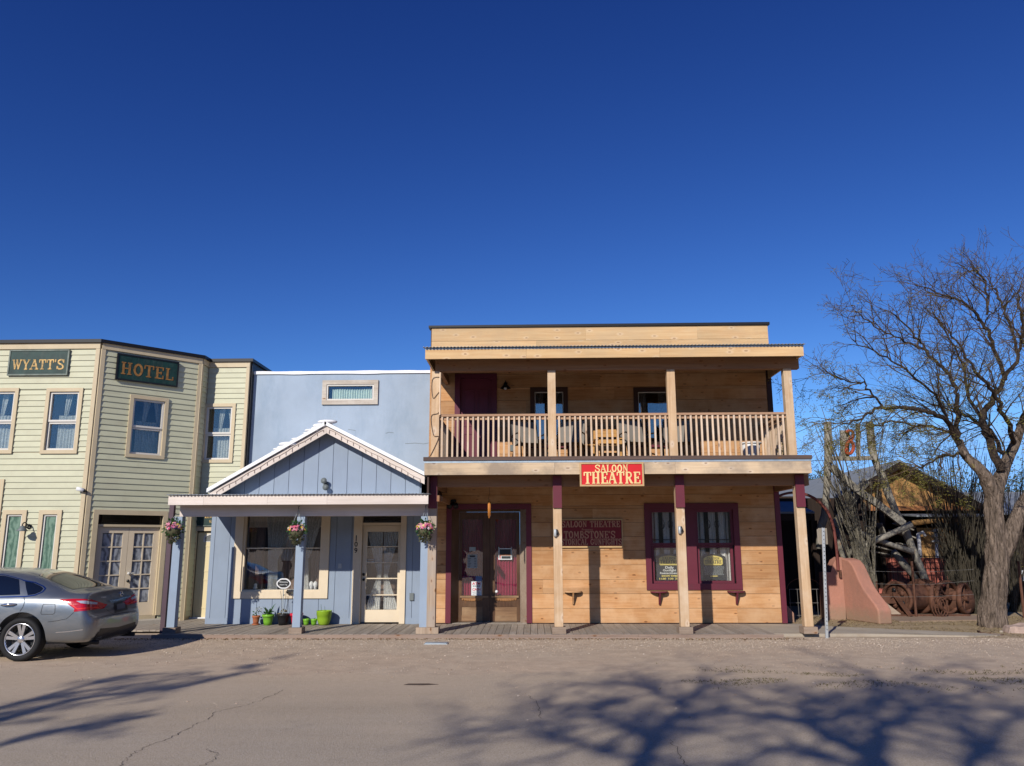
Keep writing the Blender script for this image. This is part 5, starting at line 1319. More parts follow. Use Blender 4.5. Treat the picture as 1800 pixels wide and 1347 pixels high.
# ================================================================== BALCONY FURNITURE
M['sling'] = paint('grey-beige sling fabric', (.21, .19, .165), .85, .1)
def chair_proto():
    t = thing('patio_chair', 'x', 'chair', (0, 0, 0), 'patio chairs on the balcony', 0, True)
    w = .29
    for s_ in (-1, 1):
        x = s_ * w
        make('frame', MB().tube(catmull([(x, -.34, .0), (x, -.30, .40), (x, -.26, .43), (x, .16, .40), (x, .26, .62), (x, .38, .98)], 3), .014, 6), M['black'], t, True)
        make('rear_leg', MB().tube([(x, .1, .40), (x, .34, 0)], .013, 6), M['black'], t); make('arm', MB().tube(catmull([(x * 1.04, -.28, .42), (x * 1.08, -.24, .62), (x * 1.08, .1, .63), (x * 1.02, .25, .6)], 3), .016, 6), M['black'], t, True)
    mb = MB(); prof = [(-.28, .425), (0, .40), (.15, .40), (.2, .5), (.27, .66), (.37, .96)]
    for s_ in (-1, 1):
        for y, z in prof: mb.v.append(Vector((s_ * (w - .012), y, z))); 
    n = len(prof)
    for i in range(n - 1): mb.f.append((i, i + 1, n + i + 1, n + i)); mb.m.append(0)
    make('sling', mb, M['sling'], t)
    make('top_bar', MB().tube([(-w, .382, .98), (0, .39, 1.0), (w, .382, .98)], .013, 6), M['black'], t)
    return t
zf = z3
ch = chair_proto()
for i, (px, Y, rz, lbl) in enumerate(((930, 17.05, .35, 'sling patio chair under the left upstairs window, angled to the right'), (1001, 17.0, -.25, 'sling patio chair just right of the second balcony post'), (1119, 17.0, .3, 'sling patio chair left of the right upstairs window'), (1190, 17.05, -.2, 'sling patio chair behind the third balcony post'))):
    o = ch if i == 0 else copy_tree(ch)
    o.location = (P(px, 780, Y).x, Y, zf); o.rotation_euler = (0, 0, rz); o['label'] = lbl; o['category'] = 'chair'; o['group'] = 'patio chairs on the balcony'
M['pine_furn'] = wood('orange pine furniture', (.66, .37, .13), (.5, .25, .08), 'x', .2, .08)
def slat_seat(px, Y, w, hb, lbl, name='wooden_chair', cat='chair'):
    g = P(px, 780, Y); t = thing(name, lbl, cat, (g.x, Y, zf)); x0, x1 = g.x - w / 2, g.x + w / 2
    for x in (x0, x1 - .06): make('leg', MB().box(x, x + .06, Y - .3, Y - .24, zf, zf + .5), M['pine_furn'], t); make('leg', MB().box(x, x + .06, Y + .24, Y + .3, zf, zf + hb), M['pine_furn'], t)
    for x in (x0 - .02, x1 - .06): make('arm', MB().box(x, x + .08, Y - .34, Y + .24, zf + .5, zf + .525), M['pine_furn'], t)
    make('apron', MB().box(x0 + .06, x1 - .06, Y - .3, Y - .27, zf + .26, zf + .36), M['pine_furn'], t)
    for k in range(4): make('seat_slat', MB().box(x0 + .06, x1 - .06, Y - .26 + k * .125, Y - .15 + k * .125, zf + .36, zf + .38), M['pine_furn'], t)
    for z in (.48, .62, .74 if hb > .8 else .7):
        if z < hb: make('back_slat', MB().box(x0 + .06, x1 - .06, Y + .25, Y + .275, zf + z, zf + z + .085), M['pine_furn'], t)
slat_seat(1068, 17.15, .56, .76, 'orange pine slatted chair between the second and third chairs of the balcony')
g = P(1030, 790, 17.3); t = thing('side_table', 'low orange pine side table behind the middle balcony railing', 'table', (g.x, 17.3, zf))
make('table_top', MB().box(g.x - .2, g.x + .2, 17.1, 17.5, zf + .4, zf + .43), M['pine_furn'], t)
for dx in (-.17, .13):
    for dy in (-.17, .13): make('leg', MB().box(g.x + dx, g.x + dx + .04, 17.3 + dy, 17.34 + dy, zf, zf + .4), M['pine_furn'], t)
g = P(1320, 790, 17.1); t = thing('tub', 'white plastic tub on the balcony floor near its right corner', 'tub', (g.x, 17.1, zf))
make('tub_body', MB().lathe([(.001, .0), (.15, 0), (.20, .42), (.19, .42), (.145, .02), (.001, .02)], (g.x, 17.1, zf), 'z', 20), M['white'], t, True)
make('tub_rim', MB().lathe([(.195, .40), (.225, .41), (.225, .44), (.195, .44)], (g.x, 17.1, zf), 'z', 20, closed=True), M['white'], t, True)

# ================================================================== FLOWER BASKETS AND POTS
def flowers(c, r, seed):
    rr = random.Random(seed); mb = MB()
    for i in range(62):
        a, u = rr.uniform(0, 6.28), rr.uniform(-.15, 1) ; h = u * .8
        d = Vector((math.cos(a) * math.sqrt(max(0, 1 - h * h)), math.sin(a) * math.sqrt(max(0, 1 - h * h)), h)); p = c + Vector((d.x * r, d.y * r, d.z * r * .75)) * rr.uniform(.85, 1.08)
        d = (d + Vector((0, -.3, .2))).normalized(); x = d.orthogonal().normalized(); y = d.cross(x); s_ = rr.uniform(.022, .042); k = len(mb.v); mb.v.append(p + d * .012)
        n = 10
        for j in range(n): q = 2 * math.pi * j / n; w = s_ * (1 if j % 2 else .6); mb.v.append(p + (x * math.cos(q) + y * math.sin(q)) * w + d * rr.uniform(-.004, .01))
        for j in range(n): mb.f.append((k, k + 1 + j, k + 1 + (j + 1) % n)); mb.m.append(0)
    return mb
def leaves(c, r, n, seed, size=.035, up=.4, flat=1.0, droop=0):
    rr = random.Random(seed); mb = MB()
    for i in range(n):
        d = Vector((rr.gauss(0, 1), rr.gauss(0, 1), rr.gauss(0, 1) * flat + up)).normalized(); p = c + d * r * rr.uniform(.5, 1.05); p.z -= droop * rr.random()
        x = (d + Vector((rr.uniform(-.6, .6), rr.uniform(-.6, .6), rr.uniform(-.6, .2)))).normalized(); y = x.orthogonal().normalized(); l = size * rr.uniform(.6, 1.5); k = len(mb.v)
        mb.v += [p, p + x * l * .5 + y * l * .28, p + x * l, p + x * l * .5 - y * l * .28]; mb.f.append((k, k + 1, k + 2, k + 3)); mb.m.append(0)
    return mb
for i, (px, py, tx, ty, lbl) in enumerate(((305, 931, 309, 905, 'hanging basket of pink and white silk flowers by the leftmost blue post'), (522, 934, 526, 893, 'hanging basket of red, pink and yellow flowers at the middle blue post'), (747, 931, 749, 891, 'fuller hanging basket with a yellow flower at the right blue post'))):
    Y = YP - .30; c = P(px, py, Y); tp = P(tx, ty, YP - .1); t = thing('flower_basket', lbl, 'basket', (c.x, Y, c.z - .2), 'hanging flower baskets')
    make('basket', MB().lathe([(.001, -.15), (.07, -.13), (.115, -.07), (.14, .0), (.13, .01)], c, 'z', 14), M['moss'], t, True)
    make('moss', leaves(c + Vector((0, 0, -.08)), .11, 200, 50 + i, .045, -.2, 1, .07), M['moss'], t, kind='stuff'); make('foliage', leaves(c + Vector((0, 0, .02)), .165, 170, 60 + i, .05), M['leaf_green'], t, kind='stuff')
    make('flowers', flowers(c + Vector((0, -.01, .03)), .155, 70 + i * 3), M['petal'], t, kind='stuff')
    for k in range(3):
        a = R(90 + 120 * k); make('hanger_wire', MB().tube([c + Vector((math.cos(a) * .14, math.sin(a) * .12, .0)), tp + Vector((0, -.03, -.02))], .004, 4), M['paper_grey'], t)
    make('hook', MB().tube([tp + Vector((0, -.03, -.03)), tp + Vector((0, -.05, .02)), tp + Vector((0, .015, .03))], .007, 5), M['black'], t)
M['lime'] = paint('lime green plastic', (.18, .42, .035), .35, .05); M['lime2'] = paint('yellow green plastic', (.28, .46, .03), .35, .05); M['terra'] = paint('terracotta', (.42, .14, .06), .8, .12); M['pot_black'] = paint('black plastic pot', (.012, .012, .014), .45, .05); M['pot_red'] = paint('red plastic pot', (.62, .03, .06), .4, .05); M['soil'] = paint('dark soil', (.05, .035, .025), .95, .3)
def pot(px, w_px, top_y, bot_y, mat, lbl, belly=False, Y=17.5, rim=True, saucer=False):
    c = G(px, bot_y, DZ); c.y = Y; c.x = P(px, bot_y, Y).x; h = P(px, top_y, Y).z - DZ; r = w_px / 1410 * Y / 2
    t = thing('flower_pot', lbl, 'pot', (c.x, Y, DZ), 'pots along the blue wall')
    z = DZ + (.02 if saucer else 0)
    prof = [(.001, 0), (r * .62, 0), (r * .74, h * .35), (r * .86, h * .74), (r * .9, h * .76), (r * (1 if rim else .9), h * .78), (r * (1.02 if rim else .93), h - .0), (r * .92, h), (r * .86, h * .82), (.001, h * .8)] if not belly else [(.001, 0), (r * .55, 0), (r * .72, h * .12), (r * .88, h * .4), (r * .93, h * .66), (r * .98, h * .68), (r * 1.0, h * .96), (r * 1.03, h), (r * .95, h), (r * .88, h * .8), (.001, h * .78)]
    make('pot_body', MB().lathe(prof, (c.x, Y, z), 'z', 24), mat, t, True)
    make('soil', MB().lathe([(.001, h * .84), (r * .88, h * .83)], (c.x, Y, z), 'z', 16), M['soil'], t)
    if saucer: make('saucer', MB().lathe([(.001, 0), (r * .8, 0), (r * 1.02, .03), (r * .95, .03), (.001, .012)], (c.x, Y, DZ), 'z', 20), mat, t, True)
    return t, Vector((c.x, Y, z + h * .85)), r, h
t, q, r, h = pot(449.5, 13.5, 1084, 1099.5, M['terra'], 'small terracotta pot with saucer, leftmost of the pots', saucer=True)
make('stem', MB().tube([q, q + Vector((0, 0, .1))], .006, 5), M['leaf_green'], t); make('leaves', leaves(q + Vector((0, 0, .06)), .05, 14, 1, .05), M['leaf_green'], t, kind='stuff')
t, q, r, h = pot(470.5, 20.5, 1080, 1099.5, M['lime'], 'lime green pot with a leafy plant, beside the terracotta pot')
mb = MB(); rr = random.Random(9)
for k in range(9):
    a = rr.uniform(0, 6.28); l = rr.uniform(.18, .34); o = Vector((math.cos(a), math.sin(a), 0)); w = Vector((-o.y, o.x, 0)) * .022; k0 = len(mb.v)
    for u in (0, .35, .7, 1): p = q + o * (l * .55 * u) + Vector((0, 0, l * (u - .35 * u * u) * 1.2)); ww = w * (.5 + u * 1.4 if u < .5 else 1.2 * (1.02 - u) * 2); mb.v += [p - ww, p + ww]
    for j in range(3): mb.f.append((k0 + j * 2, k0 + j * 2 + 1, k0 + j * 2 + 3, k0 + j * 2 + 2)); mb.m.append(0)
make('leaves', mb, M['leaf_green'], t, kind='stuff'); make('foliage', leaves(q + Vector((0, 0, .03)), .08, 40, 5, .05), M['leaf_green'], t, kind='stuff')
c = q + Vector((-.20, -.02, .13)); make('dry_bloom', leaves(c, .05, 60, 8, .03), M['paper_grey'], t, kind='stuff'); make('stem', MB().tube([q + Vector((-.06, 0, 0)), c], .004, 4), M['twig'], t)
t, q, r, h = pot(497, 22, 1079, 1099, M['pot_black'], 'black pot holding a thin stake with an oval chalkboard')
M['straw_leaf'] = leafmat('pale plant tuft', [(.24, .22, .12), (.34, .30, .18)])
make('foliage', leaves(q + Vector((0, 0, .02)), .09, 50, 12, .05), M['straw_leaf'], t, kind='stuff')
for dx in (-.05, .07, .02): make('stem', MB().tube(catmull([q + Vector((dx * .3, 0, 0)), q + Vector((dx, 0, .2)), q + Vector((dx * 1.3, .02, .36)), q + Vector((dx * 1.7, .0, .5))], 3), .004, 4), M['twig'], t)
make('leaves', leaves(q + Vector((.06, 0, .42)), .07, 12, 13, .06), M['ocotillo'], t, kind='stuff')
bc = P(498, 1026, 17.4); bt = thing('plant_marker', 'oval chalkboard marker with white scalloped rim on a thin stake', 'sign', (bc.x, 17.42, q.z))
make('stake', MB().tube([(bc.x + .0, 17.45, q.z - .03), (bc.x, 17.43, bc.z - .08)], .008, 5), M['paper_grey'], bt)
fo = Frame(0, 17.42); sc_ = lambda f, w, h: [(bc.x + w * math.cos(R(k)) * (1 + f * abs(math.cos(R(k * 2))) - f), 17.42, bc.z + h * math.sin(R(k)) * (1 + f * abs(math.sin(R(k * 2))) * .8)) for k in range(0, 360, 10)]
make('marker_rim', MB().prism(sc_(.12, .155, .105), (0, .008, 0)), M['white'], bt); make('marker_board', MB().prism([(x, y - .006, z) for x, y, z in sc_(.1, .128, .08)], (0, .006, 0)), M['pot_black'], bt)
words('Welcome', .05, fo, bc.x, .0075, bc.z + .015, M['paper'], bt, width=.18); words('please ring', .04, fo, bc.x, .0075, bc.z - .035, M['paper'], bt, width=.16)
pot(520.5, 22, 1078, 1099, M['pot_red'], 'red pot half hidden behind the middle blue post')
t, q, r, h = pot(538, 12, 1088, 1099.5, M['lime'], 'small lime green cup-shaped pot, left of the small pair', rim=False); make('leaves', leaves(q, .03, 8, 3, .03), M['leaf_green'], t, kind='stuff')
t, q, r, h = pot(551.5, 12, 1088, 1099.5, M['lime'], 'small lime green cup-shaped pot, right of the small pair', rim=False); make('leaves', leaves(q, .035, 10, 4, .04), M['leaf_green'], t, kind='stuff')
t, q, r, h = pot(569, 26, 1073.5, 1099.5, M['lime2'], 'largest yellow-green pot, rightmost of the row, with two thin sticks', True)
for dx, l in ((-.06, .17), (.02, .13)): make('stick', MB().tube([q + Vector((dx, 0, 0)), q + Vector((dx - .015, 0, l))], .004, 4), M['leaf_green'], t)
# metal cover plate in the gravel
q = G(767, 1132, 0); t = thing('cover_plate', 'flat blue-grey metal cover plate lying in the gravel', 'cover plate', q)
make('plate', MB().box(q.x - .19, q.x + .19, q.y - .1, q.y + .12, .0, .022), M['flash'], t); make('frame', MB().box(q.x - .21, q.x + .21, q.y - .12, q.y + .14, .0, .012), M['galv'], t)
for px, py, l in ((1460, 1242, 0), (1410, 1291, 0)): pass
q = G(738, 1203, .006); mb = MB(); mb.prism([(q.x - .2, q.y - .05, .005), (q.x + .05, q.y - .07, .005), (q.x + .24, q.y - .01, .005), (q.x + .1, q.y + .05, .005), (q.x - .15, q.y + .04, .005)], (0, 0, .003)); make('stain', mb, paint('dark dirt stain', (.09, .06, .045), .95, .3), road)

# ================================================================== LOT AT THE RIGHT: adobe walls, arch, sign post
aw = thing('adobe_wall', 'salmon adobe wall sweeping down in a curve from its square pillar', 'wall', (7.2, 19, 0))
YA = 19.35
x0, x1 = P(1449, 1050, YA).x, P(1484, 1050, YA).x
zt = P(1460, 1006, YA).z
pts = [P(px, py, YA) for px, py in ((1449, 1006), (1461, 1006), (1463, 996), (1468, 985), (1476, 979.5), (1484, 981))]
poly = [(x0, YA, 0), (x1, YA, 0)] + [(q.x, YA, q.z) for q in reversed(pts)]
make('pillar', MB().prism(poly, (0, .35, 0)), M['adobe'], aw)
A_, B_ = G(1484, 1085), G(1546, 1098); A_.y = YA; A_.x = x1
dv = (B_ - A_); ang = math.degrees(math.atan2(dv.y, dv.x)); fw = Frame(A_.x, A_.y, ang); L = dv.length
prof = [fw.on(px, py) for px, py in ((1484, 981), (1491, 985), (1498, 994), (1504, 1007), (1510, 1021), (1518, 1036), (1528, 1050), (1538, 1063), (1545, 1074))]
prof = [(min(max(s, 0), L), z) for s, z in prof]; prof[0] = (0.0, prof[0][1]); prof[-1] = (L, prof[-1][1])
n_ = fw.n * -.34
mb = MB(); mb.prism([fw.p(0, 0, 0), fw.p(L, 0, 0)] + [fw.p(s, 0, z) for s, z in reversed(prof)], n_); make('curved_wall', mb, M['adobe'], aw, auto=.03)
aw2 = thing('adobe_wall', 'low salmon adobe wall end beside the maroon corner of the saloon', 'wall', (5.8, 18.6, 0))
q0, q1, q2 = P(1375, 1055, 18.6), P(1396, 1078, 18.6), P(1397, 1093, 18.6)
make('curved_wall', MB().prism([(q0.x, 18.6, 0), (q2.x, 18.6, 0), (q1.x, 18.6, q1.z), (q0.x, 18.6, q0.z)], (0, .75, 0)), M['adobe'], aw2, auto=.02)
make('pillar', MB().box(5.5, 5.78, YA, YA + .3, 0, 1.05), M['adobe'], aw2)
arch = thing('arch', 'rusty flat iron arch springing over the gap between the adobe walls', 'arch', (6.1, YA - .05, 0))
Yr = YA - .06
ap = [P(px, py, Yr) for px, py in ((1474, 1003), (1471, 965), (1466, 930), (1458, 905), (1446, 888), (1432, 876), (1415, 868.5), (1398, 866), (1381, 868), (1364, 875), (1350, 887), (1339, 905), (1333, 930), (1330, 965), (1329, 1003))]
mb = MB(); cc = catmull(ap, 4); k = 0
for i, q in enumerate(cc):
    t = (cc[min(i + 1, len(cc) - 1)] - cc[max(i - 1, 0)]).normalized(); nn = Vector((-t.z, 0, t.x)) * .028
    mb.v += [q + nn, q - nn, q - nn + Vector((0, .05, 0)), q + nn + Vector((0, .05, 0))]
for i in range(len(cc) - 1):
    a = i * 4
    for j in range(4): mb.f.append((a + j, a + (j + 1) % 4, a + 4 + (j + 1) % 4, a + 4 + j)); mb.m.append(0)
mb.f += [(0, 1, 2, 3), (len(cc) * 4 - 1, len(cc) * 4 - 2, len(cc) * 4 - 3, len(cc) * 4 - 4)]; mb.m += [0, 0]
make('arch_bar', mb, paint('red oxide iron', (.16, .045, .035), .7, .2), arch, True)
make('hinge', MB().box(P(1475, 1003, Yr).x, P(1475, 1003, Yr).x + .05, Yr - .02, Yr + .04, .95, 1.12), M['rust'], arch)
gt = thing('wire_gate', 'grey welded wire gate between the adobe walls', 'gate', (6.2, YA + .05, 0))
ys = YA + .1
for px in (1389, 1403, 1416, 1427, 1437): q = P(px, 1060, ys); make('wire_upright', MB().tube([(q.x, ys, .05), (q.x, ys, P(1400, 1036, ys).z)], .006, 5), M['wire'], gt)
for py in (1036, 1060, 1082): a, b = P(1387, py, ys), P(1439, py, ys); make('wire_crossbar', MB().tube([a, b], .006, 5), M['wire'], gt)
mb = MB().tube([P(1413 + 30 * math.cos(R(k)), 1036 - 20 * math.sin(R(k)), ys) for k in range(0, 181, 15)], .008, 5); make('wire_arch', mb, M['rust'], gt)
g = G(1453.5, 1122); top_ = P(1446.5, 928, g.y)
sp = thing('sign_post', 'thin galvanised post with the grey back of a small road sign', 'sign', g)
mb = MB(); w_ = .045
mb.beam((g.x, g.y, 0), (top_.x, g.y, top_.z), .05, .03, (0, 1, 0)); make('pole', mb, M['galv'], sp)
mb = MB()
for k in range(26): z = .15 + k * .075; x = g.x + (top_.x - g.x) * z / top_.z; mb.fbox(Frame(0, g.y - .0275), x - .006, x + .006, 0, .002, z, z + .015)
make('bolt_holes', mb, M['black'], sp, kind='stuff')
M['plate_back'] = paint('sign back metal', (.34, .29, .22), .5, .06)
s0, s1, zz0, zz1 = P(1441, 940, g.y).x, P(1458.5, 940, g.y).x, P(1450, 957, g.y).z, P(1450, 928.5, g.y).z
fz = Frame(s0, g.y + .02, 18); mb = MB(); mb.fbox(fz, 0, (s1 - s0) * 1.05, -.03, -.027, zz0, zz1); mb.fbox(fz, -.03, .0, -.028, -.024, zz0 + .02, zz1 - .02); make('sign_plate', mb, M['plate_back'], sp)

# ================================================================== BARN AND SHED BEHIND
YBn = 24.0
apx = P(1580, 812, YBn - .35); el = P(1437, 895, YBn - .35)
slp = (apx.z - el.z) / (apx.x - el.x); er = apx.x + (apx.x - el.x)
barn = thing('barn', 'old barn with grey tin roof and sunlit orange board gable behind the headframe', 'barn', (apx.x, YBn, 0))
zr = lambda x: apx.z - slp * abs(x - apx.x)
for xe in (el.x, er):
    s_ = -1 if xe < apx.x else 1; xo = xe + s_ * .15
    a, b = (xo, apx.x - .001) if s_ < 0 else (apx.x + .001, xo)
    make('roof', MB().hexa([(a, YBn - .42, zr(a)), (b, YBn - .42, zr(b)), (b, YBn + 11, zr(b)), (a, YBn + 11, zr(a)), (a, YBn - .42, zr(a) + .05), (b, YBn - .42, zr(b) + .05), (b, YBn + 11, zr(b) + .05), (a, YBn + 11, zr(a) + .05)]), M['tin'], barn)
    make('rake_board', MB().hexa([(a, YBn - .40, zr(a) - .2), (b, YBn - .40, zr(b) - .2), (b, YBn - .36, zr(b) - .2), (a, YBn - .36, zr(a) - .2), (a, YBn - .40, zr(a) - .002), (b, YBn - .40, zr(b) - .002), (b, YBn - .36, zr(b) - .002), (a, YBn - .36, zr(a) - .002)]), M['barn_dark_shade'], barn)
fbn = Frame(0, YBn); zb0 = P(1590, 890, YBn).z
x = el.x + .25; rr = random.Random(8)
while x < er - .3:
    w = rr.uniform(.14, .22); x2 = min(x + w, er - .25); ztp = lambda s: zr(s) - .06
    make('gable_board', MB().hexa([fbn.p(x, .02, zb0), fbn.p(x2 - .006, .02, zb0), fbn.p(x2 - .006, 0, zb0), fbn.p(x, 0, zb0), fbn.p(x, .02, max(zb0 + .02, ztp(x))), fbn.p(x2 - .006, .02, max(zb0 + .02, ztp(x2))), fbn.p(x2 - .006, 0, max(zb0 + .02, ztp(x2))), fbn.p(x, 0, max(zb0 + .02, ztp(x)))]), M['barn'], barn); x = x2
make('tie_beam', MB().box(el.x + .1, er - .1, YBn - .12, YBn - .0, P(1590, 898, YBn).z, zb0), M['barn_beam'], barn)
for x in (el.x + .3, apx.x - .6, apx.x + 1.2, er - .3): make('post', MB().box(x, x + .16, YBn - .1, YBn + .06, 0, P(1590, 898, YBn).z), M['barn_dark_shade'], barn)
make('back_wall', MB().box(el.x - .5, er + .3, YBn + 3.6, YBn + 3.7, 0, zb0 + .5), M['barn_dark_shade'], barn)
make('side_wall', MB().box(el.x - .05, el.x + .05, YBn + .2, YBn + 10, 0, zr(el.x)), M['barn_dark_shade'], barn); make('side_wall', MB().box(er - .05, er + .05, YBn + .1, YBn + 10, 0, zr(er)), M['barn_dark_shade'], barn)
shed = thing('shed', 'dark low lean-to left of the barn, under the grey tin eave', 'shed', (7.5, 22, 0))
a, b = 5.6, P(1500, 900, 22.5).x
make('roof', MB().hexa([(a, 21.6, P(1400, 903, 21.6).z), (P(1432, 900, 21.6).x, 21.6, P(1400, 903, 21.6).z), (P(1432, 900, 21.6).x, 23.6, P(1400, 896, 23.6).z + .2), (a, 23.6, P(1400, 896, 23.6).z + .2), (a, 21.6, P(1400, 903, 21.6).z + .05), (P(1432, 900, 21.6).x, 21.6, P(1400, 903, 21.6).z + .05), (P(1432, 900, 21.6).x, 23.6, P(1400, 896, 23.6).z + .25), (a, 23.6, P(1400, 896, 23.6).z + .25)]), M['tin'], shed)
zz = P(1400, 903, 21.6).z
make('eave_board', MB().box(a, P(1432, 900, 21.6).x, 21.62, 21.68, zz - .18, zz - .002), M['barn_dark_shade'], shed)
for x in (a + .1, P(1428, 900, 21.7).x): make('post', MB().box(x - .08, x + .08, 21.62, 21.78, 0, zz - .181), M['barn_dark_shade'], shed)
make('back_wall', MB().box(5.2, P(1520, 900, 23.5).x, 23.5, 23.58, 0, 3.0), M['barn_dark_shade'], shed); make('side_wall', MB().box(5.2, 5.3, 20.2, 23.5, 0, 2.6), M['barn_dark_shade'], shed)
# bright little shed with orange boards
Yo = 23.1; sh2 = thing('shed', 'small orange-boarded shed with a log eave, right of the barn opening', 'shed', (P(1655, 950, Yo).x, Yo, 0))
fo = Frame(0, Yo); a, b = P(1612, 940, Yo).x, P(1672, 940, Yo).x; z0, z1 = P(1640, 1000, Yo).z, P(1640, 928, Yo).z; x = a; i = 0
while x < b - .02: x2 = min(x + .19, b); make('wall_board', MB().fbox(fo, x, x2 - .006, 0, .025, .1, z1), M['barn'], sh2); x = x2
a2, b2 = P(1675, 940, Yo).x, P(1704, 940, Yo).x; make('door', MB().fbox(fo, a2, b2, 0, .03, .1, z1 - .05), paint('dull maroon door', (.13, .035, .025), .7, .15), sh2)
make('wall_board', MB().fbox(fo, b2 + .01, b2 + .6, 0, .03, .1, z1), M['barn_dark_shade'], sh2)
make('eave_log', MB().tube([(a - .25, Yo - .35, P(1620, 920, Yo - .35).z), ((a + b) / 2, Yo - .35, P(1650, 914, Yo - .35).z), (b + .1, Yo - .35, P(1700, 917, Yo - .35).z)], .075, 10), M['barn'], sh2, True)
zq = P(1640, 909, Yo - .35).z
make('roof', MB().hexa([(a - .2, Yo - .5, zq), (b2 + .6, Yo - .5, zq), (b2 + .6, Yo + .6, zq + .08), (a - .2, Yo + .6, zq + .08), (a - .2, Yo - .5, zq + .04), (b2 + .6, Yo - .5, zq + .04), (b2 + .6, Yo + .6, zq + .12), (a - .2, Yo + .6, zq + .12)]), M['tin'], sh2)
make('side_wall', MB().box(a - .08, a - .002, Yo + .0, Yo + .55, 0, zq - .05), M['barn_dark_shade'], sh2)
for px, py0, py1, r_, lbl, Yq in ((1615, 938, 970, .05, 'white upright pipe at the left edge of the orange shed', Yo - .25), (1646, 930, 995, .045, 'white stacked insulator pole before the orange shed', Yo - .3)):
    p0, p1 = P(px - 1, py0, Yq), P(px + 2, py1, Yq); t = thing('pipe', lbl, 'pipe', (p1.x, Yq, p1.z))
    make('shaft', MB().tube([p0, p1, (p1.x, Yq, 0)], r_, 10), M['white'], t, True)
    if px > 1640:
        for k in range(3): q = P(px - 1, 934 + k * 9, Yq); make('insulator', MB().lathe([(r_, -.04), (.12, -.02), (.12, .01), (r_, .05)], q, 'z', 12), M['galv'], t, True)
    else: make('elbow', MB().tube([p0 + Vector((0, 0, -.02)), p0 + Vector((.1, -.05, .03)), p0 + Vector((.16, -.06, -.08))], .05, 8), M['white'], t, True)
Yd = 25.5; t = thing('shed', 'long dark shed behind the big bare tree', 'shed', (13, Yd, 0))
a, b = P(1712, 950, Yd).x, 19.5
make('wall', MB().box(a, b, Yd, Yd + .1, 0, 2.7), M['barn_dark_shade'], t); make('roof', MB().hexa([(a - .2, Yd - .8, 2.55), (b, Yd - .8, 2.55), (b, Yd + 3, 3.4), (a - .2, Yd + 3, 3.4), (a - .2, Yd - .8, 2.6), (b, Yd - .8, 2.6), (b, Yd + 3, 3.45), (a - .2, Yd + 3, 3.45)]), M['tin'], t)
for px in (1722, 1765, 1812): x = P(px, 980, Yd - .7).x; make('post', MB().box(x, x + .12, Yd - .75, Yd - .63, 0, 2.55), M['barn_dark_shade'], t)
for px, lbl in ((1786, 'pale blue-white box standing in the shade right of the big trunk'),):
    q = P(px, 1012, Yd - 1); tb = thing('box', lbl, 'box', (q.x, Yd - 1, .5)); make('box_side', MB().box(q.x - .15, q.x + .35, Yd - 1.1, Yd - .8, q.z - .15, q.z + .15), M['paper'], tb); make('box_stand', MB().box(q.x - .12, q.x + .3, Yd - 1.05, Yd - .85, 0, q.z - .151), M['barn_dark_shade'], tb); make('box_stripe', MB().box(q.x + .0, q.x + .1, Yd - 1.115, Yd - 1.101, q.z - .14, q.z + .14), paint('blue stripe', (.1, .16, .3), .6), tb)
# red wall behind the machines
Yw = 22.4; rw = thing('red_wall', 'low red adobe wall behind the rusty machines', 'wall', (P(1640, 1000, Yw).x, Yw, 0))
a, b = P(1566, 1000, Yw).x, P(1702, 1000, Yw).x; zz = P(1640, 981, Yw).z
for u0, u1 in ((a, P(1597, 1000, Yw).x), (P(1628, 1000, Yw).x, b)): make('wall_block', MB().box(u0, u1, Yw, Yw + .25, 0, zz), M['adobe_red'], rw)
for px in (1528, 1546): q = P(px, 1035, 21.6)
t = thing('red_wall', 'rounded red adobe bump seen left of the winch drum', 'wall', (P(1545, 1040, 21.4).x, 21.4, 0)); q = P(1546, 1034, 21.4)
make('wall_block', MB().lathe([(.45, 0), (.45, q.z - .12), (.3, q.z - .02), (.001, q.z)], (q.x, 21.4, 0), 'z', 20), M['adobe_red'], t, True)

# ================================================================== HEADFRAME
YH = 21.3; hf = thing('headframe', 'weathered grey timber mine headframe with crossed braces', 'headframe', (P(1530, 1050, YH).x, YH, 0))
def timber(pts, w, dy=0, name='timber', rnd_=True, mat='timber'):
    q = [P(x, y, YH + dy) for x, y in pts]
    if rnd_: make(name, MB().tube(q, [w * .5 * (1 + .12 * math.sin(i * 2.3)) for i in range(len(q))], 9), M[mat], hf, True)
    else:
        for a, b in zip(q, q[1:]): make(name, MB().beam(a, b, w, w * .7, (0, 1, 0)), M[mat], hf)
timber(((1455, 742), (1456, 800), (1453, 860), (1450, 905), (1442, 930), (1440, 965)), 0.194, .1, 'leg')
timber(((1528, 742), (1533, 790), (1540, 815), (1551, 838), (1562, 870), (1575, 900), (1590, 930), (1603, 962), (1618, 998), (1634, 1040)), 0.194, -.1, 'leg')
timber(((1466, 925), (1474, 950), (1484, 985), (1494, 1040)), 0.158, .25, 'leg')
timber(((1456, 806), (1495, 806.5), (1537, 805)), 0.108, -.25, 'crossbeam', False)
timber(((1461, 821), (1506, 861.5), (1545, 888), (1588, 921)), 0.173, -.3, 'brace', False)
timber(((1523, 845), (1505, 868), (1484, 900), (1466, 925)), 0.187, .0, 'brace', False)
timber(((1488, 929), (1533, 946), (1570, 959), (1605, 970)), 0.144, -.35, 'brace')
timber(((1492, 973), (1536, 951), (1570, 937), (1602, 922)), 0.158, -.55, 'brace')
timber(((1570, 969), (1590, 993), (1613, 1022)), 0.173, .2, 'brace')
timber(((1482, 757), (1482, 803)), .13, -.1, 'board', False); timber(((1490, 760), (1489, 803)), 0.088, -.05, 'board', False, ); timber(((1508, 745), (1509, 804)), 0.094, -.1, 'board', False)
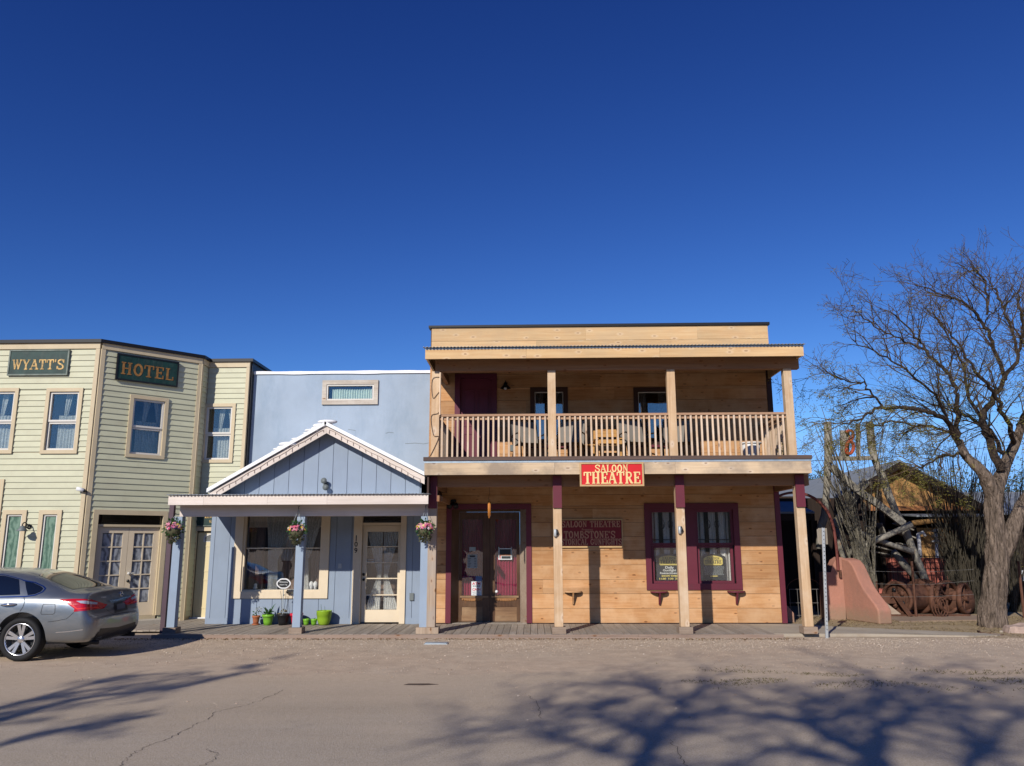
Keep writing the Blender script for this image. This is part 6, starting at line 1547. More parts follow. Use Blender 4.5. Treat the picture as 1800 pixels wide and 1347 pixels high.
t = thing('iron_letter', 'orange-red curled iron letter hanging high in the headframe', 'letter', P(1495, 797, YH - .2))
pB = [(1487, 761), (1491, 757.5), (1497, 758), (1500, 764), (1498, 771), (1493, 777), (1489, 779)]; pB2 = [(1489, 779), (1496, 777), (1500, 782), (1499.5, 791), (1495, 797), (1488.5, 796), (1488, 788), (1489, 779)]; pB3 = [(1495, 766), (1492, 774), (1489, 781)]
for k, (pp_, rr_) in enumerate(((pB, .04), (pB2, .045), (pB3, .025))): make('iron_stroke', MB().tube(catmull([P(x, y, YH - .2 - .01 * k) for x, y in pp_], 3), rr_, 7), M['rust_red'], t, True)
t = thing('ore_chute', 'stack of silver-grey weathered boards leaning inside the headframe', 'boards', (P(1540, 960, YH + .5).x, YH + .5, 0))
for a, b, w in (((1495, 950), (1563, 968), .42), ((1490, 962), (1560, 975), .3), ((1524, 925), (1538, 948), .3), ((1545, 920), (1556, 948), .34), ((1567, 932), (1604, 946), .42), ((1572, 920), (1602, 932), .3), ((1578, 955), (1603, 962), .25)):
    make('board', MB().beam(P(*a, YH + .5), P(*b, YH + .5), w, .03, (0, 0, 1)), M['timber'], t)
for v in (): pass

# ================================================================== RUSTY MACHINES
def wheel(mb_parent, c, r, yaw, w=.1, spokes=6, rim=.05, mat='rust'):
    Rm = Matrix.Rotation(yaw, 4, 'Z'); c = Vector(c)
    def tr(mb):
        mb.v = [c + (Rm @ v) for v in mb.v]; return mb
    make('rim', tr(MB().lathe([(r, -w / 2), (r, w / 2), (r - rim, w / 2), (r - rim, -w / 2)], (0, 0, 0), 'y', 28, closed=True)), M[mat], mb_parent, True)
    make('hub', tr(MB().lathe([(.001, -w * .8), (.07, -w * .8), (.07, w * .8), (.001, w * .8)], (0, 0, 0), 'y', 14)), M[mat], mb_parent)
    for k in range(spokes):
        a = 2 * math.pi * k / spokes + .3; make('spoke', tr(MB().beam((math.cos(a) * .06, 0, math.sin(a) * .06), (math.cos(a) * (r - rim * .8), 0, math.sin(a) * (r - rim * .8)), .045, .03, (0, 1, 0))), M[mat], mb_parent)
Ym = 20.45
def mc(px, py, Y=Ym): return P(px, py, Y)
c0, c1 = mc(1576, 1046, 20.2), mc(1628, 1043, 20.8); rd = .40
dv = (c1 - c0); dv.z = 0; ya = math.atan2(dv.y, dv.x)
wn_ = thing('winch', 'large rusty iron winch drum lying on its side with toothed end ring', 'winch', ((c0.x + c1.x) / 2, Ym, 0))
Rz = Matrix.Rotation(ya, 4, 'Z')
def along(prof, n=28, closed=False):
    mb = MB().lathe(prof, (0, 0, 0), 'x', n, closed=closed); mb.v = [Vector((c0.x, c0.y, rd + .03)) + Rz @ v for v in mb.v]; return mb
Ld = dv.length
make('drum', along([(.001, .09), (.30, .09), (.31, .15), (.30, Ld * .5), (.305, Ld * .72), (.30, Ld - .12)]), M['rust'], wn_, True)
make('flange', along([(rd, -.02), (rd, .08), (rd - .07, .08), (rd - .07, -.02)], closed=True), M['rust'], wn_, True)
make('flange', along([(rd, Ld * .72), (rd, Ld * .78), (.28, Ld * .78), (.28, Ld * .72)], closed=True), M['rust'], wn_, True)
mb = along([(.001, .03), (.20, .03), (.20, .06), (rd - .06, .06)], 28); make('drum_plate', mb, M['rust'], wn_)
for k in range(5):
    a = k * 1.257; mb = MB().ball((-.01, math.cos(a) * .19, math.sin(a) * .19), .06, 8, (.5, 1, 1)); mb.v = [Vector((c0.x, c0.y, rd + .03)) + Rz @ v for v in mb.v]; make('boss', mb, M['black' if k % 2 else 'rust'], wn_, True)
gx = Ld * .86
make('gear_ring', along([(rd, gx), (rd, gx + .16), (rd - .06, gx + .16), (rd - .06, gx)], closed=True), M['rust'], wn_, True)
for k in range(40):
    a = 2 * math.pi * k / 40; mb = MB().box(gx - .01, gx + .17, -.014, .014, rd - .005, rd + .03); Ra = Matrix.Rotation(a, 4, 'X'); mb.v = [Vector((c0.x, c0.y, rd + .03)) + Rz @ (Ra @ v) for v in mb.v]; make('tooth', mb, M['rust'], wn_)
for s_ in (-.1, gx + .28):
    for yy in (-.4, .4):
        mb = MB().beam((s_, yy, -rd), (s_, 0, .12), .09, .06, (0, 1, 0)); mb.v = [Vector((c0.x, c0.y, rd + .03)) + Rz @ v for v in mb.v]; make('frame_leg', mb, M['rust'], wn_)
mb = MB(); 
for k in range(3): mb.tube([Vector((c0.x + .75 + .06 * k + .12 * math.cos(a), c0.y - .38 - .02 * k, .25 + .22 * math.sin(a))) for a in [i * .45 for i in range(14)]], .012, 5)
make('cable_loop', mb, M['rust'], wn_)
for px, py, r_, yw, lbl in ((1641, 1044, .36, .95, 'narrow rusty spoked wheel next to the winch gear'), (1664, 1040, .40, .45, 'big rusty spoked iron wheel facing the street'), (1694, 1040, .37, .75, 'rightmost rusty spoked wheel at the end of the row of machines')):
    q = P(px, py, 20.55); t = thing('iron_wheel', lbl, 'pulley', (q.x, 20.55, 0), 'rusty iron wheels behind the fence')  # spoked iron wheels on axles, beside the winch
    wheel(t, (q.x, 20.55, r_ + .03), r_, yw, .11); make('base_block', MB().box(q.x - .12, q.x + .12, 20.75, 20.95, 0, r_ + .03), M['rust'], t); make('axle', MB().tube([(q.x, 20.5, r_ + .03), (q.x, 20.9, r_ + .03)], .03, 8), M['rust'], t)
q = P(1680, 1042, 20.9); t = thing('drum', 'small rusty drum lying between the two right wheels', 'drum', (q.x, 20.9, 0)); make('drum_body', MB().lathe([(.001, -.28), (.32, -.28), (.32, .28), (.001, .28)], (q.x, 20.9, .34), 'x', 22), M['rust'], t, True); make('band', MB().lathe([(.322, -.03), (.34, -.03), (.34, .03), (.322, .03)], (q.x, 20.9, .34), 'x', 22, closed=True), M['rust'], t, True)
q = P(1550, 1052, 20.3); t = thing('engine_block', 'rusty gearbox lump on a leaning plank left of the winch', 'machine', (q.x, 20.3, 0))
make('housing', MB().box(q.x - .22, q.x + .3, 20.2, 20.5, .30, .52), M['rust'], t); make('plank', MB().beam((q.x - .12, 20.1, .3), (q.x + .22, 20.0, .0), .2, .04, (0, 1, 0)), M['block'], t); make('shaft', MB().tube([(q.x - .1, 20.3, .5), (q.x - .1, 20.3, .82)], .03, 6), M['rust'], t); make('leg', MB().box(q.x - .2, q.x - .1, 20.25, 20.4, 0, .3), M['rust'], t)
rl = thing('iron_rail', 'long thin rusty rail lying along the front of the machines', 'rail', (P(1630, 1072, 19.95).x, 19.95, 0)); a, b = P(1562, 1072, 19.95).x, P(1704, 1070, 19.95).x
make('rail_bar', MB().box(a, b, 19.93, 19.99, .0, .07), M['rust'], rl); 
for k in range(9): x = a + .2 + (b - a - .4) * k / 8; make('bolt', MB().ball((x, 19.92, .04), .02, 6), M['rust'], rl)
make('machine_slab', MB().prism([(a - .3, 18.75, .0), (b, 19.1, .0), (b + .2, 19.9, 0), (b + .2, 21.6, 0), (a - .3, 21.6, 0)], (0, 0, .03)), paint('packed earth slab', (.30, .215, .155), .95, .12, bump=.4), kind='structure')
# wire fence
wf = thing('wire_fence', 'thin wire fence strung in front of the rusty machines', 'fence', (P(1620, 1030, 19.8).x, 19.8, 0))
for py0, py1 in ((1004, 1001), (1026, 1021), (1048, 1045)): make('wire', MB().tube([P(1527, py0, 19.8), P(1580, py0 + 1.5, 19.8), P(1640, py0 + 1, 19.8), P(1712, py1, 19.8)], .004, 4), M['wire'], wf)
for px in (1541, 1712): q = G(px, 1073); make('fence_post', MB().tube([(q.x, 19.8, 0), (q.x + .02, 19.8, 1.3)], .03, 6), M['rust'], wf)
bf = thing('iron_fence', 'black iron picket fence low in front of the red wall', 'fence', (P(1640, 1010, 22.1).x, 22.1, 0))
for py in (978, 1000): make('fence_rail', MB().tube([P(1520, py, 22.1), P(1706, py, 22.1)], .012, 5), M['black'], bf)
for k in range(22): q = P(1526 + k * 8.4, 990, 22.1); make('picket', MB().tube([(q.x, 22.1, .1), (q.x, 22.1, P(1600, 974, 22.1).z)], .008, 4), M['black'], bf)
# overhead wires
t = thing('overhead_wire', 'thin utility wire crossing behind the headframe and the tree', 'wire', P(1560, 800, 30))
make('wire_line', MB().tube([P(1380, 812, 30), P(1540, 806, 30), P(1640, 797, 30), P(1900, 770, 30)], .012, 4), M['ink'], t)
# stone at the right edge and a fallen branch
q = G(1795, 1112); t = thing('stone', 'pale flat stone lying at the right edge of the lot', 'stone', q)
mb = MB(); mb.hexa([(q.x - .34, q.y - .16, -.02), (q.x + .4, q.y - .2, -.02), (q.x + .42, q.y + .2, -.02), (q.x - .3, q.y + .18, -.02), (q.x - .29, q.y - .12, .10), (q.x + .36, q.y - .14, .17), (q.x + .38, q.y + .15, .19), (q.x - .22, q.y + .13, .13)])
tmp_ = bmesh.new(); me_ = bpy.data.meshes.new('t'); me_.from_pydata([tuple(v) for v in mb.v], [], mb.f); tmp_.from_mesh(me_); bmesh.ops.subdivide_edges(tmp_, edges=tmp_.edges, cuts=5, use_grid_fill=True)
mb = MB(); mb.v = [v.co + Vector((noise.noise(v.co * 7), noise.noise(v.co * 7 + Vector((5, 0, 0))), noise.noise(v.co * 8 + Vector((0, 9, 0))))) * .035 for v in tmp_.verts]; mb.f = [tuple(v.index for v in f.verts) for f in tmp_.faces]; mb.m = [0] * len(mb.f); tmp_.free()
make('stone_body', mb, paint('pale rough stone', (.42, .31, .25), .95, .22, (.26, .17, .14), .6, 6, .6, 30), t); make('stone_chip', MB().ball((q.x - .45, q.y - .12, .02), .035, 6), M['concrete'], t)
t = thing('fallen_branch', 'thin crooked branch lying on the dirt before the big trunk', 'branch', G(1740, 1115)); make('stick', MB().tube([G(x, y, .015) for x, y in ((1719, 1110), (1725, 1113), (1735, 1114), (1750, 1116), (1765, 1116))], [.022, .018, .016, .012, .006], 6), M['rust'], t, True); make('twig', MB().tube([G(1735, 1114, .02), G(1742, 1112, .04)], .006, 4), M['rust'], t)

# ================================================================== TREES
def grow(mb, lf, p, d, L, r, lvl, rr, P_):
    n = max(3, int(L / P_['seg'])); pts = [p.copy()]; dd = d.normalized(); kids = []
    for i in range(n):
        w = P_['wob']; dd = (dd + Vector((rr.gauss(0, w), rr.gauss(0, w), rr.gauss(0, w))) + P_['trop'] * (.5 if lvl > 1 else 1)).normalized()
        pts.append(pts[-1] + dd * (L / n))
        if lvl > 0 and i >= 0: kids.append((pts[-1].copy(), dd.copy(), (i + 1) / n))
    rads = [max(P_['rmin'], r * (1 - .75 * i / n)) for i in range(n + 1)]
    mb.tube(pts, rads, 5 if r > .02 else 3, cap=False)
    if lf is not None and lvl <= 1:
        for q in pts[1:]:
            if P_['leaf'](q) > rr.random(): lf.append((q, dd))
    if lvl <= 0: return
    nk = P_['kids'][lvl]; step = max(1, len(kids) / nk) if nk else 0
    for k in range(nk):
        q, dq, t = kids[min(len(kids) - 1, int((k + rr.random()) * len(kids) / nk))]
        ax = dq.orthogonal().normalized(); ax.rotate(Matrix.Rotation(rr.uniform(0, 6.28), 3, dq)); nd = dq.copy(); nd.rotate(Matrix.Rotation(R(rr.uniform(*P_['ang'])), 3, ax))
        grow(mb, lf, q, nd, L * rr.uniform(.42, .72) * (1.1 - .3 * t), max(P_['rmin'], r * .55 * (1.1 - .5 * t)), lvl - 1, rr, P_)
def limb(mb, twig, lf, pts, r0, r1, rr, P_, nk, kl, lvl, dirbias=Vector((0, 0, 0)), start=.12, kr=.018):
    cc = catmull(pts, 5); n = len(cc)
    cc = [q + Vector((rr.gauss(0, .02), rr.gauss(0, .02), rr.gauss(0, .02))) for q in cc]
    mb.tube(cc, [r0 + (r1 - r0) * i / (n - 1) for i in range(n)], 8, cap=False)
    for k in range(nk):
        t = start + (1 - start) * (k + rr.random()) / nk; i = min(n - 2, int(t * (n - 1))); dq = (cc[i + 1] - cc[i]).normalized()
        ax = dq.orthogonal().normalized(); ax.rotate(Matrix.Rotation(rr.uniform(0, 6.28), 3, dq)); nd = dq.copy(); nd.rotate(Matrix.Rotation(R(rr.uniform(25, 62)), 3, ax)); nd = (nd + dirbias * .5).normalized()
        grow(twig, lf, cc[i], nd, kl * rr.uniform(.6, 1.15) * (1.15 - .45 * t), kr * (1.2 - .5 * t), lvl, rr, P_)
    grow(twig, lf, cc[-1], (cc[-1] - cc[-3]), kl, r1 * .9, lvl, rr, P_)
def leaf_mesh(lf, rr, n=4, size=.05, droop=.02):
    mb = MB()
    for q, d in lf:
        for _ in range(n):
            x = (Vector((rr.gauss(0, 1), rr.gauss(0, 1), rr.gauss(0, .6) - .3))).normalized(); y = x.orthogonal().normalized(); p = q + Vector((rr.gauss(0, .04), rr.gauss(0, .04), rr.gauss(0, .04) - droop)); l = size * rr.uniform(.5, 1.4); k = len(mb.v)
            mb.v += [p, p + x * l * .5 + y * l * .16, p + x * l, p + x * l * .5 - y * l * .16]; mb.f.append((k, k + 1, k + 2, k + 3)); mb.m.append(0)
    return mb
def furrowed(path, rads, ns=44, depth=.035, seed=0, freq=9):
    """trunk with deep bark ridges that run along it"""
    cc = catmull(path, 10); m = len(cc); mb = MB(); x = Vector((1, 0, 0))
    rr_ = [r for r in rads]; 
    for i, q in enumerate(cc):
        t = (cc[min(i + 1, m - 1)] - cc[max(i - 1, 0)]).normalized(); x = (x - t * x.dot(t)).normalized(); y = t.cross(x)
        u = i / (m - 1) * (len(rads) - 1); j = min(int(u), len(rads) - 2); r = rads[j] + (rads[j + 1] - rads[j]) * (u - j)
        for k in range(ns):
            a = 2 * math.pi * k / ns; w = Vector((math.cos(a) * freq * .35, math.sin(a) * freq * .35, i * .09 + seed))
            h = abs(noise.noise(w)) * 1.6 + .6 * noise.noise(Vector((w.x * .5, w.y * .5, i * .05 + seed))) + .5 * abs(noise.noise(Vector((w.x * 2.3, w.y * 2.3, i * .3))))
            mb.v.append(q + (x * math.cos(a) + y * math.sin(a)) * (r + depth * (h - .5) * (r / .25)))
    for i in range(m - 1):
        for k in range(ns): k2 = (k + 1) % ns; mb.f.append((i * ns + k, i * ns + k2, (i + 1) * ns + k2, (i + 1) * ns + k)); mb.m.append(0)
    return mb
YT = 17.75
tb = G(1746, 1104); tb.y = YT
tree = thing('mesquite_tree', 'large bare mesquite with furrowed grey trunk and olive wisps at the right', 'tree', (P(1746, 1100, YT).x, YT, 0))
def tp(px, py, dy=0): return P(px, py, YT + dy)
tp0 = tp(1746, 1104); tp0.z = -.05
make('trunk', furrowed([tp0, tp(1748, 1060), tp(1751, 1010), tp(1753, 965), tp(1750, 930), tp(1746, 895), tp(1747, 868)], [.30, .245, .222, .222, .19, .17, .165], depth=.07), M['bark'], tree, True)
make('limb', furrowed([tp(1756, 985, .05), tp(1772, 955, -.05), tp(1787, 915, -.1), tp(1802, 885, -.1), tp(1825, 850, -.2), tp(1850, 800, -.3)], [.18, .165, .155, .15, .13, .10], 30, .035, 5), M['bark'], tree, True)
make('limb', furrowed([tp(1747, 880, 0), tp(1738, 850, -.1), tp(1728, 832, -.15), tp(1712, 815, -.1), tp(1697, 800, 0), tp(1685, 775, .1)], [.155, .15, .125, .105, .09, .075], 26, .035, 9), M['bark'], tree, True)
make('limb', furrowed([tp(1748, 880, .05), tp(1755, 850, .15), tp(1768, 815, .3), tp(1782, 785, .4), tp(1795, 750, .5)], [.155, .145, .12, .105, .085], 26, .03, 12), M['bark'], tree, True)
rr = random.Random(21); twig = MB(); lm = MB(); lf = []
PT = {'seg': .16, 'wob': .16, 'trop': Vector((-.01, 0, .015)), 'rmin': .0036, 'ang': (22, 58), 'kids': [0, 4, 4, 5], 'leaf': lambda q: max(0, min(.6, (5.7 - q.z) * .5)) if q.z < 5.7 else .05}
UPB = Vector((-.25, -.1, .55))
limbs = [
 ([tp(1685, 778), tp(1680, 768), tp(1665, 741, -.3), tp(1632, 724, -.6), tp(1606, 718, -.8), tp(1546, 718, -1.0), tp(1514, 738, -1.1), tp(1480, 745, -1.1)], 0.068, 0.016, 18, 1.25, UPB),
 ([tp(1550, 716, -1.0), tp(1536, 697, -1.1), tp(1522, 679, -1.2), tp(1500, 672, -1.2), tp(1474, 664, -1.2), tp(1448, 655, -1.2)], 0.024, 0.010, 11, .85, UPB),
 ([tp(1683, 770), tp(1683, 727, .2), tp(1682, 690, .3), tp(1664, 655, .3), tp(1640, 632, .2), tp(1622, 608, .2), tp(1600, 580, .1), tp(1560, 545, 0)], 0.060, 0.012, 20, 1.15, UPB),
 ([tp(1626, 615, .2), tp(1590, 600, .1), tp(1550, 580, .0), tp(1520, 560, -.1), tp(1498, 535, -.2)], 0.024, 0.008, 13, .8, UPB),
 ([tp(1665, 745, -.2), tp(1650, 700, -.8), tp(1610, 665, -1.2), tp(1575, 640, -1.4), tp(1530, 615, -1.5), tp(1500, 600, -1.5)], 0.032, 0.010, 14, .9, UPB),
 ([tp(1760, 830, .1), tp(1735, 760, .2), tp(1727, 738, .3), tp(1747, 700, .4), tp(1768, 665, .5), tp(1790, 620, .5), tp(1796, 580, .4)], 0.096, 0.024, 16, 1.2, Vector((0, 0, .5))),
 ([tp(1768, 665, .5), tp(1742, 600, .2), tp(1722, 560, .0), tp(1690, 530, -.2), tp(1655, 518, -.3), tp(1610, 500, -.4)], 0.048, 0.010, 18, 1.15, UPB),
 ([tp(1735, 555, .1), tp(1735, 510, .1), tp(1722, 480, .1), tp(1700, 475, .1)], 0.028, 0.010, 11, .9, UPB),
 ([tp(1790, 625, .5), tp(1775, 570, .7), tp(1755, 530, .8), tp(1748, 510, .8), tp(1742, 490, .8)], 0.036, 0.010, 13, 1.0, Vector((-.1, 0, .6))),
 ([tp(1795, 750, .5), tp(1810, 700, .7), tp(1815, 640, .9), tp(1800, 580, 1.2), tp(1792, 540, 1.4), tp(1790, 510, 1.5)], 0.080, 0.016, 16, 1.2, Vector((-.1, 0, .5))),
 ([tp(1790, 760, .5), tp(1840, 700, .3), tp(1890, 650, .1), tp(1930, 600, 0)], 0.080, 0.016, 13, 1.2, Vector((.2, 0, .5))),
 ([tp(1850, 800, -.3), tp(1880, 740, -.5), tp(1860, 680, -1.0), tp(1820, 620, -1.4), tp(1790, 590, -1.6)], 0.080, 0.016, 16, 1.2, Vector((-.2, -.1, .5))),
 ([tp(1850, 800, -.3), tp(1910, 740, -.2), tp(1980, 680, 0), tp(2040, 640, .2)], 0.080, 0.016, 11, 1.3, Vector((.3, 0, .4))),
 ([tp(1697, 800), tp(1660, 800, -.4), tp(1630, 815, -.8), tp(1600, 822, -1.0)], 0.032, 0.010, 11, .8, Vector((-.4, -.1, -.2))),
 ([tp(1685, 775), tp(1660, 758, .5), tp(1620, 748, .9), tp(1575, 742, 1.2), tp(1530, 752, 1.3), tp(1490, 775, 1.3)], 0.040, 0.010, 16, .9, Vector((-.3, 0, -.05))),
 ([tp(1768, 815, .3), tp(1750, 770, .9), tp(1715, 740, 1.3), tp(1670, 720, 1.6), tp(1620, 705, 1.8)], 0.056, 0.012, 16, 1.1, Vector((-.3, .1, .25))),
 ([tp(1727, 738, .3), tp(1705, 700, .9), tp(1690, 640, 1.3), tp(1665, 590, 1.4), tp(1640, 550, 1.4)], 0.044, 0.010, 16, 1.1, Vector((-.25, 0, .4))),
 ([tp(1785, 780, .4), tp(1770, 740, -.6), tp(1745, 690, -1.2), tp(1715, 650, -1.6), tp(1680, 600, -1.8), tp(1660, 570, -1.9)], 0.056, 0.010, 18, 1.1, Vector((-.25, -.1, .4))),
]
for pts, r0, r1, nk, kl, db in limbs: limb(lm, twig, lf, pts, r0, r1, rr, PT, nk, kl, 2, db)
make('branches', lm, M['limb'], tree, True, kind='stuff'); make('twigs', twig, M['twig'], tree, kind='stuff')
mbl = leaf_mesh(lf, rr, 8, .05, .05); print('twig faces', len(twig.f), 'leaves', len(mbl.f))
make('crown', mbl, M['leaf'], tree, kind='stuff')

# trees across the street, behind the camera: they throw the shadows that lie on the road
HS = Vector((math.sin(SUN_AZ), math.cos(SUN_AZ), 0)); TAN = math.tan(SUN_EL); D0 = -8.0
def cast(px, py, off=0.0):
    g = G(px, py); Ls = g.dot(HS) - (D0 + off); q = g - HS * Ls; q.z = Ls * TAN; return q
PS = {'seg': .3, 'wob': .17, 'trop': Vector((0, 0, .01)), 'rmin': .007, 'ang': (25, 65), 'kids': [0, 3, 4, 6], 'leaf': lambda q: .4}
def street_tree(lbl, base, trunk, tr, limbs_, seed, leafn=3, lsize=.07):
    rr = random.Random(seed); t = thing('street_tree', lbl, 'tree', (base[0], base[1], 0), 'trees across the street')
    make('trunk', furrowed(trunk, tr, 26, .03, seed), M['bark'], t, True); lm, tw, lf = MB(), MB(), []
    for pts, r0, r1, nk, kl, lv in limbs_: limb(lm, tw, lf, pts, r0, r1, rr, PS, nk, kl, lv, Vector((0, 0, .25)), .1, .03)
    make('branches', lm, M['limb'], t, True, kind='stuff'); make('twigs', tw, M['twig'], t, kind='stuff')
    lf = [q for q in lf if rr.random() < .9]; mbl = leaf_mesh(lf, rr, leafn, lsize, .03); make('crown', mbl, M['leaf'], t, kind='stuff'); print('street', len(tw.f), len(mbl.f))
s = cast; f0 = s(1550, 1347); f1 = s(1125, 1347)
mid_ = (f0 + f1) / 2; fork = Vector((mid_.x + .2, mid_.y, 4.6)); base = Vector((fork.x + .2, fork.y + .0, 0))
street_tree('tall mesquite tree across the street whose shadow covers the right of the road', base, [base, base + Vector((.05, 0, 1)), Vector((fork.x + .05, fork.y, 3.2)), fork], [.42, .34, .30, .27], [
 ([fork, (fork + f0) / 2 + Vector((.25, 0, .2)), f0, s(1520, 1325), s(1490, 1307), s(1455, 1295), s(1420, 1272), s(1380, 1265, .1), s(1330, 1257, .2), s(1275, 1250, .3)], .15, .03, 16, 1.3, 2),
 ([s(1420, 1272), s(1412, 1250, .1), s(1415, 1235, .2), s(1455, 1228, .2), s(1480, 1222, .2)], .06, .025, 9, 1.1, 2),
 ([s(1540, 1335), s(1545, 1305, -.2), s(1542, 1280, -.2), s(1585, 1265, -.2), s(1596, 1250, -.2), s(1578, 1230, -.3), s(1545, 1205, -.3), s(1525, 1185, -.3)], .10, .035, 14, 1.3, 2),
 ([s(1596, 1250, -.2), s(1640, 1235, -.4), s(1690, 1222, -.5), s(1740, 1215, -.5)], .05, .02, 9, 1.2, 2),
 ([fork, (fork + f1) / 2 + Vector((-.2, 0, .2)), f1, s(1135, 1325), s(1150, 1305, .1), s(1175, 1275, .1), s(1200, 1245, .2), s(1225, 1215, .2), s(1240, 1195, .2)], .13, .03, 15, 1.3, 2),
 ([s(1148, 1308), s(1115, 1285, .3), s(1085, 1270, .3), s(1040, 1262, .4), s(1000, 1258, .4)], .07, .02, 11, 1.2, 2),
 ([s(1125, 1340), s(1080, 1325, -.3), s(1030, 1312, -.4), s(975, 1300, -.4), s(930, 1290, -.4)], .05, .02, 12, 1.3, 2),
 ([s(1200, 1245), s(1170, 1225, .4), s(1140, 1210, .4), s(1100, 1200, .4)], .04, .02, 8, 1.1, 2),
 ([fork, (fork + f0) / 2 + Vector((.8, .3, .1)), s(1700, 1360), s(1720, 1330, .2), s(1745, 1300, .3), s(1770, 1270, .3), s(1800, 1245, .3)], .10, .03, 14, 1.4, 2),
 ([s(1530, 1347), s(1400, 1315, .5), s(1350, 1322, .5), s(1290, 1340, .5)], .05, .02, 8, 1.0, 2),
 ([s(1420, 1272), s(1480, 1260, .5), s(1540, 1240, .6), s(1600, 1200, .6), s(1640, 1180, .6)], .05, .02, 8, 1.2, 2)], 31)
fl = s(-260, 1330, 0); bl = Vector((fl.x - 1.2, fl.y + .2, 0))
street_tree('leafy mesquite tree across the street, further left, shading the road edge', bl, [bl, bl + Vector((.1, 0, 1.2)), (bl + fl) / 2 + Vector((-.2, 0, .6)), fl], [.28, .22, .2, .16], [
 ([fl, s(-100, 1270), s(0, 1245), s(80, 1225), s(150, 1205), s(210, 1190), s(290, 1186)], .09, .02, 11, .7, 2),
 ([fl, s(-80, 1290), s(40, 1255), s(150, 1228), s(240, 1218), s(330, 1205), s(400, 1188), s(465, 1167)], .10, .016, 16, .5, 2),
 ([fl, s(-60, 1325), s(40, 1297), s(100, 1284), s(170, 1280)], .07, .02, 7, .5, 2)], 37, 4, .08)

# ocotillos
M['ocotillo_dark'] = bark('dark ocotillo bark', (.15, .13, .095), (.035, .03, .025), (22, 22, 3))
def ocotillo(lbl, base, wands, seed, r0=.028, mat='ocotillo', leaf=0.0):
    rr = random.Random(seed); t = thing('ocotillo', lbl, 'shrub', (base.x, base.y, 0)); mb = MB(); lf = []
    for (tx, ty, dy) in wands:
        tpz = P(tx, ty, base.y + dy); b = base + Vector((rr.gauss(0, .1), rr.gauss(0, .06), 0)); n = 9; pts = []
        bend = rr.uniform(-.12, .12)
        for i in range(n + 1):
            u = i / n; q = b.lerp(tpz, u); q.x += (tpz.x - b.x) * (-.22 * math.sin(math.pi * u)) * .8 + bend * math.sin(math.pi * u) + rr.gauss(0, .018); q.y += rr.gauss(0, .015); pts.append(q)
        mb.tube(pts, [r0 * (1 - .78 * i / n) * rr.uniform(.9, 1.1) for i in range(n + 1)], 5, cap=False)
        if leaf:
            for q in pts[3:]:
                if rr.random() < leaf: lf.append((q, None))
    make('stems', mb, M[mat], t, True, kind='stuff')
    if lf: make('leaves', leaf_mesh(lf, rr, 6, .05), M['leaf'], t, kind='stuff')
rr = random.Random(5)
b0 = G(1531, 1066); b0.y = 20.2; b0.x = P(1531, 1066, 20.2).x; b0.z = 0
ocotillo('dense grey ocotillo bundle leaning left over the adobe wall', b0, [(rr.gauss(1452, 13), rr.uniform(745, 850), rr.uniform(-.3, .6)) for _ in range(23)] + [(rr.uniform(1425, 1480), rr.uniform(690, 760), 0) for _ in range(6)], 1, .031)
b1 = b0 + Vector((.12, .2, 0))
ocotillo('upright thin ocotillo wands standing inside the headframe', b1, [(rr.uniform(1498, 1562), rr.uniform(720, 900), rr.uniform(-.2, .6)) for _ in range(12)], 2, .022)
b2 = Vector((P(1697, 1070, 21).x, 21.2, 0))
ocotillo('big dark ocotillo fanning out between the machines and the trunk', b2, [(rr.gauss(1668, 44), rr.uniform(765, 900), rr.uniform(-.6, .8)) for _ in range(100)], 3, .02, 'ocotillo_dark', .03)
b3 = Vector((P(1716, 1070, 21).x, 20.9, 0))
ocotillo('second ocotillo close behind the trunk, leaning right', b3, [(rr.gauss(1735, 28), rr.uniform(770, 930), rr.uniform(-.6, .8)) for _ in range(50)], 4, .02, 'ocotillo_dark', .03)
b4 = Vector((P(1786, 1060, 21.5).x, 21.5, 0))
ocotillo('ocotillo at the right edge beyond the forked trunk', b4, [(rr.gauss(1795, 26), rr.uniform(790, 930), rr.uniform(-.6, .8)) for _ in range(40)], 6, .021, 'ocotillo_dark', .04)
# far bushy trees
def bush(lbl, c, r, h, n, seed):
    rr = random.Random(seed); t = thing('bushy_tree', lbl, 'tree', (c[0], c[1], 0), 'far trees beyond the barn'); make('trunk', MB().tube([(c[0], c[1], 0), (c[0], c[1], c[2])], .15, 8), M['bark'], t)
    mb = MB()
    for cl in range(26):
        d = Vector((rr.gauss(0, 1), rr.gauss(0, 1), rr.gauss(0, 1))).normalized(); cc = Vector(c) + Vector((d.x * r, d.y * r, d.z * h)) * rr.uniform(.3, .9); s_ = rr.uniform(.18, .4) * r
        for _ in range(n // 26):
            p = cc + Vector((rr.gauss(0, s_), rr.gauss(0, s_), rr.gauss(0, s_ * .8))); x = Vector((rr.gauss(0, 1), rr.gauss(0, 1), rr.gauss(0, 1))).normalized(); y = x.orthogonal().normalized(); l = rr.uniform(.04, .09); k = len(mb.v)
            mb.v += [p, p + x * l + y * l * .4, p + x * l * 1.6, p + x * l - y * l * .4]; mb.f.append((k, k + 1, k + 2, k + 3)); mb.m.append(0)
    make('crown', mb, M['leaf_far'], t, kind='stuff')
q = P(1428, 845, 34); bush('small olive tree showing over the barn roof by the balcony corner', (q.x, 34, q.z - .55), 1.1, .6, 5000, 1)
q = P(1640, 850, 33); bush('rounded green tree behind the barn, right of its ridge', (q.x, 33, q.z - 1.4), 2.0, 1.1, 9000, 2)
q = P(1770, 830, 32); bush('wide olive tree behind the long dark shed', (q.x, 32, q.z - 1.2), 2.6, 1.4, 9000, 3)

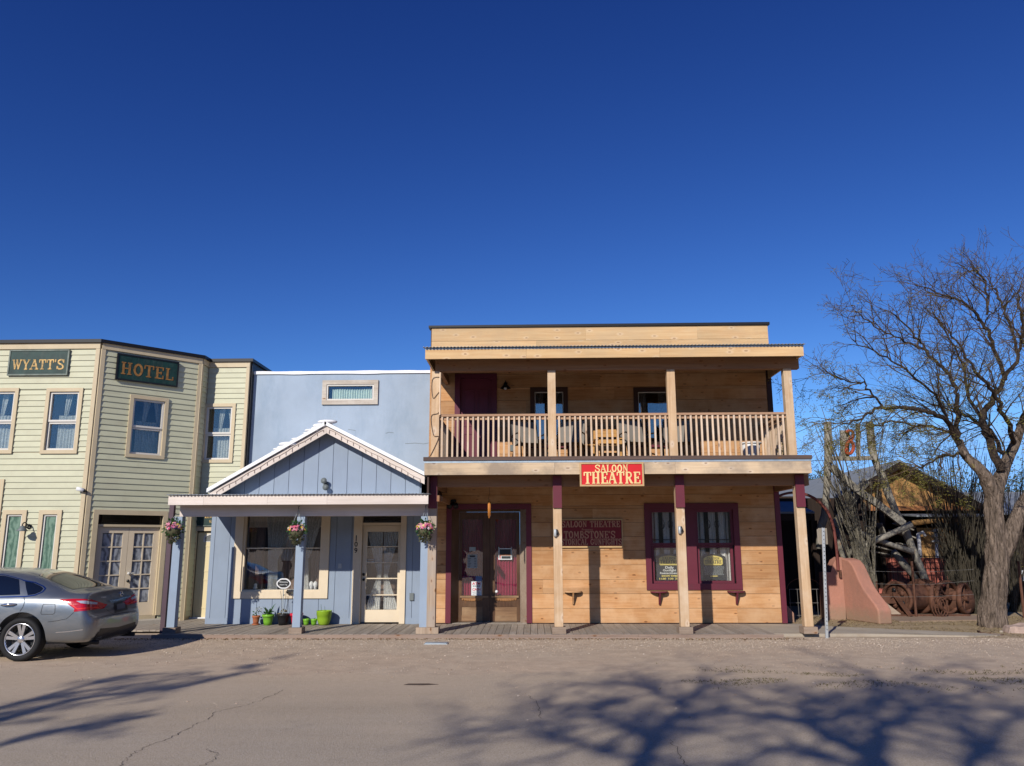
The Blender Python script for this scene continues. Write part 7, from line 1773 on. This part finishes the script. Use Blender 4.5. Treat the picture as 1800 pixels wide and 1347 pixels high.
# ================================================================== PARKED CAR
CX = P(40, 1126, 12.72).x + 1.08; CY = 12.62 + .91
def cw_(x, y, z): return Vector((CX - x, CY + y, z))      # x from the rear bumper forwards, y < 0 is the side towards the street
car = thing('parked_car', 'silver-grey sedan cut by the left edge, parked in front of the hotel', 'car', (CX - 2.4, CY, 0))
ST = [ # x, zb, ym, zs(shoulder), ysh, zg, yg, zr, yr, zt
 (0.00, .40, .56, .60, .52, .61, .48, .62, .40, .625),
 (0.035, .31, .76, .63, .72, .645, .62, .655, .45, .665),
 (0.10, .26, .845, .68, .80, .70, .72, .705, .50, .71),
 (0.155, .24, .87, .90, .78, .97, .72, .995, .60, 1.01),
 (0.20, .235, .88, .93, .79, .99, .74, 1.02, .62, 1.035),
 (0.42, .225, .90, .955, .83, 1.01, .76, 1.025, .64, 1.045),
 (0.68, .22, .912, .955, .86, 1.025, .78, 1.12, .64, 1.145),
 (1.06, .21, .915, .95, .865, 1.09, .77, 1.255, .60, 1.30),
 (1.42, .20, .915, .945, .865, 1.13, .76, 1.325, .59, 1.375),
 (1.90, .20, .915, .94, .865, 1.15, .75, 1.335, .585, 1.385),
 (2.40, .20, .915, .93, .865, 1.15, .75, 1.35, .58, 1.40),
 (2.90, .20, .915, .925, .865, 1.14, .75, 1.33, .58, 1.38),
 (3.30, .20, .915, .92, .865, 1.08, .765, 1.19, .60, 1.25),
 (3.75, .21, .912, .91, .86, .985, .79, 1.02, .65, 1.06),
 (4.00, .21, .91, .885, .85, .925, .79, .945, .66, .975),
 (4.40, .22, .895, .82, .83, .855, .77, .875, .62, .90),
 (4.68, .24, .83, .72, .76, .755, .70, .77, .55, .79),
 (4.82, .30, .66, .62, .60, .64, .54, .65, .42, .66),
 (4.86, .38, .48, .54, .44, .555, .40, .56, .30, .565)]
def body_mesh():
    mb = MB()
    def prof(st):
        x, zb, ym, zs, ysh, zg, yg, zr, yr, zt = st
        return [(0, zb), (ym * .82, zb), (ym - .03, zb + .09), (ym, zb + .5 * (zs - zb)), (ym - .012, zs - .07), (ysh, zs), (yg, zg), (yr, zr), (yr * .5, zr + (zt - zr) * .8), (0, zt)]
    rows = [prof(s) for s in ST]; m = len(rows[0])
    for st, pr in zip(ST, rows):
        loop = [(-y, z) for y, z in pr] + [(y, z) for y, z in reversed(pr[1:-1])]
        for y, z in loop: mb.v.append(cw_(st[0], y, z))
    nl = 2 * m - 2
    for i in range(len(ST) - 1):
        for j in range(nl): j2 = (j + 1) % nl; mb.f.append((i * nl + j, i * nl + j2, (i + 1) * nl + j2, (i + 1) * nl + j)); mb.m.append(0)
    mb.f.append(tuple(range(nl - 1, -1, -1))); mb.f.append(tuple((len(ST) - 1) * nl + j for j in range(nl))); mb.m += [0, 0]
    return mb
def paint_car(name, col, rough=.3, metal=.75):
    m = NT(name); m.fin(col, rough, metal); m.b.inputs['Coat Weight'].default_value = .7; m.b.inputs['Coat Roughness'].default_value = .04
    n = m.noise(m.coords(rand=False), 900, 2); m.bump(n, .03, .002)
    d_ = m.ramp(m.noise(m.coords((1, 1, 2.5), rand=False), 3, 5, .7), [(.4, 0.0), (.75, 1.0)])
    m.set(m.b, 'Base Color', m.mix(m.math('MULTIPLY', d_, .3), col, (.34, .28, .22))); m.set(m.b, 'Roughness', m.n('MapRange', {0: d_, 3: rough, 4: rough + .12}).outputs[0]); return m.mat
M['carpaint'] = paint_car('silver grey car paint', (.22, .25, .28), .3, .75)
mbody = body_mesh()
def as_object(name, mb):
    me = bpy.data.meshes.new(name); me.from_pydata([tuple(v) for v in mb.v], [], mb.f); me.update(); o = bpy.data.objects.new(name, me); C.objects.link(o); return o
tmp = as_object('tmp', mbody)
bm = bmesh.new(); bm.from_mesh(tmp.data); bmesh.ops.recalc_face_normals(bm, faces=bm.faces); bm.to_mesh(tmp.data); bm.free()
md = tmp.modifiers.new('s', 'SUBSURF'); md.levels = md.render_levels = 3
AX = (1.08, 3.86); RW = .325
cuts = []
for ax in AX:
    for s_ in (-1, 1):
        mb = MB().lathe([(.001, s_ * .62), (RW + .062, s_ * .62), (RW + .062, s_ * 1.0), (.001, s_ * 1.0)], (0, 0, 0), 'y', 48); mb.v = [cw_(ax, 0, RW + .02) + v for v in mb.v]
        o = as_object('cutter', mb); bm = bmesh.new(); bm.from_mesh(o.data); bmesh.ops.remove_doubles(bm, verts=bm.verts, dist=.0005); bmesh.ops.recalc_face_normals(bm, faces=bm.faces); bm.to_mesh(o.data); bm.free()
        cuts.append(o); b = tmp.modifiers.new('b', 'BOOLEAN'); b.operation = 'DIFFERENCE'; b.object = o; b.solver = 'EXACT'
bpy.context.view_layer.update()
dg = bpy.context.evaluated_depsgraph_get(); me = bpy.data.meshes.new_from_object(tmp.evaluated_get(dg))
BV = BVHTree.FromPolygons([v.co.copy() for v in me.vertices], [tuple(p.vertices) for p in me.polygons])
mb = MB(); mb.v = [v.co.copy() for v in me.vertices]; mb.f = [tuple(p.vertices) for p in me.polygons]; mb.m = [0] * len(mb.f)
for o in [tmp] + cuts: bpy.data.objects.remove(o)
body = make('body', mb, M['carpaint'], car, True)
sm = body.modifiers.new('w', 'WEIGHTED_NORMAL') if False else None
# mark the arch edges sharp
bm = bmesh.new(); bm.from_mesh(body.data)
for e in bm.edges:
    if len(e.link_faces) == 2 and e.calc_face_angle(0) > R(38): e.smooth = False
bm.to_mesh(body.data); bm.free()
CAMP = Vector((0, 0, CAMZ))
def hit_px(px, py):
    d = ray(px, py).normalized(); h = BV.ray_cast(CAMP, d); return (h[0], h[1]) if h[0] is not None else (None, None)
def hit_side(x, z, side=-1):
    h = BV.ray_cast(cw_(x, side * 3, z), Vector((0, -side, 0))); return (h[0], h[1]) if h[0] is not None else (None, None)
def skin(poly, hit, step, off=.004, thick=.01):
    """a sheet that follows the car body inside the outline poly"""
    xs = [p[0] for p in poly]; ys = [p[1] for p in poly]; pts = []
    n = len(poly)
    for i in range(n):
        a, b = Vector(poly[i]), Vector(poly[(i + 1) % n]); k = max(1, int((b - a).length / step))
        for j in range(k): pts.append(a + (b - a) * j / k)
    nb = len(pts)
    def inside(x, y):
        c = False
        for i in range(nb):
            x1, y1 = pts[i]; x2, y2 = pts[i - 1]
            if (y1 > y) != (y2 > y) and x < (x2 - x1) * (y - y1) / (y2 - y1) + x1: c = not c
        return c
    y = min(ys) + step * .5
    while y < max(ys):
        x = min(xs) + step * .5
        while x < max(xs):
            if inside(x, y) and min((Vector((x, y)) - q).length for q in pts) > step * .45: pts.append(Vector((x, y)))
            x += step
        y += step
    V, E_, F_, *_ = delaunay_2d_cdt(pts, [], [list(range(nb))], 1, 1e-5)
    mb = MB(); ok = []
    for v in V:
        p, nn = hit(v.x, v.y)
        if p is None: ok.append(None); continue
        if nn.dot(CAMP - p) < 0 and hit is hit_px: nn = -nn
        ok.append(len(mb.v)); mb.v.append(p + nn * off)
    for f in F_:
        q = [ok[i] for i in f]
        if None not in q: mb.f.append(tuple(q)); mb.m.append(0)
    return mb
def mirror(mb):
    q = MB(); q.v = [Vector((v.x, 2 * CY - v.y, v.z)) for v in mb.v]; q.f = [tuple(reversed(f)) for f in mb.f]; q.m = list(mb.m); return q
def strip(pts, hit, w, off=.003):
    q = [hit(x, y) for x, y in pts]; q = [a for a in q if a[0] is not None]; mb = MB()
    for i, (p, nn) in enumerate(q):
        a, b = q[max(i - 1, 0)][0], q[min(i + 1, len(q) - 1)][0]; t = (b - a).normalized(); s_ = t.cross(nn).normalized() * w / 2; mb.v += [p + s_ + nn * off, p - s_ + nn * off]
    for i in range(len(q) - 1): mb.f.append((2 * i, 2 * i + 1, 2 * i + 3, 2 * i + 2)); mb.m.append(0)
    return mb
def dense(pts, k=6, closed=False):
    return [(q.x, q.y) for q in catmull([(a, b, 0) for a, b in pts], k, closed)]
def lin_(pts, k=8):
    out = []
    for a, b in zip(pts, pts[1:]): out += [(a[0] + (b[0] - a[0]) * i / k, a[1] + (b[1] - a[1]) * i / k) for i in range(k)]
    return out + [pts[-1]]
def carglass():
    m = NT('tinted car glass'); m.fin((.006, .008, .010), .03, 0, .9); m.b.inputs['Coat Weight'].default_value = 1; return m.mat
M['carglass'] = carglass()
M['chrome'] = paint('chrome trim', (.75, .76, .78), .12, .02, metal=1.0); M['rubber'] = paint('black rubber', (.012, .012, .013), .75, .1); M['seam'] = paint('panel seam', (.02, .022, .025), .6, 0)
M['alloy'] = paint('silver alloy', (.62, .63, .66), .25, .03, metal=.85)
m = NT('red lamp lens'); m.fin((.50, .008, .014), .12, 0, .6); m.b.inputs['Coat Weight'].default_value = 1; M['lens_red'] = m.mat
m = NT('clear lamp lens'); m.fin((.62, .66, .72), .1, .4, .6); M['lens_clear'] = m.mat
M['bumper_dark'] = paint('dark lower bumper', (.018, .019, .021), .35, .05)
def both(name, mb, mat, **k): make(name, mb, mat, car, **k); make(name, mirror(mb), mat, car, **k)
rd_win = dense([(33, 1018), (35, 1045.5), (-10, 1047), (-52, 1048), (-50, 1012), (-15, 1010), (12, 1012)], 1)
both('side_window', skin([(33.5, 1019), (35.5, 1045.5), (-5, 1047), (-50, 1048.5), (-50, 1013.5), (-20, 1011.5), (10, 1013)], hit_px, 4.5), M['carglass'])
both('side_window', skin([(44, 1021.5), (60, 1025.5), (72, 1031), (76, 1035), (72, 1040), (62, 1044.5), (49, 1046.5), (46, 1035)], hit_px, 3), M['carglass'])
fw_ = [(2.02, .99), (2.03, 1.27), (2.5, 1.305), (2.85, 1.28), (3.15, 1.17), (3.45, 1.01)]
both('side_window', skin(fw_, hit_side, .06), M['carglass'])
rear = [(62, 1009.5), (80, 1005.5), (100, 1003), (120, 1003), (155, 1013), (186, 1026.5), (183, 1031), (160, 1034), (131, 1036), (95, 1024)]
def hit_top(x, y):
    h = BV.ray_cast(cw_(x, y, 3), Vector((0, 0, -1))); return (h[0], h[1]) if h[0] is not None else (None, None)
qb, qt = hit_px(130, 1034)[0], hit_px(66, 1011)[0]; xb, yb_, xt, yt_ = CX - qb.x, qb.y - CY, CX - qt.x, qt.y - CY; print('rear window', xb, yb_, xt, yt_)
make('rear_window', skin([(.49, -.60), (.46, -.3), (.45, 0), (.46, .3), (.49, .60), (.8, .56), (1.13, .50), (1.17, .25), (1.18, 0), (1.17, -.25), (1.13, -.50), (.8, -.56)], hit_top, .05), M['carglass'], car, True)
make('windscreen', skin([(3.80, -.62), (3.86, 0), (3.80, .62), (3.05, .5), (3.0, 0), (3.05, -.5)], hit_top, .08), M['carglass'], car, True)
both('window_trim', strip(lin_([(40, 1020.5), (62, 1024.5), (76, 1031), (80, 1035), (75, 1041), (62, 1046.5), (45, 1049), (0, 1050), (-60, 1051.5)], 8), hit_px, .022, .005), M['chrome'])
both('window_trim', strip(lin_([(40, 1019.5), (10, 1011.3), (-20, 1009.5), (-52, 1011.5)], 8), hit_px, .014, .005), M['chrome'])
tl = [(105, 1054.2), (130, 1053.2), (160, 1054), (188, 1063), (182, 1070), (155, 1073.5), (130, 1075.5), (131, 1070.5), (119, 1062)]
both('taillight', skin(tl, hit_px, 3, .008), M['lens_red'])
both('reverse_lamp', skin([(134, 1057.2), (150, 1056.8), (170.5, 1059.7), (169, 1063), (155, 1062.6), (142, 1061)], hit_px, 2.5, .013), M['lens_clear'])
both('lamp_stripe', strip(lin_([(112, 1056), (125, 1062.5), (136, 1070.5), (172, 1068)], 8), hit_px, .018, .012), paint('bright red stripe', (.85, .04, .03), .25, 0))
both('lower_bumper', skin([(163, 1124), (172, 1111), (200, 1105), (238, 1093), (236, 1104), (228, 1114), (200, 1117), (182, 1121), (172, 1128)], hit_px, 4, .006), M['bumper_dark'])
make('trunk_trim', strip(lin_([(191, 1057.5), (205, 1055), (228, 1048.5)], 8), hit_px, .026, .02), M['chrome'], car)
make('plate_recess', skin([(200, 1060), (222, 1054.5), (224, 1072), (201, 1078)], hit_px, 3.5, .004), M['bumper_dark'], car)
make('number_plate', skin([(204, 1063), (218, 1059.5), (219, 1069.5), (205, 1073)], hit_px, 3, .012), paint('shaded number plate', (.10, .11, .13), .4, .2), car)
def badge(px, py, rx):
    p, nn = hit_px(px, py); nn = nn if nn.dot(CAMP - p) > 0 else -nn; x = Vector((0, 0, 1)).cross(nn).normalized(); y = nn.cross(x)
    mb = MB().tube([p + nn * .012 + (x * math.cos(R(k)) + y * math.sin(R(k))) * rx for k in range(0, 361, 20)], .006, 6); mb.beam(p + nn * .014 - x * rx * 1.15, p + nn * .014 + x * rx * 1.15, .016, .008, y); return mb
make('badge', badge(212, 1044, .042), M['chrome'], car, True)
make('model_script', strip(lin_([(177, 1050.5), (186, 1050)], 4), hit_px, .022, .006), M['galv'], car)
both('fuel_door', strip(lin_([(76.5, 1062.5), (96.5, 1062), (97, 1066), (96.5, 1077.5), (93, 1080), (72.5, 1080), (72, 1077), (75, 1065), (76.5, 1062.5)], 4), hit_px, .006), M['seam'])
both('door_seam', strip(lin_([(42, 1049), (43.5, 1058), (40, 1068), (30, 1082), (18, 1092)], 6), hit_px, .008), M['seam'])
both('door_seam', strip(lin_([(2.0, .95), (2.0, .55), (1.96, .27)], 8), hit_side, .008), M['seam']); both('door_seam', strip(lin_([(3.38, .93), (3.42, .7), (3.36, .3)], 8), hit_side, .008), M['seam']); both('door_seam', strip(lin_([(1.5, .27), (2.4, .27), (3.3, .28)], 8), hit_side, .008), M['seam'])
both('bumper_seam', strip(lin_([(84, 1093.5), (100, 1091.5), (117, 1088), (124, 1082), (130, 1076.5)], 6), hit_px, .006), M['seam'])
both('bumper_crease', strip(lin_([(98, 1112), (120, 1110.5), (146, 1107)], 6), hit_px, .014, .004), M['alloy'])
make('trunk_seam', strip(lin_([(187, 1072), (200, 1081), (226, 1076)], 6), hit_px, .007), M['seam'], car)
p0, n0 = hit_px(3, 1064); p1, n1 = hit_px(29, 1062.5)
if p0 is not None and p1 is not None: both('door_handle', MB().tube([p0 + n0 * .01, p0.lerp(p1, .3) + n0 * .045, p0.lerp(p1, .7) + n0 * .045, p1 + n1 * .01], [.012, .018, .018, .012], 8), M['chrome'], smooth=True)
both('door_handle', MB().tube([cw_(2.1, -.9, .86), cw_(2.16, -.945, .865), cw_(2.26, -.945, .865), cw_(2.3, -.9, .86)], [.012, .018, .018, .012], 8), M['chrome'], smooth=True)
both('mirror', MB().ball(cw_(3.35, -1.0, .98), .1, 12, (.8, 1, .75)), M['carpaint'], smooth=True)
both('headlight', skin([(4.35, .70), (4.62, .66), (4.72, .62), (4.66, .56), (4.5, .58)], hit_side, .04, .006), M['lens_clear'])
both('exhaust', MB().tube([cw_(.28, -.58, .25), cw_(.02, -.58, .25)], .035, 10), M['rubber'], smooth=True)
for ax in AX:
    for s_ in (-1, 1):
        c = cw_(ax, s_ * .80, RW); w = Empty_ = thing('wheel', None, None, (0, 0, 0)) if False else None
        prof = [(.238, -.095), (RW - .035, -.105), (RW - .008, -.09), (RW, -.06), (RW, .06), (RW - .008, .09), (RW - .035, .105), (.238, .095)]
        ty = make('wheel', MB().lathe(prof, c, 'y', 48, closed=True), M['rubber'], car, True)
        o_ = s_ * .088
        make('rim', MB().lathe([(.24, o_ * 1.05), (.232, o_ * 1.15), (.222, o_ * .9), (.218, -o_ * .6), (.236, -o_ * .6)], c, 'y', 48), M['alloy'], ty, True)
        make('brake_disc', MB().lathe([(.001, 0), (.17, 0), (.17, .01), (.001, .01)], c + Vector((0, -s_ * .01, 0)), 'y', 24), M['seam'], ty)
        mb = MB()
        for k in range(5):
            for da in (-.17, .17):
                a = R(72 * k + 90) + da; a2 = R(72 * k + 90) + da * 1.15; u = Vector((math.cos(a), 0, math.sin(a))); u2 = Vector((math.cos(a2), 0, math.sin(a2))); tt = Vector((-math.sin(a), 0, math.cos(a)))
                pA, pB = c + u * .045 + Vector((0, o_ * .75, 0)), c + u2 * .218 + Vector((0, o_ * .92, 0)); w0, w1 = .018, .026; e = Vector((0, -s_ * .03, 0))
                mb.add([pA - tt * w0, pA + tt * w0, pB + tt * w1, pB - tt * w1, pA - tt * w0 + e, pA + tt * w0 + e, pB + tt * w1 + e, pB - tt * w1 + e], [(0, 1, 2, 3), (7, 6, 5, 4), (0, 4, 5, 1), (1, 5, 6, 2), (2, 6, 7, 3), (3, 7, 4, 0)])
        make('spokes', mb, M['alloy'], ty, kind='stuff')
        make('hub_cap', MB().lathe([(.001, o_ * 1.0), (.03, o_ * .98), (.055, o_ * .86), (.06, o_ * .5)], c, 'y', 20), M['alloy'], ty, True)
        for k in range(5): a = R(72 * k + 54); make('wheel_nut', MB().lathe([(.001, o_ * .9), (.011, o_ * .88), (.012, o_ * .6)], c + Vector((math.cos(a) * .075, 0, math.sin(a) * .075)), 'y', 8), M['seam'], ty)
